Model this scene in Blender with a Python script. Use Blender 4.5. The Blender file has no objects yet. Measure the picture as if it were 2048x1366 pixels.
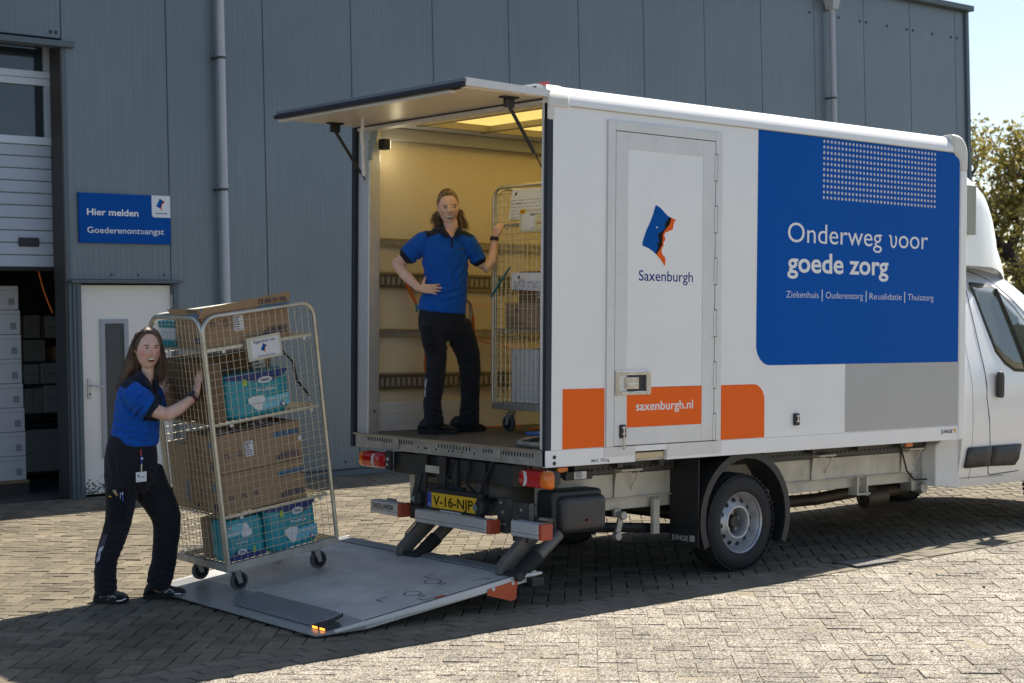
import bpy, bmesh, math, random
from math import sin, cos, pi, radians
from mathutils import Vector, Matrix, Quaternion, noise
from mathutils.bvhtree import BVHTree

random.seed(7)
SC = bpy.context.scene
COL = SC.collection

# ------------------------------------------------------------------ camera, light, exposure
FPX = 3235.1                                   # focal length in pixels of a 2048 wide frame
CAM = Vector((-6.79183, -7.86835, 1.79986))
RIGHT = Vector((.7705, -.6374, .0066)); DOWN = Vector((-.0027, -.0137, -.9999)); FWD = Vector((.6374, .7704, -.0123))
cam = bpy.data.objects.new('camera', bpy.data.cameras.new('camera'))
COL.objects.link(cam)
Mc = Matrix.Identity(4)
for i in range(3):
    Mc[i][0] = RIGHT[i]; Mc[i][1] = -DOWN[i]; Mc[i][2] = -FWD[i]; Mc[i][3] = CAM[i]
cam.matrix_world = Mc
cam.data.sensor_width = 36; cam.data.lens = 36 * FPX / 2048
cam.data.clip_start = .1; cam.data.clip_end = 2000
cam.data.dof.use_dof = True; cam.data.dof.focus_distance = 11.0; cam.data.dof.aperture_fstop = 4.5
SC.camera = cam

SUN = Vector((.82, .13, 1)).normalized()       # direction towards the sun
world = bpy.data.worlds.new('World'); SC.world = world; world.use_nodes = True
wn = world.node_tree.nodes; wl = world.node_tree.links
sky = wn.new('ShaderNodeTexSky'); sky.sky_type = 'NISHITA'; sky.sun_disc = False
sky.sun_elevation = math.asin(SUN.z); sky.sun_rotation = math.atan2(SUN.x, SUN.y)
sky.air_density = 1.0; sky.dust_density = 1.0; sky.ozone_density = 1.0
wl.new(sky.outputs[0], wn['Background'].inputs[0]); wn['Background'].inputs[1].default_value = .078
sl = bpy.data.lights.new('sun', 'SUN'); sl.energy = 5.0; sl.angle = radians(.53); sl.color = (1, .93, .80)
so = bpy.data.objects.new('sun', sl); COL.objects.link(so)
so.rotation_euler = SUN.to_track_quat('Z', 'Y').to_euler(); so.location = (0, 0, 30)
SC.view_settings.view_transform = 'Standard'; SC.view_settings.look = 'None'
SC.view_settings.gamma = 1; SC.view_settings.use_curve_mapping = False
SC.view_settings.exposure = .95
SC.cycles.use_denoising = True
SC.cycles.max_bounces = 8; SC.cycles.diffuse_bounces = 4; SC.cycles.transparent_max_bounces = 12

def P(px, py, depth):
    """a point of the place: seen at pixel (px, py) of the photograph, depth metres along the view axis"""
    return CAM + FWD * depth + RIGHT * ((px - 1024) / FPX * depth) + DOWN * ((py - 683) / FPX * depth)
def ray(px, py):
    return (FWD + RIGHT * ((px - 1024) / FPX) + DOWN * ((py - 683) / FPX))
def on(ax, val, px, py):
    d = ray(px, py); return CAM + d * ((val - CAM[ax]) / d[ax])
def S(px, py, y=0.):                           # (X, Z) of a pixel on the truck's side wall
    p = on(1, y, px, py); return p.x, p.z
def zg(x): return .0155 * (x - 1.95)           # the yard, a hair out of level to the truck

# ------------------------------------------------------------------ materials
MATS = {}
def mat(name, col, rough=.5, metal=0., var=0., vs=6., bump=0., bs=80., coat=0., spec=.5, stretch=None, dirt=0., dirtcol=(.12, .1, .08), ds=2.5):
    if name in MATS: return MATS[name]
    m = bpy.data.materials.new(name); m.use_nodes = True; MATS[name] = m
    nt = m.node_tree; N = nt.nodes; L = nt.links; b = N['Principled BSDF']
    b.inputs['Roughness'].default_value = rough; b.inputs['Metallic'].default_value = metal
    b.inputs['Coat Weight'].default_value = coat; b.inputs['Specular IOR Level'].default_value = spec
    b.inputs['Base Color'].default_value = (*col, 1)
    tc = N.new('ShaderNodeTexCoord'); src = tc.outputs['Object']
    if stretch:
        mp = N.new('ShaderNodeMapping'); mp.inputs['Scale'].default_value = stretch
        L.new(src, mp.inputs[0]); src = mp.outputs[0]
    out = None
    if var:
        n = N.new('ShaderNodeTexNoise'); n.inputs['Scale'].default_value = vs; n.inputs['Detail'].default_value = 6; n.inputs['Roughness'].default_value = .65
        L.new(src, n.inputs['Vector'])
        r = N.new('ShaderNodeValToRGB'); e = r.color_ramp.elements
        e[0].position = .3; e[1].position = .7
        e[0].color = (*[c * (1 - var) for c in col], 1); e[1].color = (*[min(1, c * (1 + var)) for c in col], 1)
        L.new(n.outputs[0], r.inputs[0]); out = r.outputs[0]
        rr = N.new('ShaderNodeMapRange'); rr.inputs[3].default_value = max(.03, rough - .08); rr.inputs[4].default_value = min(1, rough + .1)
        L.new(n.outputs[0], rr.inputs[0]); L.new(rr.outputs[0], b.inputs['Roughness'])
    if dirt:
        n2 = N.new('ShaderNodeTexNoise'); n2.inputs['Scale'].default_value = ds; n2.inputs['Detail'].default_value = 8; n2.inputs['Roughness'].default_value = .7
        L.new(tc.outputs['Object'], n2.inputs['Vector'])
        r2 = N.new('ShaderNodeMapRange'); r2.inputs[1].default_value = .48; r2.inputs[2].default_value = .75; r2.inputs[4].default_value = dirt
        L.new(n2.outputs[0], r2.inputs[0])
        mx = N.new('ShaderNodeMix'); mx.data_type = 'RGBA'
        L.new(r2.outputs[0], mx.inputs[0])
        if out: L.new(out, mx.inputs[6])
        else: mx.inputs[6].default_value = (*col, 1)
        mx.inputs[7].default_value = (*dirtcol, 1); out = mx.outputs[2]
    if out: L.new(out, b.inputs['Base Color'])
    if bump:
        n = N.new('ShaderNodeTexNoise'); n.inputs['Scale'].default_value = bs; n.inputs['Detail'].default_value = 4
        L.new(src, n.inputs['Vector'])
        bp = N.new('ShaderNodeBump'); bp.inputs['Strength'].default_value = bump; bp.inputs['Distance'].default_value = .01
        L.new(n.outputs[0], bp.inputs['Height']); L.new(bp.outputs[0], b.inputs['Normal'])
    return m

WHITE = mat('white_paint', (.84, .835, .83), .30, var=.02, vs=2, coat=.6, dirt=.10, dirtcol=(.5, .47, .42), ds=1.3)
VANW = mat('cab_paint', (.82, .815, .81), .2, var=.015, vs=2, coat=.7)
CAPW = mat('roof_cap_plastic', (.68, .67, .62), .45)
ALU = mat('aluminium', (.70, .69, .68), .4, .15, var=.06, vs=5)
ALUS = mat('brushed_aluminium', (.60, .60, .61), .42, .6, var=.08, vs=14, stretch=(1, 12, 1))
GALV = mat('galvanised_steel', (.44, .43, .40), .5, .55, var=.25, vs=11, dirt=.4, dirtcol=(.22, .19, .15), ds=5)
ZINC = mat('zinc_wire', (.60, .57, .46), .35, .75, var=.2, vs=9)
ZINCD = mat('zinc_tube', (.58, .56, .49), .33, .75, var=.18, vs=7, dirt=.35, dirtcol=(.2, .17, .12), ds=9)
BLUE = mat('blue_film', (.0003, .092, .42), .36, spec=.05)
LOGOB = mat('logo_blue', (.0004, .085, .37), .45, spec=.06)
TXTB = mat('letter_blue', (.003, .018, .22), .5, spec=.06)
ORANGE = mat('orange_film', (.90, .14, .012), .36, var=.03, vs=30, spec=.15)
LOGOO = mat('logo_orange', (.85, .13, .012), .45, spec=.1)
GREYF = mat('grey_film', (.42, .42, .425), .34, var=.03, vs=3, metal=.15)
TXTW = mat('letter_white', (.82, .82, .82), .45)
DOTG = mat('dot_grey', (.55, .55, .58), .5)
GOLD = mat('sealing_line', (.52, .42, .26), .5)
BLK = mat('black_plastic', (.018, .018, .02), .5, var=.15, vs=20)
BLKR = mat('black_rubber', (.014, .014, .015), .75, var=.2, vs=25)
NAVYS = mat('door_seal', (.012, .016, .03), .55)
DKST = mat('dark_steel', (.075, .073, .07), .5, .4, var=.25, vs=12)
BLKW = mat('logo_black', (.012, .011, .010), .6, spec=.1)
CREAM = mat('cream_panel', (.70, .60, .42), .42, var=.03, vs=2.5)
KICK = mat('grey_kick_panel', (.66, .67, .70), .45, .1, var=.05, vs=5)
FLOOR = mat('load_floor', (.11, .105, .105), .6, var=.25, vs=18, bump=.25, bs=160)
RAILD = mat('lashing_rail', (.17, .15, .12), .45, .6, var=.25, vs=20)
RAILL = mat('light_rail', (.38, .36, .33), .4, .6, var=.1, vs=20)
CARD = mat('cardboard', (.34, .225, .13), .75, var=.09, vs=5, bump=.06, bs=50)
CARDP = mat('pale_cardboard', (.42, .30, .18), .75, var=.09, vs=5)
CARDD = mat('brown_cardboard', (.20, .12, .062), .75, var=.09, vs=5)
PAPER = mat('paper', (.72, .72, .74), .6, var=.03, vs=8)
YPAPER = mat('yellow_paper', (.68, .62, .36), .7)
INK = mat('print_ink', (.035, .03, .09), .7)
INKB = mat('print_blue', (.09, .19, .30), .7)
INKR = mat('red_ink', (.4, .03, .05), .7)
TEAL = mat('teal_film', (.02, .31, .38), .22, var=.12, vs=9, bump=.35, bs=16)
TEALL = mat('light_teal_film', (.16, .50, .62), .25)
PNAVY = mat('pack_navy', (.008, .03, .17), .3)
PWHITE = mat('pack_white', (.72, .74, .76), .3)
LIME = mat('pack_lime', (.38, .55, .04), .4)
PYEL = mat('pack_yellow', (.72, .48, .03), .4)
BAG = mat('blue_plastic_bag', (.16, .24, .42), .15, var=.3, vs=12, bump=.6, bs=22, coat=.5)
BAGN = mat('navy_plastic_bag', (.02, .035, .12), .18, var=.3, vs=12, bump=.6, bs=22, coat=.5)
STRAP = mat('orange_webbing', (.80, .17, .02), .7, bump=.2, bs=200)
TEALS = mat('teal_webbing', (.02, .25, .33), .7)
RUBG = mat('grey_tyre', (.10, .10, .105), .7, var=.15, vs=30)
REDL = mat('red_lens', (.50, .012, .012), .12, coat=.6)
AMBL = mat('amber_lens', (.75, .17, .008), .12, coat=.6)
CLRL = mat('clear_lens', (.72, .70, .68), .12, coat=.6)
REDP = mat('red_plastic', (.42, .07, .03), .5, var=.1, vs=9)
FLAG = mat('orange_flag', (.62, .10, .025), .6, var=.06, vs=10)
PLATEY = mat('plate_yellow', (.80, .47, .02), .4)
SKINW = None
def emis(name, col, st):
    m = bpy.data.materials.new(name); m.use_nodes = True
    b = m.node_tree.nodes['Principled BSDF']; b.inputs['Base Color'].default_value = (*col, 1)
    b.inputs['Emission Color'].default_value = (*col, 1); b.inputs['Emission Strength'].default_value = st
    return m
LEDA = emis('amber_led', (1, .30, .03), 1.6)

# ------------------------------------------------------------------ mesh helpers
class MB:
    def __init__(s): s.v = []; s.f = []; s.m = []
    def add(s, vs, fs, mi=0):
        o = len(s.v); s.v += [tuple(v) for v in vs]
        for f in fs: s.f.append(tuple(i + o for i in f)); s.m.append(mi)
        return s
    def box(s, a, b, mi=0, M=None):
        x0, y0, z0 = a; x1, y1, z1 = b
        vs = [Vector(p) for p in ((x0, y0, z0), (x1, y0, z0), (x1, y1, z0), (x0, y1, z0), (x0, y0, z1), (x1, y0, z1), (x1, y1, z1), (x0, y1, z1))]
        if M is not None: vs = [M @ v for v in vs]
        return s.add(vs, [(0, 3, 2, 1), (4, 5, 6, 7), (0, 1, 5, 4), (1, 2, 6, 5), (2, 3, 7, 6), (3, 0, 4, 7)], mi)
    def hexa(s, q0, q1, mi=0):                 # two quads of four points, joined
        return s.add(list(q0) + list(q1), [(0, 3, 2, 1), (4, 5, 6, 7), (0, 1, 5, 4), (1, 2, 6, 5), (2, 3, 7, 6), (3, 0, 4, 7)], mi)
    def prism(s, pts, vec, mi=0):
        n = len(pts); pts = [Vector(p) for p in pts]; vec = Vector(vec)
        return s.add(pts + [p + vec for p in pts], [tuple(range(n))[::-1], tuple(range(n, 2 * n))] + [(i, (i + 1) % n, n + (i + 1) % n, n + i) for i in range(n)], mi)
    def face(s, pts, mi=0): return s.add(pts, [tuple(range(len(pts)))], mi)
    def rings(s, rings, mi=0, caps=True, closed=True):
        n = len(rings[0]); vs = [p for r in rings for p in r]; fs = []
        for k in range(len(rings) - 1):
            for i in range(n if closed else n - 1):
                j = (i + 1) % n; fs.append((k * n + i, k * n + j, (k + 1) * n + j, (k + 1) * n + i))
        if caps: fs.append(tuple(range(n))[::-1]); fs.append(tuple((len(rings) - 1) * n + i for i in range(n)))
        return s.add(vs, fs, mi)
    def cyl(s, p0, p1, r0, r1=None, n=14, mi=0, caps=True):
        return s.tube([p0, p1], [r0, r0 if r1 is None else r1], n, mi, caps)
    def tube(s, pts, r, n=8, mi=0, caps=True, squash=None):
        pts = [Vector(p) for p in pts]; k = len(pts)
        rr = list(r) if isinstance(r, (list, tuple)) else [r] * k
        T = []
        for i in range(k):
            t = pts[min(i + 1, k - 1)] - pts[max(i - 1, 0)]
            T.append(t.normalized() if t.length > 1e-9 else Vector((0, 0, 1)))
        a = T[0].cross(Vector((0, 0, 1)) if abs(T[0].z) < .9 else Vector((1, 0, 0))).normalized()
        out = []
        for i in range(k):
            if i: a = (a - T[i] * a.dot(T[i])).normalized()
            b = T[i].cross(a)
            out.append([pts[i] + (a * cos(2 * pi * j / n) + b * sin(2 * pi * j / n) * (squash or 1)) * rr[i] for j in range(n)])
        return s.rings(out, mi, caps)
    def lathe(s, c, ax, prof, n=24, mi=0, caps=False):
        c = Vector(c); ax = Vector(ax).normalized()
        a = ax.cross(Vector((0, 0, 1)) if abs(ax.z) < .9 else Vector((1, 0, 0))).normalized(); b = ax.cross(a)
        return s.rings([[c + ax * h + (a * cos(2 * pi * j / n) + b * sin(2 * pi * j / n)) * r for j in range(n)] for r, h in prof], mi, caps)
    def ball(s, c, r, n=12, mi=0, M=None):
        c = Vector(c); r = (r, r, r) if not isinstance(r, (tuple, list)) else r; rg = []
        for k in range(n // 2 + 1):
            t = pi * min(max(k / (n // 2), .02), .98)
            ring = [Vector((sin(t) * cos(2 * pi * j / n) * r[0], sin(t) * sin(2 * pi * j / n) * r[1], -cos(t) * r[2])) for j in range(n)]
            rg.append([c + (M @ p if M is not None else p) for p in ring])
        return s.rings(rg, mi, True)
    def xf(s, M): s.v = [tuple(M @ Vector(p)) for p in s.v]; return s
    def mesh(s, name, mats):
        me = bpy.data.meshes.new(name); me.from_pydata(s.v, [], s.f)
        for m in (mats if isinstance(mats, (list, tuple)) else [mats]): me.materials.append(m)
        me.polygons.foreach_set('material_index', s.m); me.update(); return me
    def build(s, name, mats, parent=None, smooth=0, bevel=0., kind=None, label=None, fix=True, seg=2):
        me = s.mesh(name, mats)
        if fix:
            bm = bmesh.new(); bm.from_mesh(me); bmesh.ops.recalc_face_normals(bm, faces=bm.faces); bm.to_mesh(me); bm.free()
        if smooth:
            me.polygons.foreach_set('use_smooth', [True] * len(me.polygons)); me.set_sharp_from_angle(angle=radians(smooth))
        return link(name, me, parent, bevel, kind, label, seg)
def link(name, me, parent=None, bevel=0., kind=None, label=None, seg=2):
    o = bpy.data.objects.new(name, me); COL.objects.link(o)
    if parent is not None: o.parent = parent
    if bevel:
        b = o.modifiers.new('edge', 'BEVEL'); b.width = bevel; b.segments = seg; b.limit_method = 'ANGLE'; b.angle_limit = radians(40)
    if kind: o['kind'] = kind
    if label: o['label'] = label
    return o
def tag(o, label, cat, group=None):
    o['label'] = label; o['category'] = cat
    if group: o['group'] = group
    return o
def thing(name, label, cat, M=None, group=None):
    o = bpy.data.objects.new(name, None); COL.objects.link(o); o.empty_display_size = .1
    if M is not None:
        if isinstance(M, Matrix): o.matrix_world = M
        else: o.location = M
    return tag(o, label, cat, group)
FONTC = {}
def glyphs(txt, size, bold=0.):
    k = (txt, bold)
    if k not in FONTC:
        cu = bpy.data.curves.new('lettering', 'FONT'); cu.body = txt; cu.size = 1; cu.resolution_u = 4; cu.offset = bold; cu.fill_mode = 'BOTH'
        o = bpy.data.objects.new('lettering', cu); COL.objects.link(o)
        me = bpy.data.meshes.new_from_object(o.evaluated_get(bpy.context.evaluated_depsgraph_get()))
        FONTC[k] = ([v.co.copy() for v in me.vertices], [tuple(p.vertices) for p in me.polygons])
        bpy.data.objects.remove(o); bpy.data.curves.remove(cu); bpy.data.meshes.remove(me)
    return FONTC[k]
def soft_v(w, xh, t):
    """outline of a round-bottomed v with a hooked left stroke, as 2D quads (stroke thickness t)"""
    pts = [(-.06 * w, .90 * xh), (.03 * w, .985 * xh), (.13 * w, .93 * xh), (.17 * w, .78 * xh), (.19 * w, .45 * xh), (.25 * w, .18 * xh), (.38 * w, .04 * xh), (.52 * w, .03 * xh), (.68 * w, .13 * xh), (.80 * w, .36 * xh), (.84 * w, .60 * xh), (.82 * w, .80 * xh), (.74 * w, .97 * xh)]
    L_ = []; R_ = []
    for i, (x, y) in enumerate(pts):
        a = pts[max(i - 1, 0)]; b = pts[min(i + 1, len(pts) - 1)]; d = math.hypot(b[0] - a[0], b[1] - a[1]); nx, ny = -(b[1] - a[1]) / d * t / 2, (b[0] - a[0]) / d * t / 2
        L_.append((x + nx, y + ny)); R_.append((x - nx, y - ny))
    return L_, R_
def text(mb, txt, o, ux, uy, h, width=None, mi=0, bold=0., mid=False):
    if '\u028b' in txt:
        full = glyphs(txt.replace('\u028b', 'u'), 1, bold)[0]; x0 = min(v.x for v in full); x1 = max(v.x for v in full); s = h / .72; sx = width / (x1 - x0) if width else s
        pre, post = txt.split('\u028b'); wid = lambda t_: max(v.x for v in glyphs(t_, 1, bold)[0]) - min(v.x for v in glyphs(t_, 1, bold)[0])
        wu = wid('u'); u0 = wid(pre + 'u') - wu if pre.strip() else 0; tail = wid(post) * sx
        o = Vector(o)
        if pre.strip(): text(mb, pre.rstrip(), o, ux, uy, h, wid(pre.rstrip()) * sx, mi, bold)
        text(mb, post, o + Vector(ux) * ((x1 - x0) * sx - tail), ux, uy, h, tail, mi, bold)
        zz = glyphs('x', 1, bold)[0]; xh = max(v.y for v in zz); gap = (x1 - x0) - wid(post) - u0; w = min(wu * 1.02, gap * .86)
        L_, R_ = soft_v(w, xh, .075 + 2 * bold); n = len(L_); off = u0 + (gap - w) * .35
        mb.add([o + Vector(ux) * ((x + off) * sx) + Vector(uy) * (y * s) for x, y in L_ + R_], [(i, n + i, n + i + 1, i + 1) for i in range(n - 1)], mi)
        return
    """flat lettering in mb: baseline starts at o, ux right, uy up, h = cap height, width = overall width"""
    vs, fs = glyphs(txt, 1, bold)
    if not vs: return
    x0 = min(v.x for v in vs); x1 = max(v.x for v in vs); s = h / .72
    sx = width / (x1 - x0) if width else s
    o = Vector(o); ux = Vector(ux); uy = Vector(uy)
    off = (x1 - x0) * sx * .5 if mid else 0
    mb.add([o + ux * ((v.x - x0) * sx - off) + uy * (v.y * s) for v in vs], fs, mi)
SX = (Vector((1, 0, 0)), Vector((0, 0, 1)))          # right and up on faces turned to -Y
RX = (Vector((0, -1, 0)), Vector((0, 0, 1)))         # on faces turned to -X
def lerp(a, b, t): return a + (b - a) * t
def interp(tab, x):
    if x <= tab[0][0]: return tab[0][1]
    for (a, b), (c, d) in zip(tab, tab[1:]):
        if x <= c: return b + (d - b) * (x - a) / (c - a)
    return tab[-1][1]
def arc(cx, cz, r, a0, a1, n=6): return [(cx + r * cos(radians(lerp(a0, a1, k / n))), cz + r * sin(radians(lerp(a0, a1, k / n)))) for k in range(n + 1)]

# ------------------------------------------------------------------ ground
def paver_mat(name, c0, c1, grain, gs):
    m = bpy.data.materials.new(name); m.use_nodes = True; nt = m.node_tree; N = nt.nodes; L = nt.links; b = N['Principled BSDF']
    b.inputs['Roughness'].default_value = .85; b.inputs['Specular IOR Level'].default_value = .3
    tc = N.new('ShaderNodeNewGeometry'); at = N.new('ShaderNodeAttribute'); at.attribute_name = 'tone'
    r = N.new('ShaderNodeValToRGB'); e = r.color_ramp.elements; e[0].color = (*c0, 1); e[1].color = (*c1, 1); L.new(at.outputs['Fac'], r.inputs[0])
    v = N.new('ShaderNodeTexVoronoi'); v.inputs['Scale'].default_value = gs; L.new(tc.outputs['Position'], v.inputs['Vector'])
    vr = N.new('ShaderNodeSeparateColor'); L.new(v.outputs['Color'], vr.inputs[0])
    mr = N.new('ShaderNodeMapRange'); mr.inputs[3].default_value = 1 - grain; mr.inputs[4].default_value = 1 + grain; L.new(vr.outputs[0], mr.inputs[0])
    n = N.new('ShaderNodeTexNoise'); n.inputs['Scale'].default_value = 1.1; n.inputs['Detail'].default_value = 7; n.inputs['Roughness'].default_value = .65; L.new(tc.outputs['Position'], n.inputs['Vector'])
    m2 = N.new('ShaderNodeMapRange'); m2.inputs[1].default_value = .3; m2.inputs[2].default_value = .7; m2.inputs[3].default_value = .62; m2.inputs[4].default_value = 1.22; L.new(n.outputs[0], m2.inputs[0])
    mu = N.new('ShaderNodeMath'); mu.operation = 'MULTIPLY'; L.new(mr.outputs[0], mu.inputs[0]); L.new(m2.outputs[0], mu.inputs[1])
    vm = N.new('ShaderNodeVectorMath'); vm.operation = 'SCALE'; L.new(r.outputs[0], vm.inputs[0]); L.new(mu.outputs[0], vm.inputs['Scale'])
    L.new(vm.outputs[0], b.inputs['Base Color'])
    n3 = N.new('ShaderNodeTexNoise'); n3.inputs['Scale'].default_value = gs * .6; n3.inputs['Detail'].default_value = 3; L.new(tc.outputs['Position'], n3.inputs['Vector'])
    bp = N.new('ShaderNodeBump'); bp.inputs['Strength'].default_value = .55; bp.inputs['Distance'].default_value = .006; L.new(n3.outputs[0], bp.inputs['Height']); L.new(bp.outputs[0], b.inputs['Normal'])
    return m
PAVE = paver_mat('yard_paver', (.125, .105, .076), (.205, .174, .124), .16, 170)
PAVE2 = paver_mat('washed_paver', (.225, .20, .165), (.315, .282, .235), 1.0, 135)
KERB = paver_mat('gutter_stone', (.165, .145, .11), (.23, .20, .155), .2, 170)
SAND = mat('joint_sand', (.075, .066, .05), .9, var=.35, vs=9, bump=.3, bs=90)
MOSS = mat('moss', (.10, .13, .025), .95, var=.4, vs=30)

GUT0, GUT1 = -.40, -.05                                   # the gutter strip along the yard
HB = .1055
E1 = Vector((cos(radians(47.6)), sin(radians(47.6)))); E2 = Vector((E1.y, -E1.x))
g = MB(); xs = (-260, -12, 30, 300)
for x0, x1 in zip(xs, xs[1:]):
    za, zb = (-.05 + zg(max(-12, min(30, x))) for x in (x0, x1))
    g.face([(x0, -200, za), (x1, -200, zb), (x1, 300, zb), (x0, 300, za)])
ground = g.build('ground', SAND, kind='structure')
# bed under the pavers: fine strip sheet following the slope
g = MB(); g.face([(-12, -9, zg(-12) - .012), (30, -9, zg(30) - .012), (30, 8.2, zg(30) - .012), (-12, 8.2, zg(-12) - .012)])
bed = g.build('paving_bed', SAND, kind='structure')

g = MB(); g.face([(-12, -9, zg(-12) - .0035), (30, -9, zg(30) - .0035), (30, GUT0 - .02, zg(30) - .0035), (-12, GUT0 - .02, zg(-12) - .0035)])
g.build('joint_sand', mat('washed_sand', (.24, .205, .15), .9, var=.35, vs=12, bump=.3, bs=90), kind='structure')

def clip(poly, nrm, d):                                   # keep nrm.p <= d
    out = []
    for i in range(len(poly)):
        a, b = poly[i], poly[(i + 1) % len(poly)]; da = a.dot(nrm) - d; db = b.dot(nrm) - d
        if da <= 0: out.append(a)
        if da * db < 0: out.append(a + (b - a) * (da / (da - db)))
    return out
def visible(x, y, mx=1.10):
    p = Vector((x, y, zg(x))) - CAM; dz = p.dot(FWD)
    if dz < 1: return False
    u = p.dot(RIGHT) / dz * FPX / 1024; v = p.dot(DOWN) / dz * FPX / 683
    return abs(u) < mx + .02 and v < 1.14 and dz < 34
def brick_geo(poly, h=.0, tl=(0, 0)):
    """a paver with chamfered top edges over a polygon (relative to its centre)"""
    c = sum(poly, Vector((0, 0))) / len(poly); n = len(poly); vs = []
    def tz(p): return h + tl[0] * (p.x - c.x) + tl[1] * (p.y - c.y) + .0155 * (p.x - c.x)
    ins = []
    for p in poly:
        d = c - p; ins.append(p + d.normalized() * min(.006, d.length * .3))
    for p in poly: vs.append((p.x - c.x, p.y - c.y, tz(p) - .05))
    for p in poly: vs.append((p.x - c.x, p.y - c.y, tz(p) - .004))
    for p in ins: vs.append((p.x - c.x, p.y - c.y, tz(p)))
    fs = []
    for i in range(n):
        j = (i + 1) % n; fs += [(i, j, n + j, n + i), (n + i, n + j, 2 * n + j, 2 * n + i)]
    fs.append(tuple(range(2 * n, 3 * n)))
    return c, vs, fs
bricks = []                                               # (area on screen, centre, verts, faces, tone, material)
rb = random.Random(3)
def put(poly, mt, tone=None):
    if len(poly) < 3: return
    ar = abs(sum(poly[i].x * poly[(i + 1) % len(poly)].y - poly[(i + 1) % len(poly)].x * poly[i].y for i in range(len(poly)))) / 2
    if ar < .0012: return
    if poly and sum(poly[i].x * poly[(i + 1) % len(poly)].y - poly[(i + 1) % len(poly)].x * poly[i].y for i in range(len(poly))) < 0: poly = poly[::-1]
    c, vs, fs = brick_geo(poly, rb.gauss(0, .0016), (rb.gauss(0, .011), rb.gauss(0, .011)))
    if not visible(c.x, c.y): return
    p = Vector((c.x, c.y, zg(c.x))); dz = (p - CAM).dot(FWD)
    bricks.append((ar / dz ** 3, p, vs, fs, min(1, max(0, rb.gauss(.5, .27) if tone is None else tone)), mt))
FACADE = lambda x: 7.55 + .0104 * (x - 3.45)
for i in range(-110, 260):
    for j in range(-190, 190):
        t = (i - j) % 4
        if t == 0: r = (i, j, 2, 1)
        elif t == 3: r = (i, j, 1, 2)
        else: continue
        cx = (r[0] + r[2] / 2) * HB; cy = (r[1] + r[3] / 2) * HB
        q = E1 * cx + E2 * cy + Vector((-4, -3))
        if not visible(q.x, q.y, 1.14) or q.y > 8 or q.x > 26: continue
        gp = .0044 if q.y > GUT0 else .0026
        poly = [E1 * (a * HB) + E2 * (b * HB) + Vector((-4, -3)) for a, b in ((r[0] + gp / HB, r[1] + gp / HB), (r[0] + r[2] - gp / HB, r[1] + gp / HB), (r[0] + r[2] - gp / HB, r[1] + r[3] - gp / HB), (r[0] + gp / HB, r[1] + r[3] - gp / HB))]
        ys = [p.y for p in poly]
        if min(ys) > GUT0 and max(ys) < GUT1: continue
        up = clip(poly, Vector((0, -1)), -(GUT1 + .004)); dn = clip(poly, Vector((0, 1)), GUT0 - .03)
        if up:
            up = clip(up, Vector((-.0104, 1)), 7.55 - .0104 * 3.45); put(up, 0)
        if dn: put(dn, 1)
ny = 3
for k in range(ny):
    y0 = lerp(GUT0, GUT1, k / ny); y1 = lerp(GUT0, GUT1, (k + 1) / ny)
    for i in range(-40, 140):
        x0 = (i + .5 * (k % 2)) * .2085
        if 2.72 < x0 + .1 < 3.24 and k < 3 and GUT0 <= y0 and -.36 < (y0 + y1) / 2 < -.1: continue
        put([Vector((x0 + .004, y0 + .005)), Vector((x0 + .2045, y0 + .005)), Vector((x0 + .2045, y1 - .005)), Vector((x0 + .004, y1 - .005))], 2)
bricks.sort(key=lambda b: -b[0])
paving = bpy.data.objects.new('paving', None); COL.objects.link(paving); paving['kind'] = 'structure'
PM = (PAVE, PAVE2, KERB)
def tone_attr(me, vals):
    a = me.attributes.new('tone', 'FLOAT', 'POINT'); a.data.foreach_set('value', vals)
shared = {}
for k, (ar, p, vs, fs, tone, mt) in enumerate(bricks[:300]):
    # alike whole pavers share one of twelve meshes per direction; cut ones have their own
    me = bpy.data.meshes.new('brick'); me.from_pydata(vs, [], fs); me.materials.append(PM[mt]); tone_attr(me, [tone] * len(vs))
    o = link('brick', me, paving); o.location = p
for mt, nm in ((0, 'yard_bricks'), (1, 'washed_bricks'), (2, 'gutter_bricks')):
    V = []; F = []; T = []
    for ar, p, vs, fs, tone, m_ in bricks[300:]:
        if m_ != mt: continue
        o = len(V); V += [(v[0] + p.x, v[1] + p.y, v[2] + p.z) for v in vs]; F += [tuple(i + o for i in f) for f in fs]; T += [tone] * len(vs)
    me = bpy.data.meshes.new(nm); me.from_pydata(V, [], F); me.materials.append(PM[mt]); tone_attr(me, T)
    link(nm, me, paving, kind='stuff')
# moss and weeds in the joints: along the gutter edge and the building base
mb = MB(); rm = random.Random(5)
def tuft(x, y, s, n):
    for _ in range(n):
        a = rm.uniform(0, 2 * pi); d = rm.uniform(.2, 1) * s; h = rm.uniform(.3, 1) * s * .6; px_ = x + rm.gauss(0, s * .5); py_ = y + rm.gauss(0, s * .25)
        b = Vector((px_, py_, zg(px_) - .004)); t = Vector((cos(a) * d, sin(a) * d, h)); w = Vector((-sin(a), cos(a), 0)) * d * .3
        mb.add([b - w, b + w, b + t], [(0, 1, 2)])
for _ in range(150):
    x = rm.uniform(-3.2, 6); tuft(x, GUT0 - .014 + rm.gauss(0, .006), rm.uniform(.006, .02), 6)
for _ in range(170):
    x = rm.uniform(.5, 6.5); tuft(x, FACADE(x) - rm.uniform(.01, .10), rm.uniform(.015, .035), 7)
for _ in range(60):
    x = rm.uniform(-5, .5); tuft(x, FACADE(x) - rm.uniform(.0, .22), rm.uniform(.012, .03), 6)
mb.build('moss', MOSS, kind='stuff', fix=False)

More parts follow.
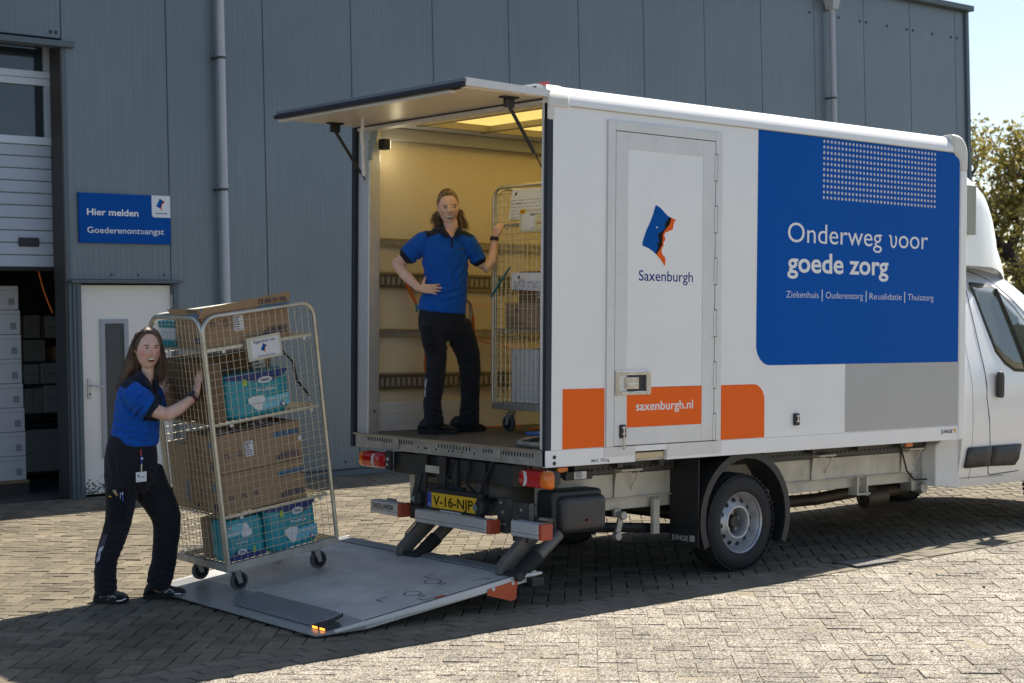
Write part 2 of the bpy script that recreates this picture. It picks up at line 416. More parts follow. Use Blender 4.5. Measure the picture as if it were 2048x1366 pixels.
mb = MB(); rg_ = random.Random(9)
for _ in range(170):
    x = rg_.uniform(-3.2, 5.5); y = rg_.uniform(-3.0, GUT0) if rg_.random() < .7 else rg_.uniform(3, 7); s = rg_.uniform(.003, .009) * (1 if rg_.random() < .9 else 1.8)
    mb.ball((x, y, zg(x) + s * .3), (s, s * rg_.uniform(.6, 1), s * .6), 6)
mb.build('grit', mat('grit_dark', (.10, .085, .065), .9, var=.4, vs=30), kind='stuff')
# drain grate in the gutter
dr = thing('drain_grate', 'dark slotted iron drain grate set in the paved gutter', 'drain', (2.98, -.235, zg(2.98) - .006))
mb = MB()
for a, b in (((-.25, -.115), (.25, -.095)), ((-.25, .095), (.25, .115)), ((-.25, -.095), (-.23, .095)), ((.23, -.095), (.25, .095))):
    mb.box((a[0], a[1], -.02), (b[0], b[1], .012))
mb.build('frame', DKST, dr, bevel=.002)
for k in range(11):
    x = -.205 + k * .041
    MB().box((x - .011, -.095, -.02), (x + .011, .095, .011)).build('bar', mat('grate_iron', (.30, .295, .29), .5, .4, var=.2, vs=15), dr)
MB().box((-.23, -.095, -.03), (.23, .095, -.021)).build('pit', BLKR, dr)

# ------------------------------------------------------------------ warehouse
RB = Matrix(((.99982, -.0100, -.01613, 3.45), (.0104, .99963, .02501, 7.5968), (.01587, -.02518, .99956, .023), (0, 0, 0, 1)))
CLAD = bpy.data.materials.new('ribbed_cladding'); CLAD.use_nodes = True
def cladding():
    nt = CLAD.node_tree; N = nt.nodes; L = nt.links; b = N['Principled BSDF']
    b.inputs['Roughness'].default_value = .34; b.inputs['Specular IOR Level'].default_value = .8
    tc = N.new('ShaderNodeTexCoord')
    w = N.new('ShaderNodeTexWave'); w.wave_type = 'BANDS'; w.bands_direction = 'X'; w.wave_profile = 'SIN'; w.inputs['Scale'].default_value = 5.2; w.inputs['Distortion'].default_value = 0
    L.new(tc.outputs['Object'], w.inputs['Vector'])
    mp = N.new('ShaderNodeMapping'); mp.inputs['Scale'].default_value = (9, 9, .35); L.new(tc.outputs['Object'], mp.inputs[0])
    n = N.new('ShaderNodeTexNoise'); n.inputs['Scale'].default_value = 3; n.inputs['Detail'].default_value = 8; n.inputs['Roughness'].default_value = .7; L.new(mp.outputs[0], n.inputs['Vector'])
    n2 = N.new('ShaderNodeTexNoise'); n2.inputs['Scale'].default_value = .6; n2.inputs['Detail'].default_value = 5; L.new(tc.outputs['Object'], n2.inputs['Vector'])
    ad = N.new('ShaderNodeMath'); ad.operation = 'MULTIPLY'; L.new(n.outputs[0], ad.inputs[0]); L.new(n2.outputs[0], ad.inputs[1])
    r = N.new('ShaderNodeValToRGB'); e = r.color_ramp.elements; e[0].position = .12; e[1].position = .42
    e[0].color = (.098, .130, .150, 1); e[1].color = (.145, .188, .212, 1); L.new(ad.outputs[0], r.inputs[0]); L.new(r.outputs[0], b.inputs['Base Color'])
    bp = N.new('ShaderNodeBump'); bp.inputs['Strength'].default_value = .22; bp.inputs['Distance'].default_value = .004; L.new(w.outputs[0], bp.inputs['Height']); L.new(bp.outputs[0], b.inputs['Normal'])
cladding()
TRIM = mat('cladding_trim', (.085, .115, .135), .45, var=.08, vs=4)
TRIMD = mat('dark_post', (.045, .05, .052), .5, var=.15, vs=6)
REVEAL = mat('brown_reveal', (.06, .055, .05), .55, var=.15, vs=6)
PIPE = mat('drainpipe_grey', (.46, .47, .50), .45, var=.05, vs=4, dirt=.25, dirtcol=(.25, .25, .25))
SLAT = mat('dock_door_white', (.40, .46, .54), .5, var=.05, vs=5, dirt=.25, dirtcol=(.2, .2, .2))
DOORW = mat('entry_door_cream', (.78, .76, .71), .5, var=.04, vs=3)
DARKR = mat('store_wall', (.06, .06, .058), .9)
GLASSD = mat('dark_glass', (.02, .03, .04), .06, spec=.8, coat=.3)
GLASSP = mat('pebbled_glass', (.035, .042, .045), .25, spec=.7, bump=1., bs=70)
wh = thing('warehouse', 'tall grey-blue warehouse clad in vertical ribbed metal panels behind the truck', 'warehouse', RB)
seams = [-9.15, -7.97, -6.79, -5.61, -4.43, -3.249, -2.069, -.878, .3, 1.492, 2.687, 3.873, 5.062, 6.252, 7.441, 8.631, 9.814, 10.982, 12.20, 12.50]
LINT = 4.63
for a, b in zip(seams, seams[1:]):
    z0 = .075
    if b <= -3.2: z0 = LINT + .03
    elif abs(a + 3.249) < .01: z0 = 2.225
    MB().box((a + .004, 0, z0), (b - .004, .1, 6.70)).build('wall_panel', CLAD, wh, bevel=.006, seg=1)
mb = MB().box((-9.2, .012, 4.66), (12.5, .3, 6.7)); mb.box((-2.07, .012, -.5), (12.5, .3, 4.66)); mb.box((-3.245, .012, 2.225), (-2.07, .3, 4.66))
mb.build('backing_wall', TRIMD, wh)
MB().box((-9.2, -.13, 6.70), (12.57, .4, 6.79)).build('eave_cap', TRIM, wh, bevel=.008)
MB().box((-9.2, -.46, 6.62), (7.9, -.13, 6.79)).build('added_shade_box', PIPE, wh, bevel=.01)  # unseen box added at the eave to widen the wall's shadow on the yard
MB().box((12.46, -.035, -.6), (12.55, 14, 6.70)).build('corner_trim', TRIM, wh, bevel=.008)
MB().box((-2.0, -.02, -.5), (12.5, .06, .055)).build('base_flashing', TRIM, wh, bevel=.004)
MB().box((-9.2, -.005, -.5), (-2.0, .1, .0)).build('threshold', mat('concrete', (.16, .15, .135), .9, var=.2, vs=5, bump=.3, bs=60), wh)
mb = MB().box((-9.2, .41, 6.6), (12.46, 14, 6.75)); mb.box((-9.25, .3, -.5), (-9.2, 14, 6.7)); mb.build('roof', TRIMD, wh)
# bolts along the panels
mb = MB()
for u in (8.53, 9.21, 9.72, 9.88, 10.4, 10.91, 11.07, 11.58, 12.09, 12.26): mb.ball((u, -.004, 6.25), (.022, .012, .022), 8)
for u in (.1, 1.35, 1.62, 2.1, 2.6, 3.4, 4.6, 5.4): mb.ball((u, -.004, .16), (.016, .01, .016), 8)
for u in (-2.15, -2.45, -2.75): mb.ball((u, -.004, 2.28), (.012, .01, .012), 8)
for u in (-3.3, -3.36, -4.3, -5.2): mb.ball((u, -.004, 4.72), (.02, .012, .02), 8)
mb.build('bolts', TRIMD, wh, kind='stuff', smooth=40)
# downpipes
def pipe(u, z0, z1, brackets, hopper):
    p = MB().cyl((u, -.10, z0), (u, -.10, z1), .042, n=18).build('drainpipe', PIPE, wh, smooth=40)
    for z in brackets:
        MB().lathe((u, -.10, z - .012), (0, 0, 1), [(.044, 0), (.048, 0), (.048, .024), (.044, .024)], 18).build('bracket', TRIMD, p, smooth=30)
        MB().box((u - .075, -.07, z - .01), (u - .035, -.001, z + .012)).build('bracket', TRIMD, p)
    for z in [z_ + .02 for z_ in brackets]:
        MB().lathe((u, -.10, z), (0, 0, 1), [(.0425, 0), (.0465, .003), (.0465, .05), (.0425, .055)], 18).build('socket', PIPE, p, smooth=30)
    if hopper:
        h = MB(); h.rings([[(u - .06, -.17, 6.32), (u + .06, -.17, 6.32), (u + .06, -.03, 6.32), (u - .06, -.03, 6.32)], [(u - .09, -.2, 6.48), (u + .09, -.2, 6.48), (u + .09, -.003, 6.48), (u - .09, -.003, 6.48)], [(u - .19, -.24, 6.695), (u + .19, -.24, 6.695), (u + .19, -.003, 6.695), (u - .19, -.003, 6.695)]])
        h.build('hopper', PIPE, p, bevel=.006)
pipe(-1.466, .02, 6.69, (1.1, 3.2, 4.62), False)
pipe(8.933, .02, 6.35, (3.2, 5.0), True)
# dock opening: flashing, posts, reveal
MB().box((-9.2, -.07, LINT - .06), (-3.13, .1, LINT + .0)).build('dock_lintel', TRIM, wh, bevel=.005)
MB().box((-3.262, 0, 2.21), (-3.249, .25, LINT - .06)).build('dock_reveal', REVEAL, wh)
MB().box((-3.249, -.002, 2.21), (-3.2, .01, LINT - .06)).build('dock_trim', TRIM, wh)
MB().box((-3.262, 0, .0), (-3.235, .25, 2.21)).build('dock_post', TRIMD, wh)
MB().box((-3.235, -.015, .0), (-3.195, .2, 2.19)).build('dock_post', TRIM, wh, bevel=.004)
MB().box((-3.195, -.03, .0), (-3.104, .2, 2.19)).build('door_post', TRIM, wh, bevel=.004)
MB().box((-3.16, -.035, .02), (-3.15, -.03, 2.17)).build('door_post_joint', TRIMD, wh)
MB().box((-2.055, -.02, .0), (-2.0, .2, 2.19)).build('door_post', TRIM, wh, bevel=.004)
MB().box((-3.225, -.075, 2.19), (-1.97, .1, 2.222)).build('door_flashing', TRIM, wh, bevel=.004)
# sectional dock door, half raised
dd = MB().box((-9.2, .33, 2.36), (-3.22, .36, 5.2)).build('dock_door', SLAT, wh)
zs = [3.61, 3.49, 3.365, 3.24, 3.115, 2.99, 2.86, 2.735, 2.61, 2.485, 2.36]
for a, b in zip(zs, zs[1:]): MB().box((-9.2, .30, b + .004), (-3.23, .33, a - .004)).build('door_slat', SLAT, dd, bevel=.006, seg=1)
for z0, z1 in ((3.61, 3.69), (4.215, 4.285), (4.29, 4.36)): MB().box((-9.2, .28, z0), (-3.23, .33, z1)).build('window_rail', mat('door_rail', (.56, .62, .70), .45), dd, bevel=.004)
for z0, z1 in ((3.69, 4.215), (4.36, 4.7)):
    MB().box((-3.31, .285, z0), (-3.235, .33, z1)).build('window_stile', SLAT, dd, bevel=.004)
    MB().box((-9.2, .318, z0), (-3.31, .332, z1)).build('window_pane', GLASSD, dd)
mb = MB()
for z in zs[1:-1]: mb.box((-9.2, .326, z - .006), (-3.23, .332, z + .006))
mb.build('joint_shadow', mat('joint_beige', (.34, .27, .18), .7), dd)  # beige strips paint the shadow lines between the slats
MB().box((-9.2, .29, 2.325), (-3.23, .36, 2.362)).build('bottom_seal', BLKR, dd)
hb = MB().box((-3.62, .275, 2.57), (-3.40, .30, 2.66)).build('handle', BLK, dd, bevel=.02)
# store room behind
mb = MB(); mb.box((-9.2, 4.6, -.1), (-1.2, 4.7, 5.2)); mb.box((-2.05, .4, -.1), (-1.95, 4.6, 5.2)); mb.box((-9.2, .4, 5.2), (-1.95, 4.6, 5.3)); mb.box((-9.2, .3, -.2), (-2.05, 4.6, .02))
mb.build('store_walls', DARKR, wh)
# entry door
ed = MB().box((-3.10, .03, .03), (-2.06, .07, 2.172)).build('entry_door', DOORW, wh, bevel=.004)
mb = MB()
for a, b in (((-2.885, .40), (-2.835, 1.82)), ((-2.62, .40), (-2.57, 1.82)), ((-2.835, 1.775), (-2.62, 1.82)), ((-2.835, .40), (-2.62, .45))): mb.box((a[0], .012, a[1]), (b[0], .03, b[1]))
mb.build('pane_frame', mat('pane_frame_grey', (.34, .36, .40), .45, .3), ed)
MB().box((-2.835, .022, .45), (-2.62, .029, 1.775)).build('pane', GLASSP, ed)
MB().box((-3.035, .018, 1.01), (-2.995, .03, 1.215)).build('handle_plate', mat('satin_nickel', (.55, .55, .56), .35, .7), ed, bevel=.004)
MB().tube([(-3.012, .02, 1.145), (-3.012, -.03, 1.145), (-3.005, -.035, 1.143), (-2.88, -.035, 1.125)], .009, 8).build('handle', MATS['satin_nickel'], ed, smooth=40)
MB().cyl((-3.012, .012, 1.055), (-3.012, .019, 1.055), .01, n=10).build('lock', BLK, ed)
for z in (2.0, .35): MB().cyl((-2.062, .015, z - .07), (-2.062, .015, z + .07), .012, n=10).build('hinge', PIPE, ed, smooth=40)
mb = MB(); rr = random.Random(2)
for _ in range(140):
    x = rr.uniform(-3.09, -2.6); h = abs(rr.gauss(0, .06)); s = rr.uniform(.006, .02); z = .035 + h
    mb.face([(x - s, .0285, z), (x, .0285, z - s * .7), (x + s, .0285, z + s * .2), (x + s * .3, .0285, z + s * .8)])
mb.build('dirt_stain', mat('mould', (.16, .17, .14), .9), ed, fix=False, kind='stuff')

# the sign beside the dock
LOGO = {  # the emblem's outline, measured on the truck door, unit = its own height, origin lower left
    'blue': [(404, 140), (440, 148), (480, 163), (530, 193), (580, 232), (640, 275), (685, 293), (640, 325), (605, 370), (588, 410), (588, 445), (575, 470), (520, 505), (470, 530), (450, 550), (458, 580), (475, 620), (465, 650), (440, 665), (440, 690), (455, 735), (430, 775), (408, 813), (350, 775), (260, 735), (155, 708), (158, 665), (185, 590), (235, 485), (300, 380), (360, 260)],
    'black': [(685, 293), (716, 300), (690, 380), (650, 430), (590, 480), (545, 540), (548, 610), (535, 690), (490, 755), (425, 822), (408, 813), (430, 775), (455, 735), (440, 690), (440, 665), (465, 650), (475, 620), (458, 580), (450, 550), (470, 530), (520, 505), (575, 470), (588, 445), (588, 410), (605, 370), (640, 325)],
    'orange': [(716, 300), (760, 313), (810, 322), (775, 355), (758, 395), (752, 440), (740, 465), (680, 485), (610, 510), (580, 530), (578, 560), (602, 600), (590, 625), (565, 645), (568, 690), (530, 740), (527, 780), (550, 825), (590, 850), (606, 890), (595, 985), (530, 910), (425, 822), (490, 755), (535, 690), (548, 610), (545, 540), (590, 480), (650, 430), (690, 380)]}
def logo(mb, o, ux, uy, h, mi):
    o = Vector(o); s = h / 845.
    for k, key in enumerate(('blue', 'black', 'orange')):
        mb.face([o + ux * ((x - 155) * s) + uy * ((985 - y) * s) for x, y in LOGO[key]], mi[k])
    c = [(435 + 14 * cos(a * pi / 4), 446 + 12 * sin(a * pi / 4)) for a in range(8)]
    mb.face([o + ux * ((x - 155) * s) + uy * ((985 - y) * s) + ux.cross(uy) * .0006 for x, y in c], mi[3])
SGN = mat('sign_blue', (.0004, .075, .34), .4, spec=.08)
sg = thing('wall_sign', 'blue wall sign with white lettering between the dock and the drainpipe', 'sign', RB @ Matrix.Translation((-3.11, -.03, 2.60)))
MB().box((0, 0, 0), (1.03, .026, .512)).build('sign_board', SGN, sg, bevel=.003)
mb = MB(); pts = [(0.815, -.002, .512), (.815, -.002, .312)] + [(x, -.002, z) for x, z in arc(.845, .312, .03, 180, 270, 4)] + [(1.03, -.002, .282), (1.03, -.002, .512)]
mb.prism(pts[0:1] + pts[2:], (0, .003, 0)); lp = mb.build('logo_tile', PWHITE, sg)
mb = MB(); logo(mb, (.868, -.0035, .352), SX[0], SX[1], .128, (0, 1, 2, 3)); mb.build('emblem', [LOGOB, BLKW, LOGOO, TXTW], lp, fix=False)
mb = MB(); text(mb, 'Saxenburgh', (.925, -.0035, .318), *SX, .017, .14, 0, .01, True); mb.build('lettering', TXTB, lp, fix=False)
mb = MB(); text(mb, 'Hier melden', (.085, -.002, .286), *SX, .068, .575, 0, .022); mb.build('lettering', TXTW, sg, fix=False)
mb = MB(); text(mb, 'Goederenont\u028bangst', (.085, -.002, .103), *SX, .064, .865, 0, .002); mb.build('lettering', TXTW, sg, fix=False)

# goods inside the dock
WBOX = mat('white_carton', (.50, .51, .54), .6, var=.05, vs=4)
WBOXD = mat('grey_carton', (.42, .42, .42), .7, var=.06, vs=4)
pal = thing('pallet', 'wooden pallet under the stack of white cartons in the dock', 'pallet', RB @ Matrix.Translation((-4.3, .78, .02)))
for k in range(5): MB().box((0, k * .2, .12), (.95, k * .2 + .12, .145)).build('plank', mat('pallet_wood', (.26, .18, .10), .8, var=.2, vs=8), pal)
for y in (0, .41, .82): MB().box((0, y, .0), (.95, y + .09, .12)).build('block_row', mat('pallet_dark', (.05, .045, .04), .8), pal)
ordw = ['bottom', 'second', 'third', 'fourth', 'fifth', 'sixth', 'seventh', 'top']
z = .167
hs = [.252, .252, .252, .252, .256, .256, .254, .254]; us = [-3.37, -3.37, -3.375, -3.385, -3.395, -3.395, -3.40, -3.415]
for k in range(8):
    M = RB @ Matrix.Translation((us[k], .8, z))
    t = thing('carton', ('top white carton of the tall shrink-wrapped stack in the dock' if k == 7 else 'bottom white carton of the dock stack, resting on the pallet' if k == 0 else '%s white carton from the bottom of the dock stack' % ordw[k]), 'carton', M, 'white cartons stacked in the dock')
    b = MB().box((-.42, 0, 0), (0, .8, hs[k] - .004)).build('carton_body', WBOX, t, bevel=.006)
    mb = MB(); mb.box((-.11, -.0015, .05), (-.045, -.0005, .12)); mb.build('print_mark', mat('grey_print', (.24, .25, .28), .7), t)
    MB().box((-.42, -.001, hs[k] - .05), (0, -.0004, hs[k] - .045)).build('tape_edge', MATS['grey_print'], t)
    z += hs[k]
rk = thing('storage_rack', 'dark storage rack loaded with cartons at the back of the dock', 'rack', RB @ Matrix.Translation((-2.75, 2.45, .02)))
for x in (0, .62):
    for y in (.02, .7): MB().box((x - .02, y, 0), (x + .02, y + .04, 2.3)).build('post', TRIMD, rk)
lv = [.08, .64, .76, 1.10, 1.36, 1.63]
for zz in lv: MB().box((-.02, .03, zz - .02), (.64, .7, zz)).build('shelf', TRIMD, rk)
bx = [(-2.62, -2.22, .08, .57, 'wide low grey carton on the lowest rack shelf', WBOXD), (-2.63, -2.53, .76, 1.05, 'narrow grey carton standing at the rack shelf end', WBOXD), (-2.52, -2.41, .76, 1.05, 'dark narrow carton beside the bigger one on the rack', WBOXD), (-2.40, -2.16, .76, 1.08, 'pale square carton on the third rack shelf', WBOX), (-2.63, -2.45, 1.10, 1.33, 'pale carton leaning on the fourth rack shelf, next to the dock opening', WBOX), (-2.43, -2.20, 1.10, 1.34, 'pale carton on the fourth rack shelf behind the dock post', WBOX), (-2.63, -2.37, 1.36, 1.62, 'broad pale carton on the fifth rack shelf', WBOXD), (-2.26, -2.2, 1.36, 1.53, 'small cream carton on the fifth rack shelf', CARDP), (-2.62, -2.43, 1.63, 1.90, 'dim carton on the top rack shelf', WBOXD), (-2.36, -2.2, 1.63, 1.89, 'upright carton on the top rack shelf behind the orange strap', WBOX)]
for (a, b, z0, z1, lb, mt_) in bx:
    t = thing('rack_carton', lb, 'carton', RB @ Matrix.Translation((a, 2.5, z0 + .021)), 'cartons on the storage rack')
    MB().box((0, 0, 0), (b - a, .5, z1 - z0)).build('carton_body', mt_, t, bevel=.008)
    MB().box((.02, -.001, (z1 - z0) * .45), (b - a - .02, -.0003, (z1 - z0) * .45 + .008)).build('tape', MATS['grey_print'], t)
p0 = Vector((-3.385, .36, 2.33)); pts = [p0 + Vector((.012 * k + .0035 * k * k * .35, 0, -.062 * k)) for k in range(8)]
mb = MB(); mb.tube([(-3.385, .36, 2.36)] + [tuple(p) for p in pts], .014, 8, squash=.35); ds = mb.build('door_strap', STRAP); ds.matrix_world = RB
tag(ds, 'orange pull strap hanging from the half raised dock door', 'strap')

# ------------------------------------------------------------------ truck
tk = thing('delivery_truck', 'white box truck with blue and orange panels, rear hatch raised and tail lift down', 'truck', Vector((0, 0, 0)))
W, L, ZF, ZT = 2.2, 4.5, .969, 3.2
ROOF = bpy.data.materials.new('translucent_roof'); ROOF.use_nodes = True
def roofmat():
    nt = ROOF.node_tree; N = nt.nodes; b = N['Principled BSDF']; b.inputs['Base Color'].default_value = (.80, .70, .40, 1); b.inputs['Roughness'].default_value = .6
    t = N.new('ShaderNodeBsdfTranslucent'); t.inputs[0].default_value = (.95, .82, .46, 1); mx = N.new('ShaderNodeMixShader'); mx.inputs[0].default_value = .62
    nt.links.new(b.outputs[0], mx.inputs[1]); nt.links.new(t.outputs[0], mx.inputs[2]); nt.links.new(mx.outputs[0], N['Material Output'].inputs[0])
roofmat()
sw = MB().box((.03, 0, .97), (4.455, .045, ZT)).build('side_wall', WHITE, tk)
def film(poly, m_, name, y=-.0025):
    mb = MB(); mb.prism([(x, y, z) for x, z in poly], (0, abs(y) - .0004, 0)); return mb.build(name, m_, sw)
film([(.147, .973), (.515, .973), (.515, 1.363), (.147, 1.363)], ORANGE, 'orange_panel')
film([(1.64, .973), (2.096, .973), (2.096, 1.24)] + arc(1.976, 1.24, .12, 0, 90, 8) + [(1.64, 1.36)], ORANGE, 'orange_panel')
film([(2.01, 3.197), (2.003, 1.64)] + arc(2.153, 1.645, .15, 180, 270, 8) + [(4.45, 1.495), (4.45, 3.14), (4.42, 3.16), (4.36, 3.197)], BLUE, 'blue_panel')
film([(3.015, .976), (4.45, .976), (4.45, 1.4945), (3.015, 1.4945)], GREYF, 'grey_panel')
mb = MB(); YL = -.0032
def tp(px, py): x, z = S(px, py); return (x, YL, z)
a = tp(1575, 483.5); b = tp(1855, 498); text(mb, 'Onderweg \u028boor', a, *SX, .152, b[0] - a[0], 0, -.002)
mb.build('lettering', TXTW, sw, fix=False); mb = MB()
a = tp(1574, 543); b = tp(1776, 551); text(mb, 'goede zorg', a, *SX, .150, b[0] - a[0], 0, .019)
mb.build('lettering', TXTW, sw, fix=False)
z = tp(1574, 595)[2]
for s_, x0, x1 in (('Ziekenhuis', 1572, 1636.5), ('Ouderenzorg', 1651, 1725), ('Re\u028balidatie', 1738.5, 1802.5), ('Thuiszorg', 1815, 1866)):
    a = tp(x0, 595)[0]; b = tp(x1, 598)[0]; mb = MB(); text(mb, s_, (a, YL, z), *SX, .052, b - a, 0, -.012); mb.build('lettering', TXTW, sw, fix=False)
for x in (1643.5, 1731.5, 1808.5):
    a = tp(x, 595)[0]; MB().box((a - .004, YL - .0001, z - .022), (a + .004, YL + .0001, z + .065)).build('divider', TXTW, sw)
mb = MB()
xa, za = tp(1648, 281.6)[0], tp(1648, 281.6)[2]; xb = tp(1869.6, 308)[0]; zb = tp(1645.4, 393.9)[2]
for i in range(33):
    for j in range(11):
        x = lerp(xa, xb, i / 32) ; z = lerp(za, zb, j / 10) - .004
        mb.add([(x + .0125 * cos(k * pi / 4), YL, z + .0125 * sin(k * pi / 4)) for k in range(8)], [tuple(range(8))])
mb.build('dot_pattern', DOTG, sw, kind='stuff', fix=False)
# skirt and sills
MB().box((.0, -.004, .86), (.80, .03, .969)).box((1.10, -.004, .86), (4.54, .03, .969)).box((.80, -.004, .93), (1.10, .03, .969)).build('skirt', WHITE, tk, bevel=.002)
MB().box((.515, -.008, .905), (.795, -.004, .968)).build('door_sill', ALU, tk)
MB().box((1.105, -.008, .88), (1.64, -.004, .968)).build('door_sill', ALU, tk)
MB().box((.80, .03, .86), (1.10, .20, .885)).box((.80, .19, .86), (1.10, .2, .93)).build('door_step', GALV, tk, bevel=.003)
MB().box((.815, .012, .878), (1.085, .03, .918)).build('step_edge', mat('step_brass', (.50, .42, .28), .4, .5), tk, bevel=.003)
mb = MB(); text(mb, 'MAX. 750 kg', (.40, -.0048, .876), *SX, .022, .16, 0, .01); mb.build('lettering', INK, tk, fix=False)
for z in (.925, .885): MB().cyl((.075, -.008, z), (.075, 0, z), .013, n=12).build('screw_cap', BLK, tk)
# roof edge profiles, caps, roof sheet
def edge(yf, x0, x1, grow=0, low=3.2):
    pr = [(.0, low), (-.008 - grow, low), (-.010 - grow, 3.235)] + [(.115 - (.125 + grow) * cos(radians(t)), 3.225 + (.112 + grow) * sin(radians(t))) for t in (12, 25, 40, 55, 70, 82, 90)] + [(.30, 3.34 + grow), (.30, 3.31), (.05, 3.2)]
    mb = MB(); mb.prism([(x0, yf(y), z) for y, z in pr], (x1 - x0, 0, 0)); return mb
mir = lambda y: W - y; idn = lambda y: y
for f in (idn, mir):
    edge(f, .17, 4.36).build('roof_profile', WHITE, tk, smooth=32)
    c = edge(f, .0, .175, .005, 3.185); c.box((.0, min(f(-.008), f(.04)), 3.10), (.06, max(f(-.008), f(.04)), 3.19)); c.build('roof_corner_cap', CAPW, tk, smooth=30, bevel=.008)
    fc = MB(); pr = [(4.33, 3.345), (4.40, 3.345)] + [(4.40 + .15 * cos(radians(t)), 3.195 + .15 * sin(radians(t))) for t in (75, 60, 45, 30, 15, 0)] + [(4.552, 3.05), (4.462, 3.05), (4.45, 3.12), (4.425, 3.165), (4.39, 3.185), (4.35, 3.195)]
    fc.prism([(x, f(-.016), z) for x, z in pr], (0, f(.10) - f(-.016), 0)); fc.build('roof_corner_cap', CAPW, tk, smooth=30, bevel=.022, seg=3)
    MB().box((4.455, min(f(-.012), f(.06)), .86), (4.545, max(f(-.012), f(.06)), 3.06)).build('front_edge_profile', WHITE, tk, bevel=.012, seg=3)
MB().box((.2, -.0105, 3.196), (4.36, -.002, 3.201)).build('sealing_line', GOLD, tk)
MB().box((.0, .28, 3.312), (4.5, 1.92, 3.322)).build('roof_sheet', ROOF, tk)
MB().box((4.36, .1, 3.30), (4.53, 2.1, 3.335)).box((-.0, .1, 3.24), (.06, 2.1, 3.335)).build('roof_end_rail', WHITE, tk, bevel=.01)
MB().box((.004, .02, 3.325), (.03, .12, 3.345)).build('marker_lamp', REDL, tk, bevel=.005)
# box interior
MB().box((.05, 2.12, .97), (4.455, 2.19, 3.25)).build('inner_wall', CREAM, tk)
MB().box((.03, 2.191, .86), (4.5, 2.2, 3.25)).build('outer_wall', WHITE, tk)
MB().box((4.42, .046, .97), (4.5, 2.12, 3.3)).build('bulkhead', CREAM, tk)
MB().box((4.46, .06, .86), (4.53, 2.14, 3.3)).build('front_wall', WHITE, tk)
fl = MB().box((.0, .046, .90), (4.42, 2.12, ZF)).build('load_floor', FLOOR, tk)
mb = MB()
for k, (a, b) in enumerate(((.972, 1.035), (1.037, 1.10), (1.102, 1.155), (1.157, 1.187))): mb.box((.10, 2.112 + .001 * (k % 2), a), (4.42, 2.1195, b))
mb.build('kick_panel', KICK, tk)
def lash(z0, z1, m_, thick):
    r = MB().box((.105, 2.10, z0), (4.42, 2.1196, z1)).build('lashing_rail', m_, tk, bevel=.002)
    mb = MB(); n = 85
    for k in range(n):
        x = .13 + k * .05
        if thick:
            mb.box((x, 2.0975, lerp(z0, z1, .22)), (x + .009, 2.1005, lerp(z0, z1, .78))); mb.box((x + .016, 2.0975, lerp(z0, z1, .22)), (x + .025, 2.1005, lerp(z0, z1, .78)))
            mb.box((x + .009, 2.0985, lerp(z0, z1, .45)), (x + .016, 2.1005, lerp(z0, z1, .55)))
        elif k % 4 == 0: mb.box((x, 2.096, z0), (x + .008, 2.1005, z1))
    mb.build('slots', mat('slot_metal', (.50, .47, .40), .4, .5), r, kind='stuff')
    MB().box((.105, 2.096, z1 - .004), (4.42, 2.1002, z1 + .010)).box((.105, 2.096, z0 - .008), (4.42, 2.1002, z0 + .003)).build('rail_lip', mat('rail_lip', (.40, .33, .18), .45, .4), r)
lash(2.368, 2.41, RAILL, False); lash(2.045, 2.155, RAILD, True); lash(1.683, 1.728, RAILL, False); lash(1.28, 1.398, RAILD, True)
MB().box((.06, 2.03, 3.15), (4.42, 2.1199, 3.245)).build('cant_rail', mat('cant_rail', (.36, .36, .35), .5), tk, bevel=.01)
for k in range(7): MB().box((.42 + k * .62, .05, 3.262), (.47 + k * .62, 2.12, 3.311)).build('roof_bow', mat('roof_bow', (.36, .32, .22), .5, .3), tk, bevel=.006)
MB().box((.06, 1.90, 3.262), (4.42, 1.93, 3.311)).build('roof_batten', MATS['roof_bow'], tk)
# rear frame
MB().box((.0, 2.005, .90), (.10, 2.15, 3.235)).build('rear_post', ALUS, tk, bevel=.006)
MB().box((-.03, 2.152, .862), (.03, 2.192, 3.235)).build('post_seal', NAVYS, tk, bevel=.006)
MB().box((.0, -.003, .862), (.05, .03, 3.21)).build('post_seal', NAVYS, tk, bevel=.004)
MB().box((-.006, .031, .975), (.03, .046, 3.21)).build('rear_post', ALU, tk)
MB().box((.02, .0465, .97), (.09, .062, 3.2)).build('post_lining', CREAM, tk)
MB().cyl((.055, 2.004, 1.13), (.055, 2.0, 1.13), .01, n=10).build('screw_cap', BLK, tk)
MB().box((-.012, .03, 3.205), (.09, 2.152, 3.262)).build('rear_header', ALU, tk, bevel=.006)
MB().box((-.016, .03, 3.226), (-.0125, 2.15, 3.236)).build('header_groove', BLK, tk)
sill = MB().box((-.012, .03, .865), (.0, 2.15, .962)).box((-.03, .03, .955), (.0, 2.15, .969)).build('rear_sill', GALV, tk, bevel=.003)
MB().box((-.034, .03, .9622), (-.03, 2.15, .9695)).build('sill_edge', mat('sill_rust', (.30, .24, .16), .7), sill)
mb = MB()
for a, b, st in ((1.98, 1.42, .03), (1.12, .75, .035), (.62, .08, .03)):
    y = a
    while y > b: mb.box((-.0135, y - .006, .918), (-.0122, y + .006, .945)); y -= st
for y in (1.36, 1.28, 1.26, 1.15, 1.0, .96, .85, .72): mb.cyl((-.0135, y, .905), (-.0122, y, .905), .008, n=8)
mb.build('holes', BLKR, sill, kind='stuff')
for y in (1.62, .47): MB().box((-.03, y - .035, .885), (-.0121, y + .035, .965)).build('sill_clamp', GALV, sill, bevel=.006)
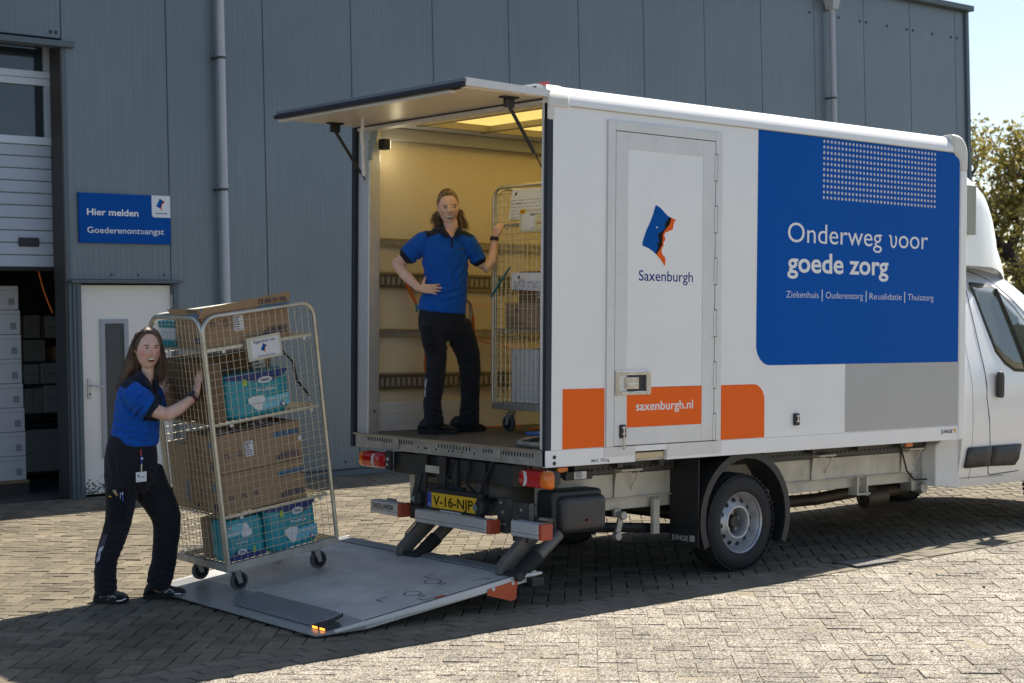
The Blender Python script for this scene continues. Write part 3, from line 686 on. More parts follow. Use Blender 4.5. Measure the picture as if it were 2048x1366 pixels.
# roof hatch
ht = MB().prism([(.03, .0, 3.285), (.03, .0, 3.245), (-.665, .0, 3.255), (-.665, .0, 3.295)], (0, 2.185, 0)).build('rear_hatch', WHITE, tk, bevel=.003)
MB().box((-.66, .03, 3.240), (.0, 2.17, 3.2535)).build('hatch_lining', mat('hatch_cream', (.68, .58, .45), .35), ht)
MB().prism([(-.668, -.004, 3.302), (.02, -.004, 3.29), (.02, -.004, 3.245), (-.668, -.004, 3.253)], (0, .010, 0)).build('hatch_edge', ALU, ht)
MB().box((-.685, -.01, 3.275), (-.664, 2.195, 3.300)).build('hatch_edge', mat('hatch_lip_grey', (.16, .18, .22), .5), ht, bevel=.003)
MB().box((-.70, -.005, 3.243), (-.664, 2.205, 3.272)).build('hatch_seal', NAVYS, ht, bevel=.008)
MB().box((-.665, .16, 3.226), (-.62, 2.2, 3.2405)).build('hatch_rail', ALU, ht, bevel=.003)
MB().box((-.68, .06, 3.235), (-.65, .14, 3.26)).build('hatch_catch', BLK, ht, bevel=.004)
for y, x in ((2.06, -.26), (.14, -.20)):
    br = MB().box((x - .07, y - .03, 3.228), (x + .06, y + .03, 3.2395)).box((x - .045, y - .012, 3.17), (x + .035, y + .012, 3.23)).build('strut_bracket', BLK, ht, bevel=.006)
    e = (.09, y - .02 if y > 1 else y - .02, 2.70)
    p0 = Vector((x, y, 3.175)); p1 = Vector((.095, 2.06 if y > 1 else .09, 2.72)); pm = p0.lerp(p1, .62)
    MB().cyl(p0, pm, .012, n=10).build('gas_strut', BLK, ht, smooth=40)
    MB().cyl(pm, p1, .0055, n=8).ball(p1, .018, 8).build('strut_rod', DKST, ht, smooth=40)
pts = [(-.64, 1.72, 3.225), (-.64, 1.735, 3.20), (-.62, 1.76, 3.1), (-.56, 1.80, 2.98), (-.555, 1.80, 2.84), (-.545, 1.785, 2.6), (-.54, 1.78, 2.3)]
pts = [tuple(on(0, -.25, *q)) for q in ((737, 207), (731, 217), (726, 240), (724, 272), (727, 310), (727, 335), (728, 352))]
MB().tube(pts, .016, 8, squash=.6).build('pull_strap', mat('strap_silver', (.72, .74, .80), .4), ht, smooth=50)
MB().tube([tuple(on(0, -.25, *q)) for q in ((728, 300), (731, 325), (735, 345), (734, 362), (729, 370))], .004, 6).build('pull_cord', mat('cord_grey', (.45, .45, .45), .6), ht)
lk = MB().box((.0, 1.955, 2.98), (-.012, 2.01, 3.13)).build('latch_bracket', GALV, tk, bevel=.004)
MB().prism([(-.005, 1.99, 3.0), (-.005, 1.955, 3.02), (-.005, 1.90, 3.13), (-.005, 1.88, 3.19), (-.005, 1.97, 3.19), (-.005, 1.99, 3.14)], (-.006, 0, 0)).build('gusset', mat('zinc_green', (.36, .42, .36), .4, .6), lk, bevel=.002)
lm = MB().box((.06, 1.90, 3.06), (.12, 1.98, 3.14)).build('load_lamp', BLK, tk, bevel=.01)
ll = bpy.data.lights.new('lamp_light', 'POINT'); ll.energy = .28; ll.color = (1, .9, .6); ll.shadow_soft_size = .03
lo = bpy.data.objects.new('lamp_light', ll); COL.objects.link(lo); lo.location = (.22, 1.97, 3.02); lo.parent = lm
MB().box((.121, 1.91, 3.07), (.124, 1.97, 3.13)).build('lamp_lens', emis('lamp_glow', (1, .92, .7), 2), lm)
# side door
df = MB()
for a, b in (((.525, .97), (.594, 3.142)), ((1.56, .97), (1.627, 3.142)), ((.594, 3.077), (1.56, 3.142))): df.box((a[0], -.012, a[1]), (b[0], -.001, b[1]))
df = df.build('door_frame', ALU, tk, bevel=.003)
dl = MB()
for a, b in (((.599, .975), (.713, 3.072)), ((1.434, .975), (1.555, 3.072)), ((.713, 2.957), (1.434, 3.072)), ((.713, .975), (1.434, 1.094))): dl.box((a[0], -.010, a[1]), (b[0], -.001, b[1]))
dl = dl.build('side_door', ALU, tk, bevel=.0025)
MB().box((.594, -.004, .97), (1.56, -.0008, 3.077)).build('door_gap', BLKR, dl)
MB().box((.713, -.007, 1.362), (1.434, -.0042, 2.957)).build('door_panel', WHITE, dl)
MB().box((.711, -.0085, 1.094), (1.434, -.0042, 1.36)).build('orange_panel', ORANGE, dl)
mb = MB(); o = S(1283, 532); logo(mb, (S(1283, 500)[0], -.0078, S(1349, 534)[1]), *SX, S(1318, 411)[1] - S(1349, 534)[1], (0, 1, 2, 3)); mb.build('emblem', [LOGOB, BLKW, LOGOO, TXTW], dl, fix=False)
mb = MB(); a = S(1276, 561); b = S(1384, 563); text(mb, 'Saxenburgh', (a[0], -.0078, a[1]), *SX, .073, b[0] - a[0], 0, .004); mb.build('lettering', TXTB, dl, fix=False)
mb = MB(); a = S(1270, 821); b = S(1384, 819); text(mb, 'saxenburgh.nl', (a[0], -.0092, a[1]), *SX, .062, b[0] - a[0], 0, .012); mb.build('lettering', TXTW, dl, fix=False)
for k in range(6):
    z0 = S(1430, 310 + k * 103.5)[1]; z1 = S(1430, 362 + k * 103.5)[1]
    h = MB().box((1.548, -.0145, z1), (1.572, -.010, z0)).build('hinge', ALU, dl, bevel=.002)
    MB().box((1.5725, -.0135, z1), (1.5755, -.0095, z0)).box((1.548, -.0152, z1 - .004), (1.576, -.0095, z1)).box((1.552, -.0152, z0), (1.576, -.0095, z0 + .004)).build('hinge_gap', BLKR, h)
STEEL = mat('stainless', (.62, .60, .56), .2, .85, var=.12, vs=12)
hd = MB()
for a, b in (((.60, 1.31), (.645, 1.475)), ((.885, 1.31), (.93, 1.475)), ((.645, 1.445), (.885, 1.475)), ((.645, 1.31), (.885, 1.338))): hd.box((a[0], -.022, a[1]), (b[0], -.0085, b[1]))
hd = hd.build('paddle_handle', STEEL, dl, bevel=.008, seg=3)
MB().box((.645, -.0095, 1.338), (.885, -.0088, 1.445)).build('recess', BLK, hd)
MB().box((.69, -.020, 1.352), (.815, -.010, 1.432)).box((.70, -.026, 1.362), (.81, -.019, 1.39)).build('paddle', STEEL, hd, bevel=.008, seg=3)
def latch(x, z, par, pin):
    l = MB().box((x - .028, -.024, z - .045), (x + .028, -.001, z + .045)).build('latch', BLK, par, bevel=.008)
    MB().box((x - .006, -.032, z - .015), (x + .006, -.022, z + .035)).box((x - .016, -.03, z + .02), (x + .016, -.0225, z + .032)).box((x - .016, -.03, z - .02), (x + .016, -.0225, z - .008)).build('latch_bar', STEEL, l, bevel=.003)
    if pin: MB().cyl((x, -.028, z - .115), (x, -.028, z - .02), .006, n=8).ball((x, -.028, z - .115), .009, 8).build('latch_pin', STEEL, l, smooth=40)
latch(.672, 1.07, dl, True); latch(2.44, 1.092, tk, False)
# coachbuilder's plate
lp = MB().box((4.20, -.0055, .905), (4.445, -.0042, .955)).build('maker_plate', TXTW, tk)
mb = MB(); text(mb, 'JUNGE', (4.225, -.0062, .918), *SX, .028, .155, 0, .03); mb.build('lettering', BLKW, lp, fix=False)
mb = MB(); mb.box((4.39, -.0062, .932), (4.425, -.0058, .95)); mb.box((4.405, -.0062, .916), (4.425, -.0058, .932)); mb.build('emblem', mat('maker_orange', (.8, .36, .05), .5), lp)

# underbody
BEAM = mat('chassis_beam', (.58, .54, .46), .55, .15, var=.16, vs=5, dirt=.35, dirtcol=(.22, .18, .13), ds=3)
for y0, y1 in ((.34, .40), (1.76, 1.82)):
    MB().box((.25, y0, .575), (4.95, y1, .745)).box((.25, y0 - .02, .57), (4.95, y0 + .03, .58)).box((.25, y0 + .02, .49), (4.95, y1, .57)).build('chassis_beam', BEAM, tk, bevel=.006)
pr = MB().box((.15, .30, .755), (4.55, .33, .862)).build('perforated_rail', DKST, tk)
mb = MB()
for k in range(86): mb.box((.18 + k * .05, .2985, .782), (.198 + k * .05, .2998, .800))
mb.build('holes', BLKR, pr, kind='stuff')
for x in (.45, .85, 1.25, 2.35, 2.9, 3.45, 4.0):
    MB().box((x, .22, .80), (x + .05, 2.0, .86)).build('cross_member', DKST, tk)
for x in (.92, 3.02, 4.15):
    mb = MB(); mb.prism([(x, .30, .80), (x + .02, .30, .80), (x + .02, .335, .60), (x, .335, .60)], (0, .03, 0)); mb.box((x - .03, .22, .77), (x + .17, .34, .785)); mb.prism([(x + .15, .24, .77), (x + .16, .24, .77), (x + .16, .335, .60), (x + .15, .335, .60)], (0, .01, 0)); mb.box((x, .325, .58), (x + .17, .3385, .77))
    mb.build('outrigger', BEAM, tk, bevel=.003)
x = 3.55; mb = MB(); mb.box((x, .30, .44), (x + .02, .40, .58)); mb.box((x + .12, .30, .42), (x + .14, .40, .58)); mb.box((x, .30, .43), (x + .17, .40, .445)); mb.box((x, .385, .44), (x + .14, .40, .57)); mb.build('bracket', BEAM, tk, bevel=.003)
mb = MB().box((1.28, .30, .30), (1.34, .335, .55)); mb.box((2.40, .22, .28), (2.47, .28, .60)); mb.prism([(2.30, .25, .30), (2.38, .25, .26), (2.50, .25, .55), (2.44, .25, .60), (2.30, .25, .48)], (0, .02, 0)); mb.build('spring_hanger', BEAM, tk, bevel=.004)
mb = MB(); mb.tube([(.35, .40, .40), (1.0, .40, .36), (1.6, .40, .31)], .035, 8); mb.tube([(.35, 1.75, .40), (1.6, 1.75, .31)], .035, 8); mb.build('trailing_arm', BLK, tk, smooth=40)
mb = MB(); mb.box((.93, .33, .44), (.99, .36, .50)); mb.prism([(.95, .30, .47), (1.00, .30, .475), (.95, .30, .30), (.90, .30, .29)], (0, .02, 0)); mb.cyl((.975, .28, .455), (.975, .325, .455), .03, n=12); mb.cyl((.925, .28, .315), (.925, .325, .315), .03, n=12); mb.build('spring_shackle', GALV, tk, bevel=.003)
mb = MB(); mb.cyl((1.97, .35, .36), (1.97, 1.85, .36), .055, n=14); mb.build('rear_axle', BLK, tk, smooth=40)
mb = MB(); mb.tube([(2.85, 1.2, .30), (3.2, 1.0, .32), (3.6, .75, .36), (4.0, .62, .42), (4.25, .58, .40), (4.45, .50, .42)], .05, 10); mb.lathe((4.14, .6, .36), (1, -.2, .1), [(.01, -.13), (.085, -.11), (.09, .1), (.01, .13)], 14); mb.build('exhaust', mat('exhaust_brown', (.12, .09, .07), .55, .6, var=.3, vs=9), tk, smooth=40)
mb = MB(); mb.lathe((3.2, 1.2, .30), (0, 0, 1), [(.02, -.09), (.30, -.09), (.34, 0), (.30, .09), (.02, .09)], 28); mb.build('spare_wheel', BLKR, tk, smooth=40)
MB().box((2.2, .75, .46), (3.4, 1.5, .74)).build('fuel_tank', BLK, tk, bevel=.04)
mb = MB(); mb.box((4.2, .31, .74), (4.5, .40, .86)); mb.box((4.3, .33, .42), (4.44, .45, .80)); mb.cyl((4.42, .29, .44), (4.42, .40, .44), .045, n=12); mb.build('mount_bracket', GALV, tk, bevel=.004)
MB().tube([(4.10, .29, .78), (4.15, .27, .6), (4.25, .27, .52), (4.5, .29, .51), (4.62, .30, .50)], .008, 6).build('cable', BLK, tk)
for x in (.30, 4.10):
    MB().box((x, .215 if x < 1 else .24, .795), (x + .09, .235 if x < 1 else .26, .83)).build('side_marker', AMBL, tk, bevel=.004)
mb = MB(); mb.box((.36, .20, .74), (.60, .24, .80)); mk = mb.build('tow_module', BLK, tk, bevel=.006)
mb = MB(); mb.box((.43, .1965, .746), (.54, .1995, .796)); ml = mb.build('module_label', PAPER, mk)
mb = MB(); r_ = random.Random(4)
for q in range(5): mb.box((.44, .1958, .752 + q * .009), (.44 + r_.uniform(.05, .09), .1964, .756 + q * .009))
mb.build('print', INK, ml)
# wheels
def wheel(x, y, z, sgn, nm='wheel'):
    """sgn -1: outer face towards -Y"""
    w = MB(); ax = Vector((0, sgn, 0)); c = Vector((x, y, z))
    w.lathe(c, ax, [(.215, -.11), (.26, -.118), (.32, -.115), (.345, -.09), (.352, -.04), (.3535, 0), (.352, .04), (.346, .085), (.325, .108), (.285, .117), (.25, .116), (.228, .105), (.214, .09)], 56)
    for k in range(52):
        a = 2 * pi * k / 52
        for o in (-.088, -.03, .03, .088):
            M = Matrix.Translation(c + ax * o) @ Matrix.Rotation(a, 4, 'Y')
            w.box((-.017, -.022, .342 if abs(o) > .05 else .349), (.010, .022, .352 if abs(o) > .05 else .357), 0, M)
    w = w.build(nm, mat('tyre_rubber', (.020, .020, .021), .78, var=.25, vs=14, bump=.2, bs=40), tk, smooth=35)
    RIM = mat('rim_silver', (.50, .50, .51), .38, .55, var=.08, vs=8)
    rm_ = MB(); rm_.lathe(c, ax, [(.213, .098), (.222, .110), (.224, .104), (.212, .085), (.203, .055), (.196, .02), (.192, .012), (.182, .03), (.150, .052), (.128, .068), (.118, .078), (.108, .078), (.100, .062), (.095, .02), (.090, -.012), (.02, -.015)], 48)
    rm_ = rm_.build('rim', RIM, w, smooth=40)
    for k in range(12):
        h = MB()
        a = 2 * pi * k / 12 + .13
        p = c + Vector((cos(a) * .160, 0, sin(a) * .160)) + ax * .0475
        nrm = (ax + Vector((cos(a), 0, sin(a))) * .55).normalized()
        h.lathe(p + nrm * .003, nrm, [(.0001, .0), (.019, .0)], 12); h.build('rim_hole', BLKR, rm_, fix=False)
    MB().lathe(c, ax, [(.0005, -.010), (.092, -.010)], 28).build('hub_recess_dark', DKST, rm_, fix=False)  # dark disc paints shade into the hub recess
    h = MB()
    h.lathe(c, ax, [(.001, .045), (.042, .045), (.046, .04), (.047, -.015)], 20); h.build('hub_cap', BLK, rm_, smooth=40)
    h = MB()
    for k in range(5):
        a = 2 * pi * k / 5 + .3; p = c + Vector((cos(a) * .066, 0, sin(a) * .066))
        h.cyl(p - ax * .016, p + ax * .018, .014, n=8); h.cyl(p + ax * .018, p + ax * .022, .008, n=8)
    h.build('wheel_nuts', GALV, rm_, kind='stuff')
    return w
wheel(1.97, .205, .353, -1); wheel(1.97, 1.995, .353, 1)
wheel(6.30, .25, .353 + .067, -1); wheel(6.30, 1.95, .353 + .067, 1)
# mudguards
for y0, y1, yo in ((.055, .335, .055), (2.145, 1.865, 2.145)):
    mb = MB(); th = [(205 - 232 * k / 20) for k in range(21)]
    cx, cz, r = 1.965, .40, .475
    def pt(t, rr, y):
        t = radians(t); zz = cz + rr * sin(t); return (cx + rr * cos(t), y, min(zz, .86))
    rg = [[pt(t, r, y0), pt(t, r, y1), pt(t, r - .012, y1), pt(t, r - .012, y0)] for t in th]
    mb.rings(rg, 0, True)
    sg_ = 1 if y0 < 1 else -1
    rg = [[pt(t, r, y0), pt(t, r + .004, y0 - .012 * sg_), pt(t, r - .05, y0 - .012 * sg_), pt(t, r - .05, y0)] for t in th]
    mb.rings(rg, 0, True)
    mb.build('mudguard', mat('mudguard_black', (.024, .024, .026), .5, var=.2, vs=10), tk, smooth=40)
mf = MB().box((1.475, .055, .215), (1.485, .335, .86)).build('mud_flap', mat('flap_rubber', (.016, .016, .017), .65, var=.2, vs=10), tk)
mb = MB(); text(mb, 'JUNGE', (1.473, .315, .252), *RX, .036, .165, 0, .03); mb.box((1.4725, .085, .252), (1.4735, .135, .295)); mb.build('lettering', mat('flap_print', (.42, .42, .43), .6), mf, fix=False)
MB().box((1.475, 1.865, .215), (1.485, 2.145, .86)).build('mud_flap', MATS['flap_rubber'], tk)

# rear lights
def lamp(y0, y1, amber_hi):
    """amber_hi: the amber end is at y0 (the larger y)"""
    z0, z1 = .725, .845
    hb_ = MB().box((-.015, y1 + .01, z0 + .005), (.04, y0 - .01, z1 - .005)).build('tail_light', BLK, tk, bevel=.012)
    s = 1 if amber_hi else -1; ya = y0 if amber_hi else y1
    def seg(a, b): return (min(ya - s * a, ya - s * b), max(ya - s * a, ya - s * b))
    ln = abs(y0 - y1)
    def body(a, b, m_, nm, r0, r1):
        mb = MB(); lo, hi = seg(a, b); rg = []
        for k in range(7):
            y = lerp(lo, hi, k / 6); d = min(abs(y - y0), abs(y - y1)); f = min(1, (d / .05)) ; f = math.sqrt(max(0, 1 - (1 - f) ** 2)); hz = (z1 - z0) / 2 * (.62 + .38 * f); dp = .02 + .035 * f; zc = (z0 + z1) / 2
            rg.append([(-.01, y, zc - hz), (-.01 - dp * .7, y, zc - hz * .86), (-.01 - dp, y, zc - hz * .5), (-.01 - dp, y, zc + hz * .5), (-.01 - dp * .7, y, zc + hz * .86), (-.01, y, zc + hz)])
        mb.rings(rg, 0, True); return mb.build(nm, m_, hb_, smooth=40)
    body(0, .075, AMBL, 'amber_lens', 0, 0); body(.0755, ln, REDL, 'red_lens', 0, 0)
    mb = MB(); cy = ya - s * (ln - .105); pts = []
    for k in range(9):
        t = radians(-70 + 140 * k / 8); pts.append((-.0685, cy + s * (.05 * cos(t) - .03), (z0 + z1) / 2 + .052 * sin(t)))
    for k in range(9):
        t = radians(70 - 140 * k / 8); pts.append((-.0685, cy + s * (.022 * cos(t) - .03), (z0 + z1) / 2 + .048 * sin(t)))
    mb.prism(pts, (.012, 0, 0)); mb.build('clear_lens', CLRL, hb_)
    return hb_
lamp(2.055, 1.74, True); lamp(.225, -.105, False)
MB().box((-.03, 1.675, .715), (.0, 1.74, .86)).build('light_bracket', BLK, tk, bevel=.01)
mb = MB(); mb.cyl((-.034, 1.71, .76), (-.028, 1.71, .76), .011, n=8); mb.cyl((-.034, 1.705, .80), (-.029, 1.705, .80), .014, n=8); mb.build('bracket_hole', PIPE, tk)
MB().box((-.01, -.02, .745), (.12, .05, .83)).build('light_bracket', BLK, tk, bevel=.01)
# crossbeam, cage and brackets under the sill
MB().box((.03, .35, .70), (.15, 1.72, .85)).build('rear_crossbeam', mat('crossbeam_dark', (.035, .034, .033), .6, var=.3, vs=7), tk, bevel=.008)
mb = MB()
for y in (1.30, 1.08): mb.box((-.02, y - .045, .47), (.0, y + .045, .86))
mb.prism([(-.03, 1.36, .52), (-.03, 1.43, .52), (-.03, 1.35, .73), (-.03, 1.29, .73)], (.02, 0, 0)); mb.box((-.03, 1.36, .40), (-.005, 1.43, .53)); mb.box((-.01, .85, .62), (.03, 1.3, .66)); mb.box((.0, .93, .60), (.04, .99, .85)); mb.box((.0, .62, .58), (.04, .66, .85)); mb.box((-.01, .62, .60), (.03, 1.40, .635))
mb.build('lift_bracket', mat('bracket_black', (.026, .026, .027), .5, var=.3, vs=9), tk, bevel=.004)
mb = MB(); mb.box((-.022, 1.26, .74), (-.0205, 1.10, .79)); mb.box((.10, .85, .69), (.104, .60, .78)); mb.build('light_bracket', BEAM, tk)
mb = MB(); mb.tube([(.02, .55, .86), (-.01, .62, .72), (.0, .66, .62), (.06, .60, .58)], .013, 8); mb.tube([(.02, .80, .86), (-.0, .82, .7), (.05, .75, .60), (.08, .52, .60), (.0, .45, .54)], .011, 8); mb.tube([(.0, .95, .85), (-.02, 1.02, .7), (.02, .90, .62)], .007, 6)
mb.build('cables', BLKR, tk, smooth=40)
mb = MB(); mb.lathe((.45, .75, .60), (1, 0, 0), [(.02, -.35), (.13, -.34), (.14, 0), (.13, .4), (.02, .41)], 18); mb.build('lift_tube', mat('tube_beige', (.22, .20, .17), .6, var=.3, vs=6), tk, smooth=40)
mb = MB(); mb.box((-.02, .36, .40), (.03, .46, .63)); mb.box((-.02, .13, .36), (.02, .30, .62)); pb = mb.build('bracket_plate', DKST, tk, bevel=.004)
mb = MB()
for y, z in ((.42, .60), (.40, .54), (.42, .46), (.38, .46), (.21, .57), (.21, .47), (.16, .41)): mb.cyl((-.024, y, z), (-.0202, y, z), .011, n=8)
mb.build('bracket_holes', GALV, pb)
# number plate
np_ = MB().box((-.085, .56, .485), (-.04, 1.19, .645)).build('plate_holder', BLK, tk, bevel=.006)
pl_ = MB().box((-.090, .595, .512), (-.0855, 1.14, .616)).build('number_plate', PLATEY, np_, bevel=.003)
MB().box((-.0912, 1.095, .514), (-.0903, 1.138, .614)).build('country_band', mat('plate_blue', (.01, .06, .40), .4), pl_)
mb = MB(); text(mb, 'V-16-NJP', (-.0915, 1.075, .531), *RX, .068, .445, 0, .012); mb.build('lettering', BLKW, pl_, fix=False)
mb = MB(); text(mb, 'NL', (-.0918, 1.13, .525), *RX, .018, .026, 0, .01); mb.build('lettering', TXTW, pl_, fix=False)
mb = MB(); r_ = random.Random(1); y = 1.0
while y > .78: w_ = r_.uniform(.006, .014); mb.box((-.0858, y - w_, .4935), (-.0852, y, .502)); y -= w_ + .003
mb.build('dealer_print', TXTW, np_, kind='stuff')
for y in (1.235, .535):
    q = MB().box((-.13, y - .04, .515), (-.05, y + .04, .61)).build('plate_lamp', BLK, np_, bevel=.022, seg=3)
    MB().cyl((-.134, y + .02, .56), (-.12, y + .02, .56), .022, n=14).build('plate_lamp_glass', mat('lamp_glass', (.16, .2, .24), .15, coat=.5), q, smooth=40)
# underrun bars
def bar(y0, y1, z0, z1, nm=None):
    b = MB().box((-.16, y1, z0), (-.07, y0, z1)).build('underrun_bar', ALUS, tk, bevel=.012, seg=3)
    MB().box((-.1605, y1 + .0, z0 + .028), (-.1598, y0 - .01, z0 + .031)).build('bar_groove', DKST, b)
    MB().box((-.163, y1 - .035, z0 - .002), (-.067, y1 + .0, z1 + .002)).build('end_cap', REDP, b, bevel=.006)
    if nm:
        mb = MB(); text(mb, nm, (-.1612, y0 - .035, z0 + .040), *RX, .038, .255, 0, .008); mb.build('lettering', BLKW, b, fix=False)
bar(1.74, 1.40, .42, .515, 'DHOLLANDIA'); bar(1.20, .40, .405, .495); bar(.155, -.125, .42, .52)
MB().box((-.08, 1.28, .45), (-.02, 1.52, .50)).build('bar_arm', DKST, tk); MB().box((-.08, .05, .44), (.1, .20, .50)).build('bar_arm', DKST, tk)
MB().box((-.10, 1.52, .515), (-.08, 1.62, .53)).build('bar_clip', GALV, tk)
# lift arms
for yc in (1.32, .22):
    mb = MB(); M = Matrix.Identity(4)
    mb.prism([(.24, yc, .50), (.16, yc, .42), (-.20, yc, .14), (-.24, yc, .18), (-.22, yc, .24), (.10, yc, .52)], (0, -.06, 0)); mb.build('lift_arm', mat('arm_steel', (.15, .14, .13), .5, .35, var=.3, vs=9), tk, bevel=.008)
    mb = MB(); mb.cyl((.20, yc - .13, .41), (.0, yc - .13, .265), .042, n=14); mb.build('lift_cylinder', MATS['arm_steel'], tk, smooth=40)
    mb = MB(); mb.cyl((.02, yc - .13, .28), (-.14, yc - .13, .165), .050, .043, n=12); mb.build('cylinder_boot', BLKR, tk, smooth=40)
    mb = MB(); mb.box((-.10, yc - .22, .10), (.0, yc + .02, .16)); mb.cyl((-.18, yc - .2, .17), (-.18, yc + .02, .17), .03, n=10); mb.build('hinge_block', BLK, tk, bevel=.006)
MB().tube([(-.10, 1.42, .215), (-.06, 1.43, .30), (-.02, 1.40, .36), (.03, 1.36, .42), (.0, 1.34, .47)], .006, 6).build('cable', BLKR, tk)
# pump box
pbx = MB().box((.21, .16, .39), (.66, .34, .68)).build('pump_box', mat('box_black', (.030, .030, .032), .5, var=.15, vs=9), tk, bevel=.03, seg=3)
MB().box((.245, .10, .40), (.65, .20, .645)).build('box_lid', mat('lid_black', (.040, .040, .043), .42, var=.12, vs=9), pbx, bevel=.045, seg=4)
DHL = mat('lid_print', (.16, .055, .04), .6)
mb = MB(); text(mb, 'DHOLLANDIA', (.355, .0985, .435), *SX, .018, .20, 0, .012)
for k in range(5):
    a = radians(90 + (k - 2) * 38); mb.face([(.455 + .012 * cos(a + 1.2), .0985, .475 + .012 * sin(a + 1.2)), (.455 + .012 * cos(a - 1.2), .0985, .475 + .012 * sin(a - 1.2)), (.455 + .045 * cos(a), .0985, .475 + .035 * sin(a))])
mb.box((.41, .0983, .462), (.50, .0987, .468)); mb.build('lettering', DHL, pbx, fix=False)

# lift platform
PSL = .137; PX0, PX1, PY0, PY1 = -1.68, -.06, .08, 2.2
pf = lambda x: -.035 + PSL * (x - PX0)
PLAT = bpy.data.materials.new('platform_metal'); PLAT.use_nodes = True
def platmat():
    nt = PLAT.node_tree; N = nt.nodes; L_ = nt.links; b = N['Principled BSDF']; b.inputs['Metallic'].default_value = .25; b.inputs['Roughness'].default_value = .42
    tc = N.new('ShaderNodeTexCoord'); mp = N.new('ShaderNodeMapping'); mp.inputs['Scale'].default_value = (1, 1, .001); L_.new(tc.outputs['Object'], mp.inputs[0])
    # worn arcs pressed into the deck: rings repeated along the deck in bands
    sp = N.new('ShaderNodeSeparateXYZ'); L_.new(mp.outputs[0], sp.inputs[0])
    fy = N.new('ShaderNodeMath'); fy.operation = 'PINGPONG'; fy.inputs[1].default_value = .135; L_.new(sp.outputs[1], fy.inputs[0])
    sq = N.new('ShaderNodeMath'); sq.operation = 'MULTIPLY'; L_.new(fy.outputs[0], sq.inputs[0]); L_.new(fy.outputs[0], sq.inputs[1])
    sm = N.new('ShaderNodeMath'); sm.operation = 'MULTIPLY_ADD'; sm.inputs[1].default_value = 3.2; L_.new(sq.outputs[0], sm.inputs[0]); L_.new(sp.outputs[0], sm.inputs[2])
    fr = N.new('ShaderNodeMath'); fr.operation = 'PINGPONG'; fr.inputs[1].default_value = .0125; L_.new(sm.outputs[0], fr.inputs[0])
    n = N.new('ShaderNodeTexNoise'); n.inputs['Scale'].default_value = 4; n.inputs['Detail'].default_value = 7; L_.new(tc.outputs['Object'], n.inputs['Vector'])
    r = N.new('ShaderNodeValToRGB'); e = r.color_ramp.elements; e[0].position = .3; e[1].position = .72; e[0].color = (.50, .50, .50, 1); e[1].color = (.76, .76, .75, 1); L_.new(n.outputs[0], r.inputs[0])
    mr = N.new('ShaderNodeMapRange'); mr.inputs[1].default_value = .0; mr.inputs[2].default_value = .0125; mr.inputs[3].default_value = .84; mr.inputs[4].default_value = 1.08; L_.new(fr.outputs[0], mr.inputs[0])
    vm = N.new('ShaderNodeVectorMath'); vm.operation = 'SCALE'; L_.new(r.outputs[0], vm.inputs[0]); L_.new(mr.outputs[0], vm.inputs['Scale']); L_.new(vm.outputs[0], b.inputs['Base Color'])
    bp = N.new('ShaderNodeBump'); bp.inputs['Strength'].default_value = .5; bp.inputs['Distance'].default_value = .004; L_.new(fr.outputs[0], bp.inputs['Height'])
    bp.inputs['Distance'].default_value = .25; L_.new(bp.outputs[0], b.inputs['Normal'])
platmat()
PSM = mat('platform_smooth', (.40, .405, .41), .32, .4, var=.15, vs=4, stretch=(1, 6, 1))
def pq(x, y, dz=0): return (x, y, pf(x) + dz)
lp = MB(); x2 = -1.33
lp.hexa([pq(PX0, PY0, -.006), pq(x2, PY0, -.05), pq(x2, PY1, -.05), pq(PX0, PY1, -.006)], [pq(PX0, PY0), pq(x2, PY0), pq(x2, PY1), pq(PX0, PY1)])
lp = lp.build('lift_platform', PSM, tk)
MB().hexa([pq(x2, PY0, -.05), pq(PX1, PY0, -.055), pq(PX1, PY1, -.055), pq(x2, PY1, -.05)], [pq(x2, PY0, .0015), pq(PX1, PY0, .0015), pq(PX1, PY1, .0015), pq(x2, PY1, .0015)]).build('deck', PLAT, lp)
MB().hexa([pq(PX1 - .10, PY0, .0), pq(PX1, PY0, -.02), pq(PX1, PY1, -.02), pq(PX1 - .10, PY1, .0)], [pq(PX1 - .10, PY0, .006), pq(PX1, PY0, .006), pq(PX1, PY1, .006), pq(PX1 - .10, PY1, .006)]).build('hinge_rail', PSM, lp, bevel=.003)
MB().hexa([pq(PX1 - .115, PY0 + .03, .0), pq(PX1 - .105, PY0 + .03, .0), pq(PX1 - .105, PY1, .0), pq(PX1 - .115, PY1, .0)], [pq(PX1 - .115, PY0 + .03, .003), pq(PX1 - .105, PY0 + .03, .003), pq(PX1 - .105, PY1, .003), pq(PX1 - .115, PY1, .003)]).build('deck_groove', DKST, lp)
for y0, y1 in ((PY0 - .022, PY0), (PY1, PY1 + .02)):
    MB().hexa([pq(PX0 + .12, y0, -.012), pq(PX1 + .04, y0, -.058), pq(PX1 + .04, y1, -.058), pq(PX0 + .12, y1, -.012)], [pq(PX0 + .12, y0, .003), pq(PX1 + .04, y0, .003), pq(PX1 + .04, y1, .003), pq(PX0 + .12, y1, .003)]).build('edge_rail', ALU, lp, bevel=.002)
MB().hexa([pq(x2, PY0, .0), pq(PX1 - .02, PY0, .0), pq(PX1 - .02, PY0 + .012, .0), pq(x2, PY0 + .012, .0)], [pq(x2, PY0, .0045), pq(PX1 - .02, PY0, .0045), pq(PX1 - .02, PY0 + .012, .0045), pq(x2, PY0 + .012, .0045)]).build('edge_seal', BLKR, lp)
MB().prism([pq(PX1 + .06, PY0 - .06, -.02), pq(PX1 + .06, PY0 - .06, -.006), pq(PX1 - .06, PY0 - .03, .003), pq(PX1 - .06, PY0 - .03, -.02)], (0, .06, 0)).build('rail_tip', ALU, lp)
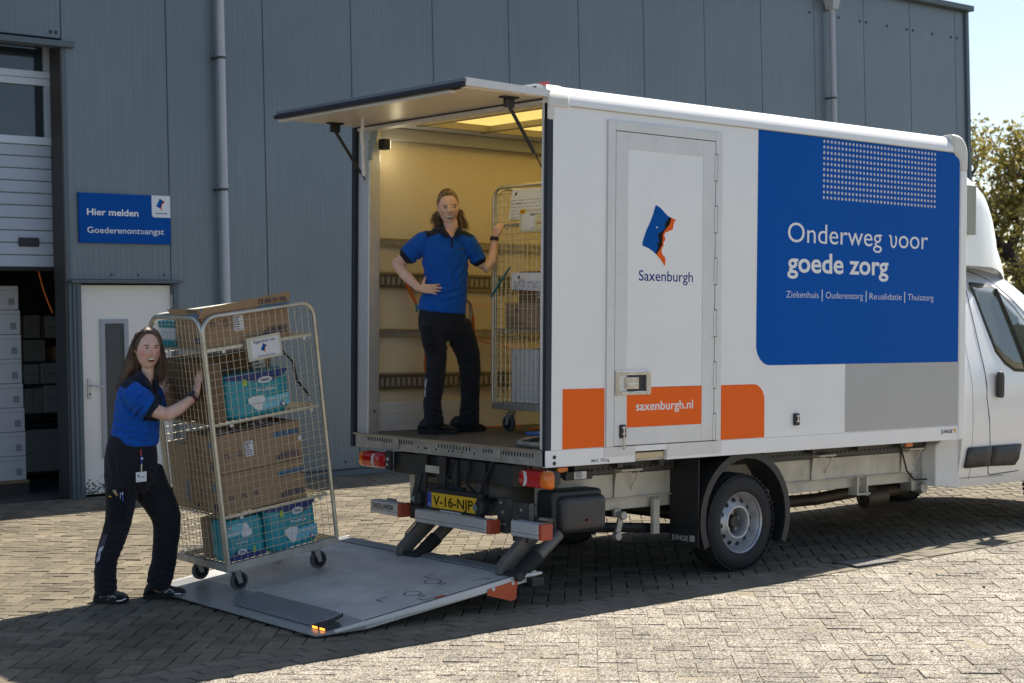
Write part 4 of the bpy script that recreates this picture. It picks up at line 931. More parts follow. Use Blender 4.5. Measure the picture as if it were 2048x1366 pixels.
fg = MB(); fy = PY0 - .026; fg.prism([pq(-.42, fy, -.025), pq(-.18, fy, -.022), pq(-.20, fy - .01, -.135), pq(-.24, fy - .012, -.14), pq(-.43, fy, -.06)], (0, -.003, 0)); fg = fg.build('warning_flag', FLAG, lp)
for x in (-.38, -.22): MB().cyl(pq(x, fy - .008, -.033), pq(x, fy, -.033), .012, n=10).build('flag_screw', ALU, fg)
def strip(mb, p, q, w_):
    w = w_ * .7
    p = Vector(p); q = Vector(q); d = (q - p).normalized(); s = Vector((-d.y, d.x, 0)) * w / 2
    mb.face([pq(v.x, v.y, .0032) for v in (p + s, q + s, q - s, p - s)])
mb = MB()
def ell(cx, cy, a, b):
    n = 20
    for k in range(n):
        t0, t1 = 2 * pi * k / n, 2 * pi * (k + 1) / n
        strip(mb, (cx + a * cos(t0), cy + b * sin(t0), 0), (cx + a * cos(t1), cy + b * sin(t1), 0), .012)
ell(-.80, .34, .05, .06); ell(-.55, .46, .05, .06)
for cx, cy in ((-.80, .24), (-.55, .36)): ell(cx, cy, .018, .022)
for (x, y, dx, dy) in ((-1.02, .42, 1, -1), (-.86, .13, 1, 1), (-.50, .62, 1, -1), (-.32, .22, -1, -1)):
    strip(mb, (x, y, 0), (x + dx * .09, y, 0), .012); strip(mb, (x, y, 0), (x, y + dy * .07, 0), .012)
mb.build('foot_marking', mat('marking_black', (.10, .10, .10), .7), lp, fix=False)
MB().hexa([pq(-.80, PY0 + .004, .002), pq(-.72, PY0 + .004, .002), pq(-.73, PY0 + .04, .002), pq(-.79, PY0 + .04, .002)], [pq(-.80, PY0 + .004, .006), pq(-.72, PY0 + .004, .006), pq(-.73, PY0 + .04, .006), pq(-.79, PY0 + .04, .006)]).build('red_mark', REDP, lp)
# roll stop flap, a little raised, and its amber lights
rs = MB()
rs.hexa([pq(-1.585, .22, .006), pq(-1.40, .25, .038), pq(-1.40, 1.22, .038), pq(-1.585, 1.20, .006)], [pq(-1.585, .22, .012), pq(-1.40, .25, .044), pq(-1.40, 1.22, .044), pq(-1.585, 1.20, .012)])
rs = rs.build('roll_stop', mat('roll_stop_grey', (.30, .305, .32), .42, .4, var=.1, vs=8), lp, bevel=.002)
for k in range(8):
    x = lerp(-1.572, -1.412, k / 7); dz = .0125 + (x + 1.585) / .185 * .032; MB().hexa([pq(x - .004, .26, dz), pq(x + .004, .26, dz + .001), pq(x + .004, 1.19, dz + .001), pq(x - .004, 1.19, dz)], [pq(x - .004, .26, dz + .004), pq(x + .004, .26, dz + .005), pq(x + .004, 1.19, dz + .005), pq(x - .004, 1.19, dz + .004)]).build('rib', MATS['roll_stop_grey'], rs)
mb = MB(); mb.hexa([pq(-1.58, .19, .002), pq(-1.40, .215, .022), pq(-1.40, .228, .022), pq(-1.58, .203, .002)], [pq(-1.58, .19, .014), pq(-1.40, .215, .045), pq(-1.40, .228, .045), pq(-1.58, .203, .014)]); mb.build('stop_hinge', BLK, lp, bevel=.004)
wl_ = MB().hexa([pq(-1.60, .11, .001), pq(-1.48, .11, .001), pq(-1.48, .25, .001), pq(-1.60, .25, .001)], [pq(-1.60, .11, .022), pq(-1.49, .12, .026), pq(-1.49, .24, .026), pq(-1.60, .25, .022)]).build('warning_light', BLK, lp, bevel=.004)
for y in (.215, .135): MB().box((-1.6035, y - .026, pf(-1.6) + .004), (-1.6005, y + .026, pf(-1.6) + .017)).build('amber_led', LEDA, wl_)

# cab
YS = [(.42, .16), (.5, .12), (.62, .09), (1.0, .055), (1.30, .06), (1.45, .085), (1.75, .15), (2.05, .225), (2.18, .275), (2.25, .33), (2.33, .5)]
ys = lambda z: interp(YS, z)
RZ = [(4.6, 2.335), (5.4, 2.325), (5.6, 2.275), (5.86, 2.10), (6.2, 1.84), (6.65, 1.50), (6.8, 1.42), (7.1, 1.24), (7.25, 1.05), (7.31, .8), (7.33, .5)]
stn = [4.62, 4.7, 4.9, 5.1, 5.3, 5.45, 5.6, 5.75, 5.86, 6.0, 6.2, 6.4, 6.55, 6.65, 6.8, 7.0, 7.11, 7.19, 7.25, 7.29, 7.31]
def csec(x):
    zt = interp(RZ, x); zb = .44 if x < 6.85 else lerp(.44, .36, (x - 6.85) / .4); inx = 0 if x < 6.85 else ((x - 6.85) / .4) ** 2 * .45
    half = []
    for k in range(15):
        f = k / 14; z = lerp(zb, zt - .03, f)
        half.append((min(1.05, ys(min(z, 2.29) if zt > 2.2 else z) + inx + (0 if f < .86 else (f - .86) * (.55 + inx))), z))
    half += [(min(1.07, half[-1][0] + .12), zt - .008), (min(1.08, half[-1][0] + .3), zt)]
    return [(x, y, z) for y, z in half] + [(x, 2.16 - y + .04, z) for y, z in half[::-1]]
cb = MB(); cb.rings([csec(x) for x in stn], 0, True); cab = cb.build('cab', VANW, tk, smooth=38)
cb = MB(); cb.rings([[(4.44, .20, .46), (4.44, 2.0, .46), (4.44, 2.0, .8), (4.44, .2, .8)], [(4.63, .10, .44), (4.63, 2.1, .44), (4.63, 2.1, .95), (4.63, .10, .95)]], 0, True); cb.build('cab_rear_skirt', VANW, cab, bevel=.01)
def sk(pts, y=.1): return [S(px, py, y) for px, py in pts]
def onside(x, z, off=.003):
    inx = 0 if x < 6.6 else ((x - 6.6) / .4) ** 2 * .45
    return (x, ys(z) + inx - off, z)
def seam(pts, r=.0035, nm='door_seam', m_=BLK, par=None):
    out = []
    for (a, b), (c, d) in zip(pts, pts[1:]):
        n = max(1, int(math.hypot(c - a, d - b) / .05))
        out += [onside(lerp(a, c, k / n), lerp(b, d, k / n), .0005) for k in range(n)]
    out.append(onside(*pts[-1], .0005)); return MB().tube(out, r, 6).build(nm, m_, par or cab)
door_pts = [(5.75, 1.86), (5.55, 2.02), (5.337, 2.16), (5.2, 2.22), (5.076, 2.255), (4.95, 2.26), (4.90, 2.23), (4.90, 2.0), (4.915, 1.7), (4.945, 1.4), (4.955, 1.25), (4.95, 1.19), (4.99, 1.0), (5.035, .75), (5.04, .58), (5.06, .535), (5.11, .525), (5.5, .54)]
seam(door_pts)
def patch(poly, m_, nm, off, thick=.004, par=None, div=.12):
    """a sheet lying on the cab's curved side"""
    me = bmesh.new(); vs = [me.verts.new((x, 0, z)) for x, z in poly]; f = me.faces.new(vs)
    bmesh.ops.triangulate(me, faces=me.faces[:])
    for _ in range(3): bmesh.ops.subdivide_edges(me, edges=[e for e in me.edges if e.calc_length() > div], cuts=1, use_grid_fill=True); bmesh.ops.triangulate(me, faces=me.faces[:])
    for v in me.verts: v.co = onside(v.co.x, v.co.z, off)
    me.normal_update()
    for f in me.faces:
        if f.normal.y > 0: f.normal_flip()
        f.smooth = True
    d = bpy.data.meshes.new(nm); me.to_mesh(d); me.free(); d.materials.append(m_)
    o = link(nm, d, par or cab); s_ = o.modifiers.new('thick', 'SOLIDIFY'); s_.thickness = thick; s_.offset = -1; return o
win = [(4.985, 2.13), (5.01, 2.145), (5.25, 2.125), (5.34, 2.09), (5.55, 1.93), (5.86, 1.62), (5.95, 1.50), (5.93, 1.44), (5.60, 1.415), (5.38, 1.43), (5.26, 1.49), (5.165, 1.585), (5.085, 1.80)]
def grow(poly, d):
    c = (sum(p[0] for p in poly) / len(poly), sum(p[1] for p in poly) / len(poly)); out = []
    for x, z in poly:
        l = math.hypot(x - c[0], z - c[1]); out.append((x + (x - c[0]) / l * d, z + (z - c[1]) / l * d))
    return out
patch(grow(win, .028), BLK, 'window_frame', .004)
CABG = mat('cab_glass', (.085, .10, .075), .04, spec=.9, coat=.4)  # pale green base stands in for trees reflected in the glass
wn_ = patch(win, CABG, 'side_window', .0075)
mb = MB(); q = [(5.32, 2.11), (5.41, 1.85), (5.50, 1.6), (5.56, 1.41)]
mb.tube([onside(x, z, .012) for x, z in q], .021, 8, squash=.5); mb.build('window_bar', BLK, cab, smooth=40)
patch([(4.68, .605), (5.03, .605), (5.03, .775), (4.73, .775), (4.70, .76)], mat('trim_black', (.035, .034, .033), .55), 'side_trim', .022, .02)
patch([(5.045, .605), (5.40, .595), (5.45, .65), (5.47, .775), (5.045, .775)], MATS['trim_black'], 'side_trim', .022, .02)
hx, hz = 5.10, 1.29
h = MB().prism([(hx - .035, .05, hz - .10), (hx - .04, .05, hz - .05), (hx - .04, .05, hz + .08), (hx - .02, .05, hz + .115), (hx + .03, .05, hz + .115), (hx + .05, .05, hz + .08), (hx + .05, .05, hz - .08), (hx + .035, .05, hz - .11)], (0, -.035, 0)).build('door_handle', BLK, cab, bevel=.012, seg=3)
MB().box((hx - .008, .012, hz - .085), (hx + .022, .0185, hz + .085)).build('grip', mat('grip_black', (.008, .008, .008), .3), h, bevel=.006)
seam([(4.66, .52), (5.3, .51)], .0025, 'sill_seam', mat('seam_grey', (.3, .3, .3), .6))
seam([(4.74, 2.08), (4.735, 1.5), (4.76, .9), (4.79, .5)], .002, 'body_seam', MATS['seam_grey'])
arch = MB(); arch.rings([[(6.30 + r_ * cos(radians(t)), y, .41 + r_ * sin(radians(t))) for r_, y in ((.41, .075), (.45, .075), (.45, .50), (.41, .50))] for t in range(0, 181, 12)], 0, True); arch.build('wheel_arch', BLK, cab, smooth=40)
ws = MB(); ws.face([(5.90, .42, 2.06), (5.90, 1.78, 2.06), (6.62, 1.96, 1.52), (6.62, .24, 1.52)]); o = ws.build('windscreen', CABG, cab); o.location.z = .012
mi_ = MB().box((5.88, -.16, 1.58), (6.0, .02, 1.93)).build('wing_mirror', BLK, cab, bevel=.04, seg=3)
MB().tube([(5.98, .0, 1.70), (6.04, .06, 1.60), (6.06, .14, 1.54)], .022, 8).build('mirror_arm', BLK, mi_)
MB().tube([(5.98, .0, 1.86), (6.04, .10, 1.78), (6.06, .16, 1.70)], .018, 8).build('mirror_arm', BLK, mi_)
MB().box((7.20, .45, .50), (7.31, 1.75, .78)).build('bumper', BLK, cab, bevel=.03)
for y in (.32, 1.66): MB().box((7.07, y, .92), (7.22, y + .2, 1.18)).build('headlight', CLRL, cab, bevel=.05)
# air deflector on the cab roof
df_ = MB(); rg = []
prof = [(4.60, 3.08), (4.75, 3.11), (4.9, 3.14), (5.15, 3.13), (5.33, 3.06), (5.45, 2.95), (5.57, 2.80), (5.66, 2.66), (5.715, 2.52), (5.74, 2.40), (5.75, 2.33), (5.755, 2.26)]
for x, zt in prof:
    f = (x - 4.6) / 1.155; y0 = lerp(.23, .42, f ** 3); z0 = min(2.31, interp(RZ, x) - .03); H = max(.004, zt - z0); rc = min(.32, H * .85); half = [(y0, z0), (y0 + .015 * H, z0 + (H - rc) * .5)]
    for k in range(9):
        t = pi / 2 * k / 8; half.append((y0 + .03 * H + .10 * (1 - (H / .83)) + rc * (1 - cos(t)), z0 + H - rc + rc * sin(t)))
    half.append((.85, zt + .01)); half.append((1.1, zt + .014))
    rg.append([(x, y, z) for y, z in half] + [(x, 2.2 - y, z) for y, z in half[-2::-1]])
df_.rings(rg, 0, False, closed=False); df_.face([(x, y, z) for x, y, z in rg[0]]); dfl = df_.build('air_deflector', VANW, tk, smooth=50)

MB().box((4.62, .20, 2.56), (4.985, .235, 2.98)).build('deflector_gap_cover', mat('cover_grey', (.30, .31, .27), .55), cab, bevel=.01)

# ------------------------------------------------------------------ roll containers and goods
CW, CD, CH = .846, .712, 1.661
def Tm(x, y, z): return Matrix.Translation((x, y, z))
CART1 = Matrix(((.991, -.010, -.136, -1.530), (.008, 1, -.016, 1.348), (.136, .015, .991, .161), (0, 0, 0, 1)))
CART2 = Matrix(((0, 1, 0, .863), (-1, 0, 0, 1.609), (0, 0, 1, 1.142), (0, 0, 0, 1)))
WIRE = .0018
def wires(mb, o, ux, uy, w, h, step_u, step_v, r=WIRE, inset=0):
    o = Vector(o); ux = Vector(ux); uy = Vector(uy); nz = ux.cross(uy)
    n = round(w / step_u); m = round(h / step_v)
    for i in range(1, n):
        a = o + ux * (w * i / n); mb.tube([a, a + uy * h], r, 4, 0, False)
    for j in range(1, m):
        a = o + uy * (h * j / m) + nz * r * 1.8; mb.tube([a, a + ux * w], r, 4, 0, False)
def frame_path(o, ux, w, h, rad=.10):
    o = Vector(o); ux = Vector(ux); uz = Vector((0, 0, 1)); pts = [o]
    pts.append(o + uz * (h - rad))
    for k in range(1, 8): t = pi / 2 * k / 8; pts.append(o + ux * (rad - rad * cos(t)) + uz * (h - rad + rad * sin(t)))
    pts.append(o + ux * rad + uz * h); pts.append(o + ux * (w - rad) + uz * h)
    for k in range(1, 8): t = pi / 2 * k / 8; pts.append(o + ux * (w - rad + rad * sin(t)) + uz * (h - rad + rad * cos(t)))
    pts.append(o + ux * w + uz * (h - rad)); pts.append(o + ux * w); return pts
def roll_container(M, label, shelves, base_off):
    t = thing('roll_container', label, 'cage trolley', M, 'wire mesh roll containers')
    mb = MB()
    for y in (0, CD - .04): mb.box((-.015, y, 0), (CW + .015, y + .04, .05))
    for x in (-.014, CW - .026): mb.box((x, .041, .001), (x + .04, CD - .041, .049))
    b = mb.build('base_frame', GALV, t, bevel=.004)
    mb = MB(); wires(mb, (.0, .02, .046), (1, 0, 0), (0, 1, 0), CW, CD - .04, .05, .05, .003); mb.build('base_grid', ZINC, b, kind='stuff', fix=False)
    for nm, o, ux, w in (('front_panel', (0, 0, .05), (1, 0, 0), CW), ('back_panel', (0, CD, .05), (1, 0, 0), CW), ('end_panel', (0, .022, .05), (0, 1, 0), CD - .044)):
        rad = .10
        p = MB().tube(frame_path(o, ux, w, CH - .05, rad), .0145, 10).build(nm, ZINCD, t, smooth=50)
        mb = MB(); wires(mb, o, ux, (0, 0, 1), w, CH - .05, .0498, .0505); mb.build('wire_mesh', ZINC, p, kind='stuff', fix=False)
        mb = MB(); oo = Vector(o); uu = Vector(ux)
        for q in (.10, .95, 1.45): mb.ball(oo + Vector((0, 0, q)) + uu.cross(Vector((0, 0, 1))) * .013, .007, 6); mb.ball(oo + uu * w + Vector((0, 0, q)) + uu.cross(Vector((0, 0, 1))) * .013, .007, 6)
        mb.build('rivets', GALV, p, kind='stuff')
    for z in shelves:
        mb = MB(); mb.tube([(.012, .02, z), (CW - .03, .02, z)], .006, 6); mb.tube([(.012, CD - .02, z), (CW - .03, CD - .02, z)], .006, 6)
        for x in (.016, CW - .03): mb.tube([(x, .02, z), (x, CD - .02, z)], .006, 6)
        mb.box((.012, .012, z - .014), (CW - .03, .016, z + .006))
        s = mb.build('shelf', ZINCD, t)
        mb = MB(); wires(mb, (.012, .02, z), (1, 0, 0), (0, 1, 0), CW - .04, CD - .04, .05, .05, .003); mb.build('shelf_grid', ZINC, s, kind='stuff', fix=False)
        mb = MB()
        for x in (.14, CW - .09): mb.cyl((x, .008, z - .022), (x, .02, z - .022), .012, n=8)
        mb.build('shelf_hooks', ALU, s)
    for i, (x, y) in enumerate(((.11, .10), (.11, CD - .10), (CW - .11, .10), (CW - .11, CD - .10))):
        ox, oy = base_off
        wz = -.168 + .0625; wc = Vector((x + ox, y + oy, wz))
        c = MB().box((x - .045, y - .045, -.008), (x + .045, y + .045, -.001)).cyl((x, y, -.03), (x, y, -.006), .03, n=14)
        for s in (-.024, .024):
            c.prism([(x - .022, y + oy * .5 + s, -.028), (x + .022, y + oy * .5 + s, -.028), (wc.x + .016, wc.y + s, wz - .012), (wc.x - .016, wc.y + s, wz - .012)], (0, .004 if s > 0 else -.004, 0))
        c.box((x - .024, y + oy * .5 - .028, -.034), (x + .024, y + oy * .5 + .028, -.026))
        c = c.build('caster', GALV, t, bevel=.002)
        w = MB().lathe(wc, (0, 1, 0), [(.045, -.016), (.058, -.016), (.0625, -.010), (.0625, .010), (.058, .016), (.045, .016)], 26); w.build('wheel', RUBG, c, smooth=35)
        MB().lathe(wc, (0, 1, 0), [(.001, -.013), (.046, -.013), (.046, .013), (.001, .013)], 22).build('wheel_disc', BLKR, c)
        MB().cyl(wc - Vector((0, .032, 0)), wc + Vector((0, .032, 0)), .009, n=8).build('axle_bolt', GALV, c)
    return t
cart1 = roll_container(CART1, 'loaded wire roll container tilting on the lowered lift platform', (1.45, .965, .36), (.03, .035))
cart2 = roll_container(CART2, 'wire roll container standing upright inside the truck box', (1.38, .60), (.0, -.03))
def prints(mb, items, y):
    """flat rectangles on a face turned to -y: (x0, z0, x1, z1)"""
    for x0, z0, x1, z1 in items: mb.face([(x0, y, z0), (x1, y, z0), (x1, y, z1), (x0, y, z1)])
def barcode(mb, x0, z0, x1, z1, y, seed=1, frame=True):
    r = random.Random(seed); w = x1 - x0
    if frame: prints(mb, [(x0, z0, x1, z0 + .004), (x0, z1 - .004, x1, z1), (x0, z0, x0 + .004, z1), (x1 - .004, z0, x1, z1)], y)
    x = x0 + .008
    while x < x1 - .012:
        d = r.uniform(.004, .012); prints(mb, [(x, z0 + .008, min(x + d, x1 - .006), z1 - .008)], y); x += d + r.uniform(.003, .007)
def qrless_label(par, x0, z0, x1, z1, y, seed=1):
    l = MB().box((x0, y - .001, z0), (x1, y, z1)).build('label', PAPER, par); mb = MB(); r = random.Random(seed)
    for k in range(6):
        z = lerp(z0, z1, (k + .6) / 6.6); mb.box((x0 + .004, y - .0016, z), (lerp(x0, x1, r.uniform(.45, .9)), y - .0012, z + (z1 - z0) * .06))
    mb.build('print', INK, l, kind='stuff')
def carton(M, size, label, m_=CARD, open_=False, lip=0., group='cartons on the roll containers', seed=1, bagm=None):
    x, y, z = size; t = thing('cardboard_box', label, 'cardboard box', M, group); th = .006
    mb = MB()
    if not open_:
        mb.box((0, 0, 0), (x, y, z)); b = mb.build('carton_body', m_, t, bevel=.005)
        MB().box((0, y * .5 - .025, z), (x, y * .5 + .025, z + .001)).build('tape', mat('tape', (.42, .33, .2), .3), b)
    else:
        mb.box((0, 0, 0), (x, y, th)); mb.box((0, 0, th), (x, th, z)); mb.box((0, y - th, th), (x, y, z)); mb.box((0, th, th), (th, y - th, z)); mb.box((x - th, th, th), (x, y - th, z))
        b = mb.build('carton_body', m_, t)
        if bagm:
            g = MB(); n = 22; r = random.Random(seed); rg = []
            for i in range(n):
                row = []
                for j in range(16):
                    u, v = i / (n - 1), j / 15; e = min(u, 1 - u, v, 1 - v); h = min(1, e * 7)
                    row.append((th + u * (x - 2 * th), th + v * (y - 2 * th), z - .03 + lip * h + .022 * noise.noise(Vector((u * 7 + seed, v * 5, seed))) * h + .012 * noise.noise(Vector((u * 17, v * 13, seed)))))
                rg.append(row)
            g.rings(rg, 0, False, closed=False); g.build('plastic_liner', bagm, t, smooth=60)
    return t
def teal_pack(M, size, label, seed, flip=False):
    x, y, z = size; t = thing('diaper_pack', label, 'diaper pack', M, 'teal packs on the roll container')
    # soft bag: superellipsoid with pillow bulges
    mb = MB(); rg = []; n = 12
    for i in range(n + 1):
        f = i / n; zz = z * f; e = 1 - abs(2 * f - 1) ** 7; ring = []
        for k in range(32):
            a = 2 * pi * k / 32; c, s = cos(a), sin(a); q = (abs(c) ** 7 + abs(s) ** 7) ** (-1 / 7)
            bl = 1 - .10 * (1 - e)
            ring.append((x / 2 + x / 2 * c * q * bl, y / 2 + y / 2 * s * q * bl + .004 * noise.noise(Vector((k * .7, i * .6, seed))), zz + .005 * noise.noise(Vector((k * .5, seed, i)))))
        rg.append(ring)
    mb.rings(rg); body = mb.build('pack_body', TEAL, t, smooth=60)
    Y = -.0045
    def pf_(pts, m_, nm, k=0):
        if flip: pts = [(x - a, z - b) for a, b in pts]
        q = MB().face([(a, Y - .0008 * k, b) for a, b in pts]).build(nm, m_, t, fix=False); return q
    pf_([(.02 * x, .985 * z), (.98 * x, .985 * z), (.98 * x, .93 * z), (.84 * x, .80 * z), (.72 * x, .73 * z), (.6 * x, .72 * z), (.48 * x, .78 * z), (.3 * x, .86 * z), (.02 * x, .9 * z)], PNAVY, 'navy_band')
    pf_([(.46 * x, .36 * z), (.97 * x, .42 * z), (.97 * x, .14 * z), (.5 * x, .10 * z)], TEALL, 'light_panel')
    pf_([(.62 * x + .115 * x * cos(a * pi / 8), .795 * z + .075 * z * sin(a * pi / 8)) for a in range(16)], PWHITE, 'oval_badge', 1)
    pf_([(.31 * x + .035 * x * cos(a * pi / 5), .80 * z + .085 * z * sin(a * pi / 5)) for a in range(10)], LIME, 'lime_mark', 1)
    pf_([(.33 * x, .42 * z), (.44 * x, .46 * z), (.58 * x, .44 * z), (.60 * x, .34 * z), (.55 * x, .24 * z), (.54 * x, .14 * z), (.48 * x, .10 * z), (.42 * x, .16 * z), (.38 * x, .26 * z), (.33 * x, .32 * z)], PWHITE, 'product_picture', 2)
    mb = MB(); u, v = SX
    def tx(s, a, b, h, w, bold=.01):
        if flip: text(mb, s, ((x - a), Y - .003, z - b), -u, -v, h, w, 0, bold)
        else: text(mb, s, (a, Y - .003, b), u, v, h, w, 0, bold)
    tx('ProSkin', .47 * x, .54 * z, .075 * z, .30 * x, .012)
    mb.build('lettering', PWHITE, t, fix=False)
    mb = MB(); tx('TENA', .55 * x, .765 * z, .06 * z, .145 * x, .03); mb.build('lettering', PNAVY, t, fix=False)
    mb = MB()
    for k in range(7):
        a, b = (.64 + .045 * k) * x, .30 * z; prints(mb, [((x - a - .01) if flip else a, (z - b - .014) if flip else b, (x - a) if flip else a + .01, (z - b) if flip else b + .014)], Y - .003)
    mb.build('dots', PWHITE, t, kind='stuff', fix=False)
    pf_([(.86 * x + .045 * x * cos(a * pi / 6), .17 * z + .06 * z * sin(a * pi / 6)) for a in range(12)], PNAVY, 'round_mark', 2)
    pf_([(.865 * x + .026 * x * cos(a * pi / 6), .17 * z + .036 * z * sin(a * pi / 6)) for a in range(12)], PWHITE, 'round_mark', 3)
    return t
u_, v_ = SX
def C1(x, y, z): return CART1 @ Tm(x, y, z)
def C2(x, y, z): return CART2 @ Tm(x, y, z)
# top shelf: open tray carton with its flaps up, bag inside
t = carton(C1(.02, .03, 1.459), (.64, .36, .20), 'open tray carton on top of the tilted roll container, flaps raised, blue bag inside', open_=True, lip=.055, seed=3, bagm=BAG)
mb = MB(); mb.hexa([(-.03, -.012, .20), (.645, -.012, .20), (.645, -.007, .20), (-.03, -.007, .20)], [(.0, -.03, .262), (.66, -.03, .295), (.66, -.025, .295), (.0, -.025, .262)])
fl = mb.build('front_flap', CARD, t)
mb = MB(); text(mb, '73 04 31 NL', (.405, -.0285, .238), u_, Vector((0, -.012, .06)).normalized(), .032, .225, 0, .012); mb.build('lettering', INK, fl, fix=False)
mb = MB(); mb.face([(.41, -.0185, .207), (.645, -.0185, .207), (.645, -.0235, .228), (.41, -.0235, .228)]); mb.build('blue_stripe', INKB, fl, fix=False)
fe = MB().hexa([(-.007, .0, .20), (-.012, .0, .20), (-.012, .36, .20), (-.007, .36, .20)], [(-.022, -.03, .262), (-.027, -.03, .262), (-.027, .40, .255), (-.022, .40, .255)]).build('end_flap', CARD, t)
mb = MB(); text(mb, '73 04 31 NL', (-.0255, .14, .235), Vector((0, -1, 0)), Vector((-.015, 0, .06)).normalized(), .02, .13, 0, .012); mb.build('lettering', INK, fe, fix=False)
mb = MB(); mb.face([(-.018, .14, .205), (-.018, .0, .205), (-.0235, .0, .228), (-.0235, .14, .228)]); mb.build('blue_stripe', INKB, fe, fix=False)
def marks(t, words, z0, zt, y=-.0012, bc=True, seed=1, xw=.64, stripe=None, code=None):
    mb = MB(); x = .055
    for w in words:
        d = .032 * len(w); text(mb, w, (x, y, z0), u_, v_, .028, d * .8, 0, .008); x += d + .028
    if bc: barcode(mb, xw - .165, zt, xw - .02, zt + .05, y, seed); prints(mb, [(xw - .20, zt, xw - .185, zt + .032), (xw - .183, zt, xw - .175, zt + .03)], y)
    if code: text(mb, code, (xw - .205, y, z0 + .075), u_, v_, .034, .20, 0, .012)
    mb.build('lettering', INK, t, fix=False)
    if stripe: mb = MB(); prints(mb, [(xw - .205, stripe, xw - .01, stripe + .033)], y); mb.build('blue_stripe', INKB, t, fix=False)
marks(t, ('FL', 'PL', 'M'), .135, .03, bc=True)
mb = MB(); mb.tube([(.152, -.0016, .128), (.195, -.0016, .128), (.2, -.0016, .133), (.2, -.0016, .165), (.195, -.0016, .17), (.157, -.0016, .17), (.152, -.0016, .165), (.152, -.0016, .128)], .0012, 4); mb.build('print_mark', INK, t)
qrless_label(t, .225, .085, .30, .185, -.0012, 4)
mb = MB(); prints(mb, [(0, 0, 0, 0)], 0)
mb = MB()
for (y0, z0, y1, z1) in ((.30, .15, .285, .165), (.245, .15, .23, .17), (.19, .10, .18, .125), (.02, .03, .11, .07)): mb.box((-.0015, min(y0, y1), z0), (-.0005, max(y0, y1), z1))
mb.build('end_print', INK, t, kind='stuff')
t = thing('white_pack', 'white and teal pack at the back of the top cart shelf', 'diaper pack', C1(.03, .43, 1.459))
for z0, z1, m_, nm in ((0, .045, TEAL, 'teal_end'), (.0455, .125, PWHITE, 'pack_body'), (.1255, .17, TEAL, 'teal_end')): MB().box((0, 0, z0), (.25, .22, z1)).build(nm, m_, t, bevel=.008)
# second shelf
t = carton(C1(.03, .265, .973), (.60, .42, .40), 'large plain brown carton on the second shelf of the tilted roll container', m_=CARDD)
qrless_label(t, .46, .20, .56, .37, -.001, 8)
t = carton(C1(.016, .022, .973), (.10, .235, .385), 'tall narrow brown carton at the corner post of the tilted roll container', m_=CARDD)
teal_pack(C1(.128, .03, .973), (.49, .20, .285), 'teal diaper pack on the second shelf of the tilted roll container', 1)
# third shelf
t = carton(C1(.02, .03, .368), (.64, .38, .262), 'lower carton of the printed pair on the third shelf of the tilted cart', m_=CARD)
marks(t, ('FL', 'PL', 'M'), .09, .03, seed=5, stripe=.175, code='73 04 31 NL'); 
mb = MB(); mb.box((-.0015, .02, .02), (-.0005, .10, .07)); mb.box((-.0015, .25, .11), (-.0005, .262, .15)); mb.box((-.0015, .30, .03), (-.0005, .33, .05)); mb.build('end_print', INK, t, kind='stuff')
MB().box((-.0015, .02, .16), (-.0005, .10, .20)).build('blue_stripe', INKB, t)
MB().box((-.0015, .11, .02), (-.0005, .16, .08)).box((-.0016, .12, .16), (-.0006, .18, .24)).build('pale_patch', CARDP, t)  # paler rectangles on the carton's end face
t = carton(C1(.018, .03, .634), (.64, .38, .255), 'upper open printed carton on the third shelf, dark bag inside', m_=CARD, open_=True, lip=.02, seed=8, bagm=BAGN)
marks(t, ('FL', 'UL', 'M'), .10, .02, seed=7, stripe=.172, code='73 04 36 NL'); qrless_label(t, .21, .085, .275, .185, -.0012, 6)
MB().box((.625, -.001, .12), (.645, 0, .15)).build('sticker', PAPER, t)
mb = MB(); mb.tube([(.17, -.0016, .09), (.163, -.0016, .115), (.17, -.0016, .14)], .0012, 4); mb.tube([(.205, -.0016, .09), (.212, -.0016, .115), (.205, -.0016, .14)], .0012, 4); mb.build('print_mark', INK, t)
mb = MB(); mb.box((-.0015, .02, .03), (-.0005, .09, .08)); mb.box((-.0015, .24, .10), (-.0005, .252, .16)); mb.build('end_print', INK, t, kind='stuff')
MB().box((-.0015, .02, .17), (-.0005, .09, .21)).build('blue_stripe', INKB, t)
MB().box((-.0016, .10, .15), (-.0006, .17, .235)).box((-.0016, .10, .02), (-.0006, .16, .07)).build('pale_patch', CARDP, t)  # paler rectangles on this end face too
t = carton(C1(.02, .43, .368), (.30, .25, .44), 'pale tall carton behind the printed pair on the third shelf', m_=CARDP)
MB().box((-.0015, .02, .05), (-.0005, .05, .20)).build('blue_stripe', INKB, t)
# base
teal_pack(C1(.012, .03, .053), (.30, .20, .27), 'upside-down teal diaper pack on the floor of the tilted roll container', 2, True)
teal_pack(C1(.325, .03, .053), (.40, .22, .30), 'upright teal diaper pack on the floor of the tilted roll container', 3)
t = carton(C1(.02, .25, .053), (.12, .10, .27), 'small brown carton behind the upside-down teal pack', m_=CARD)
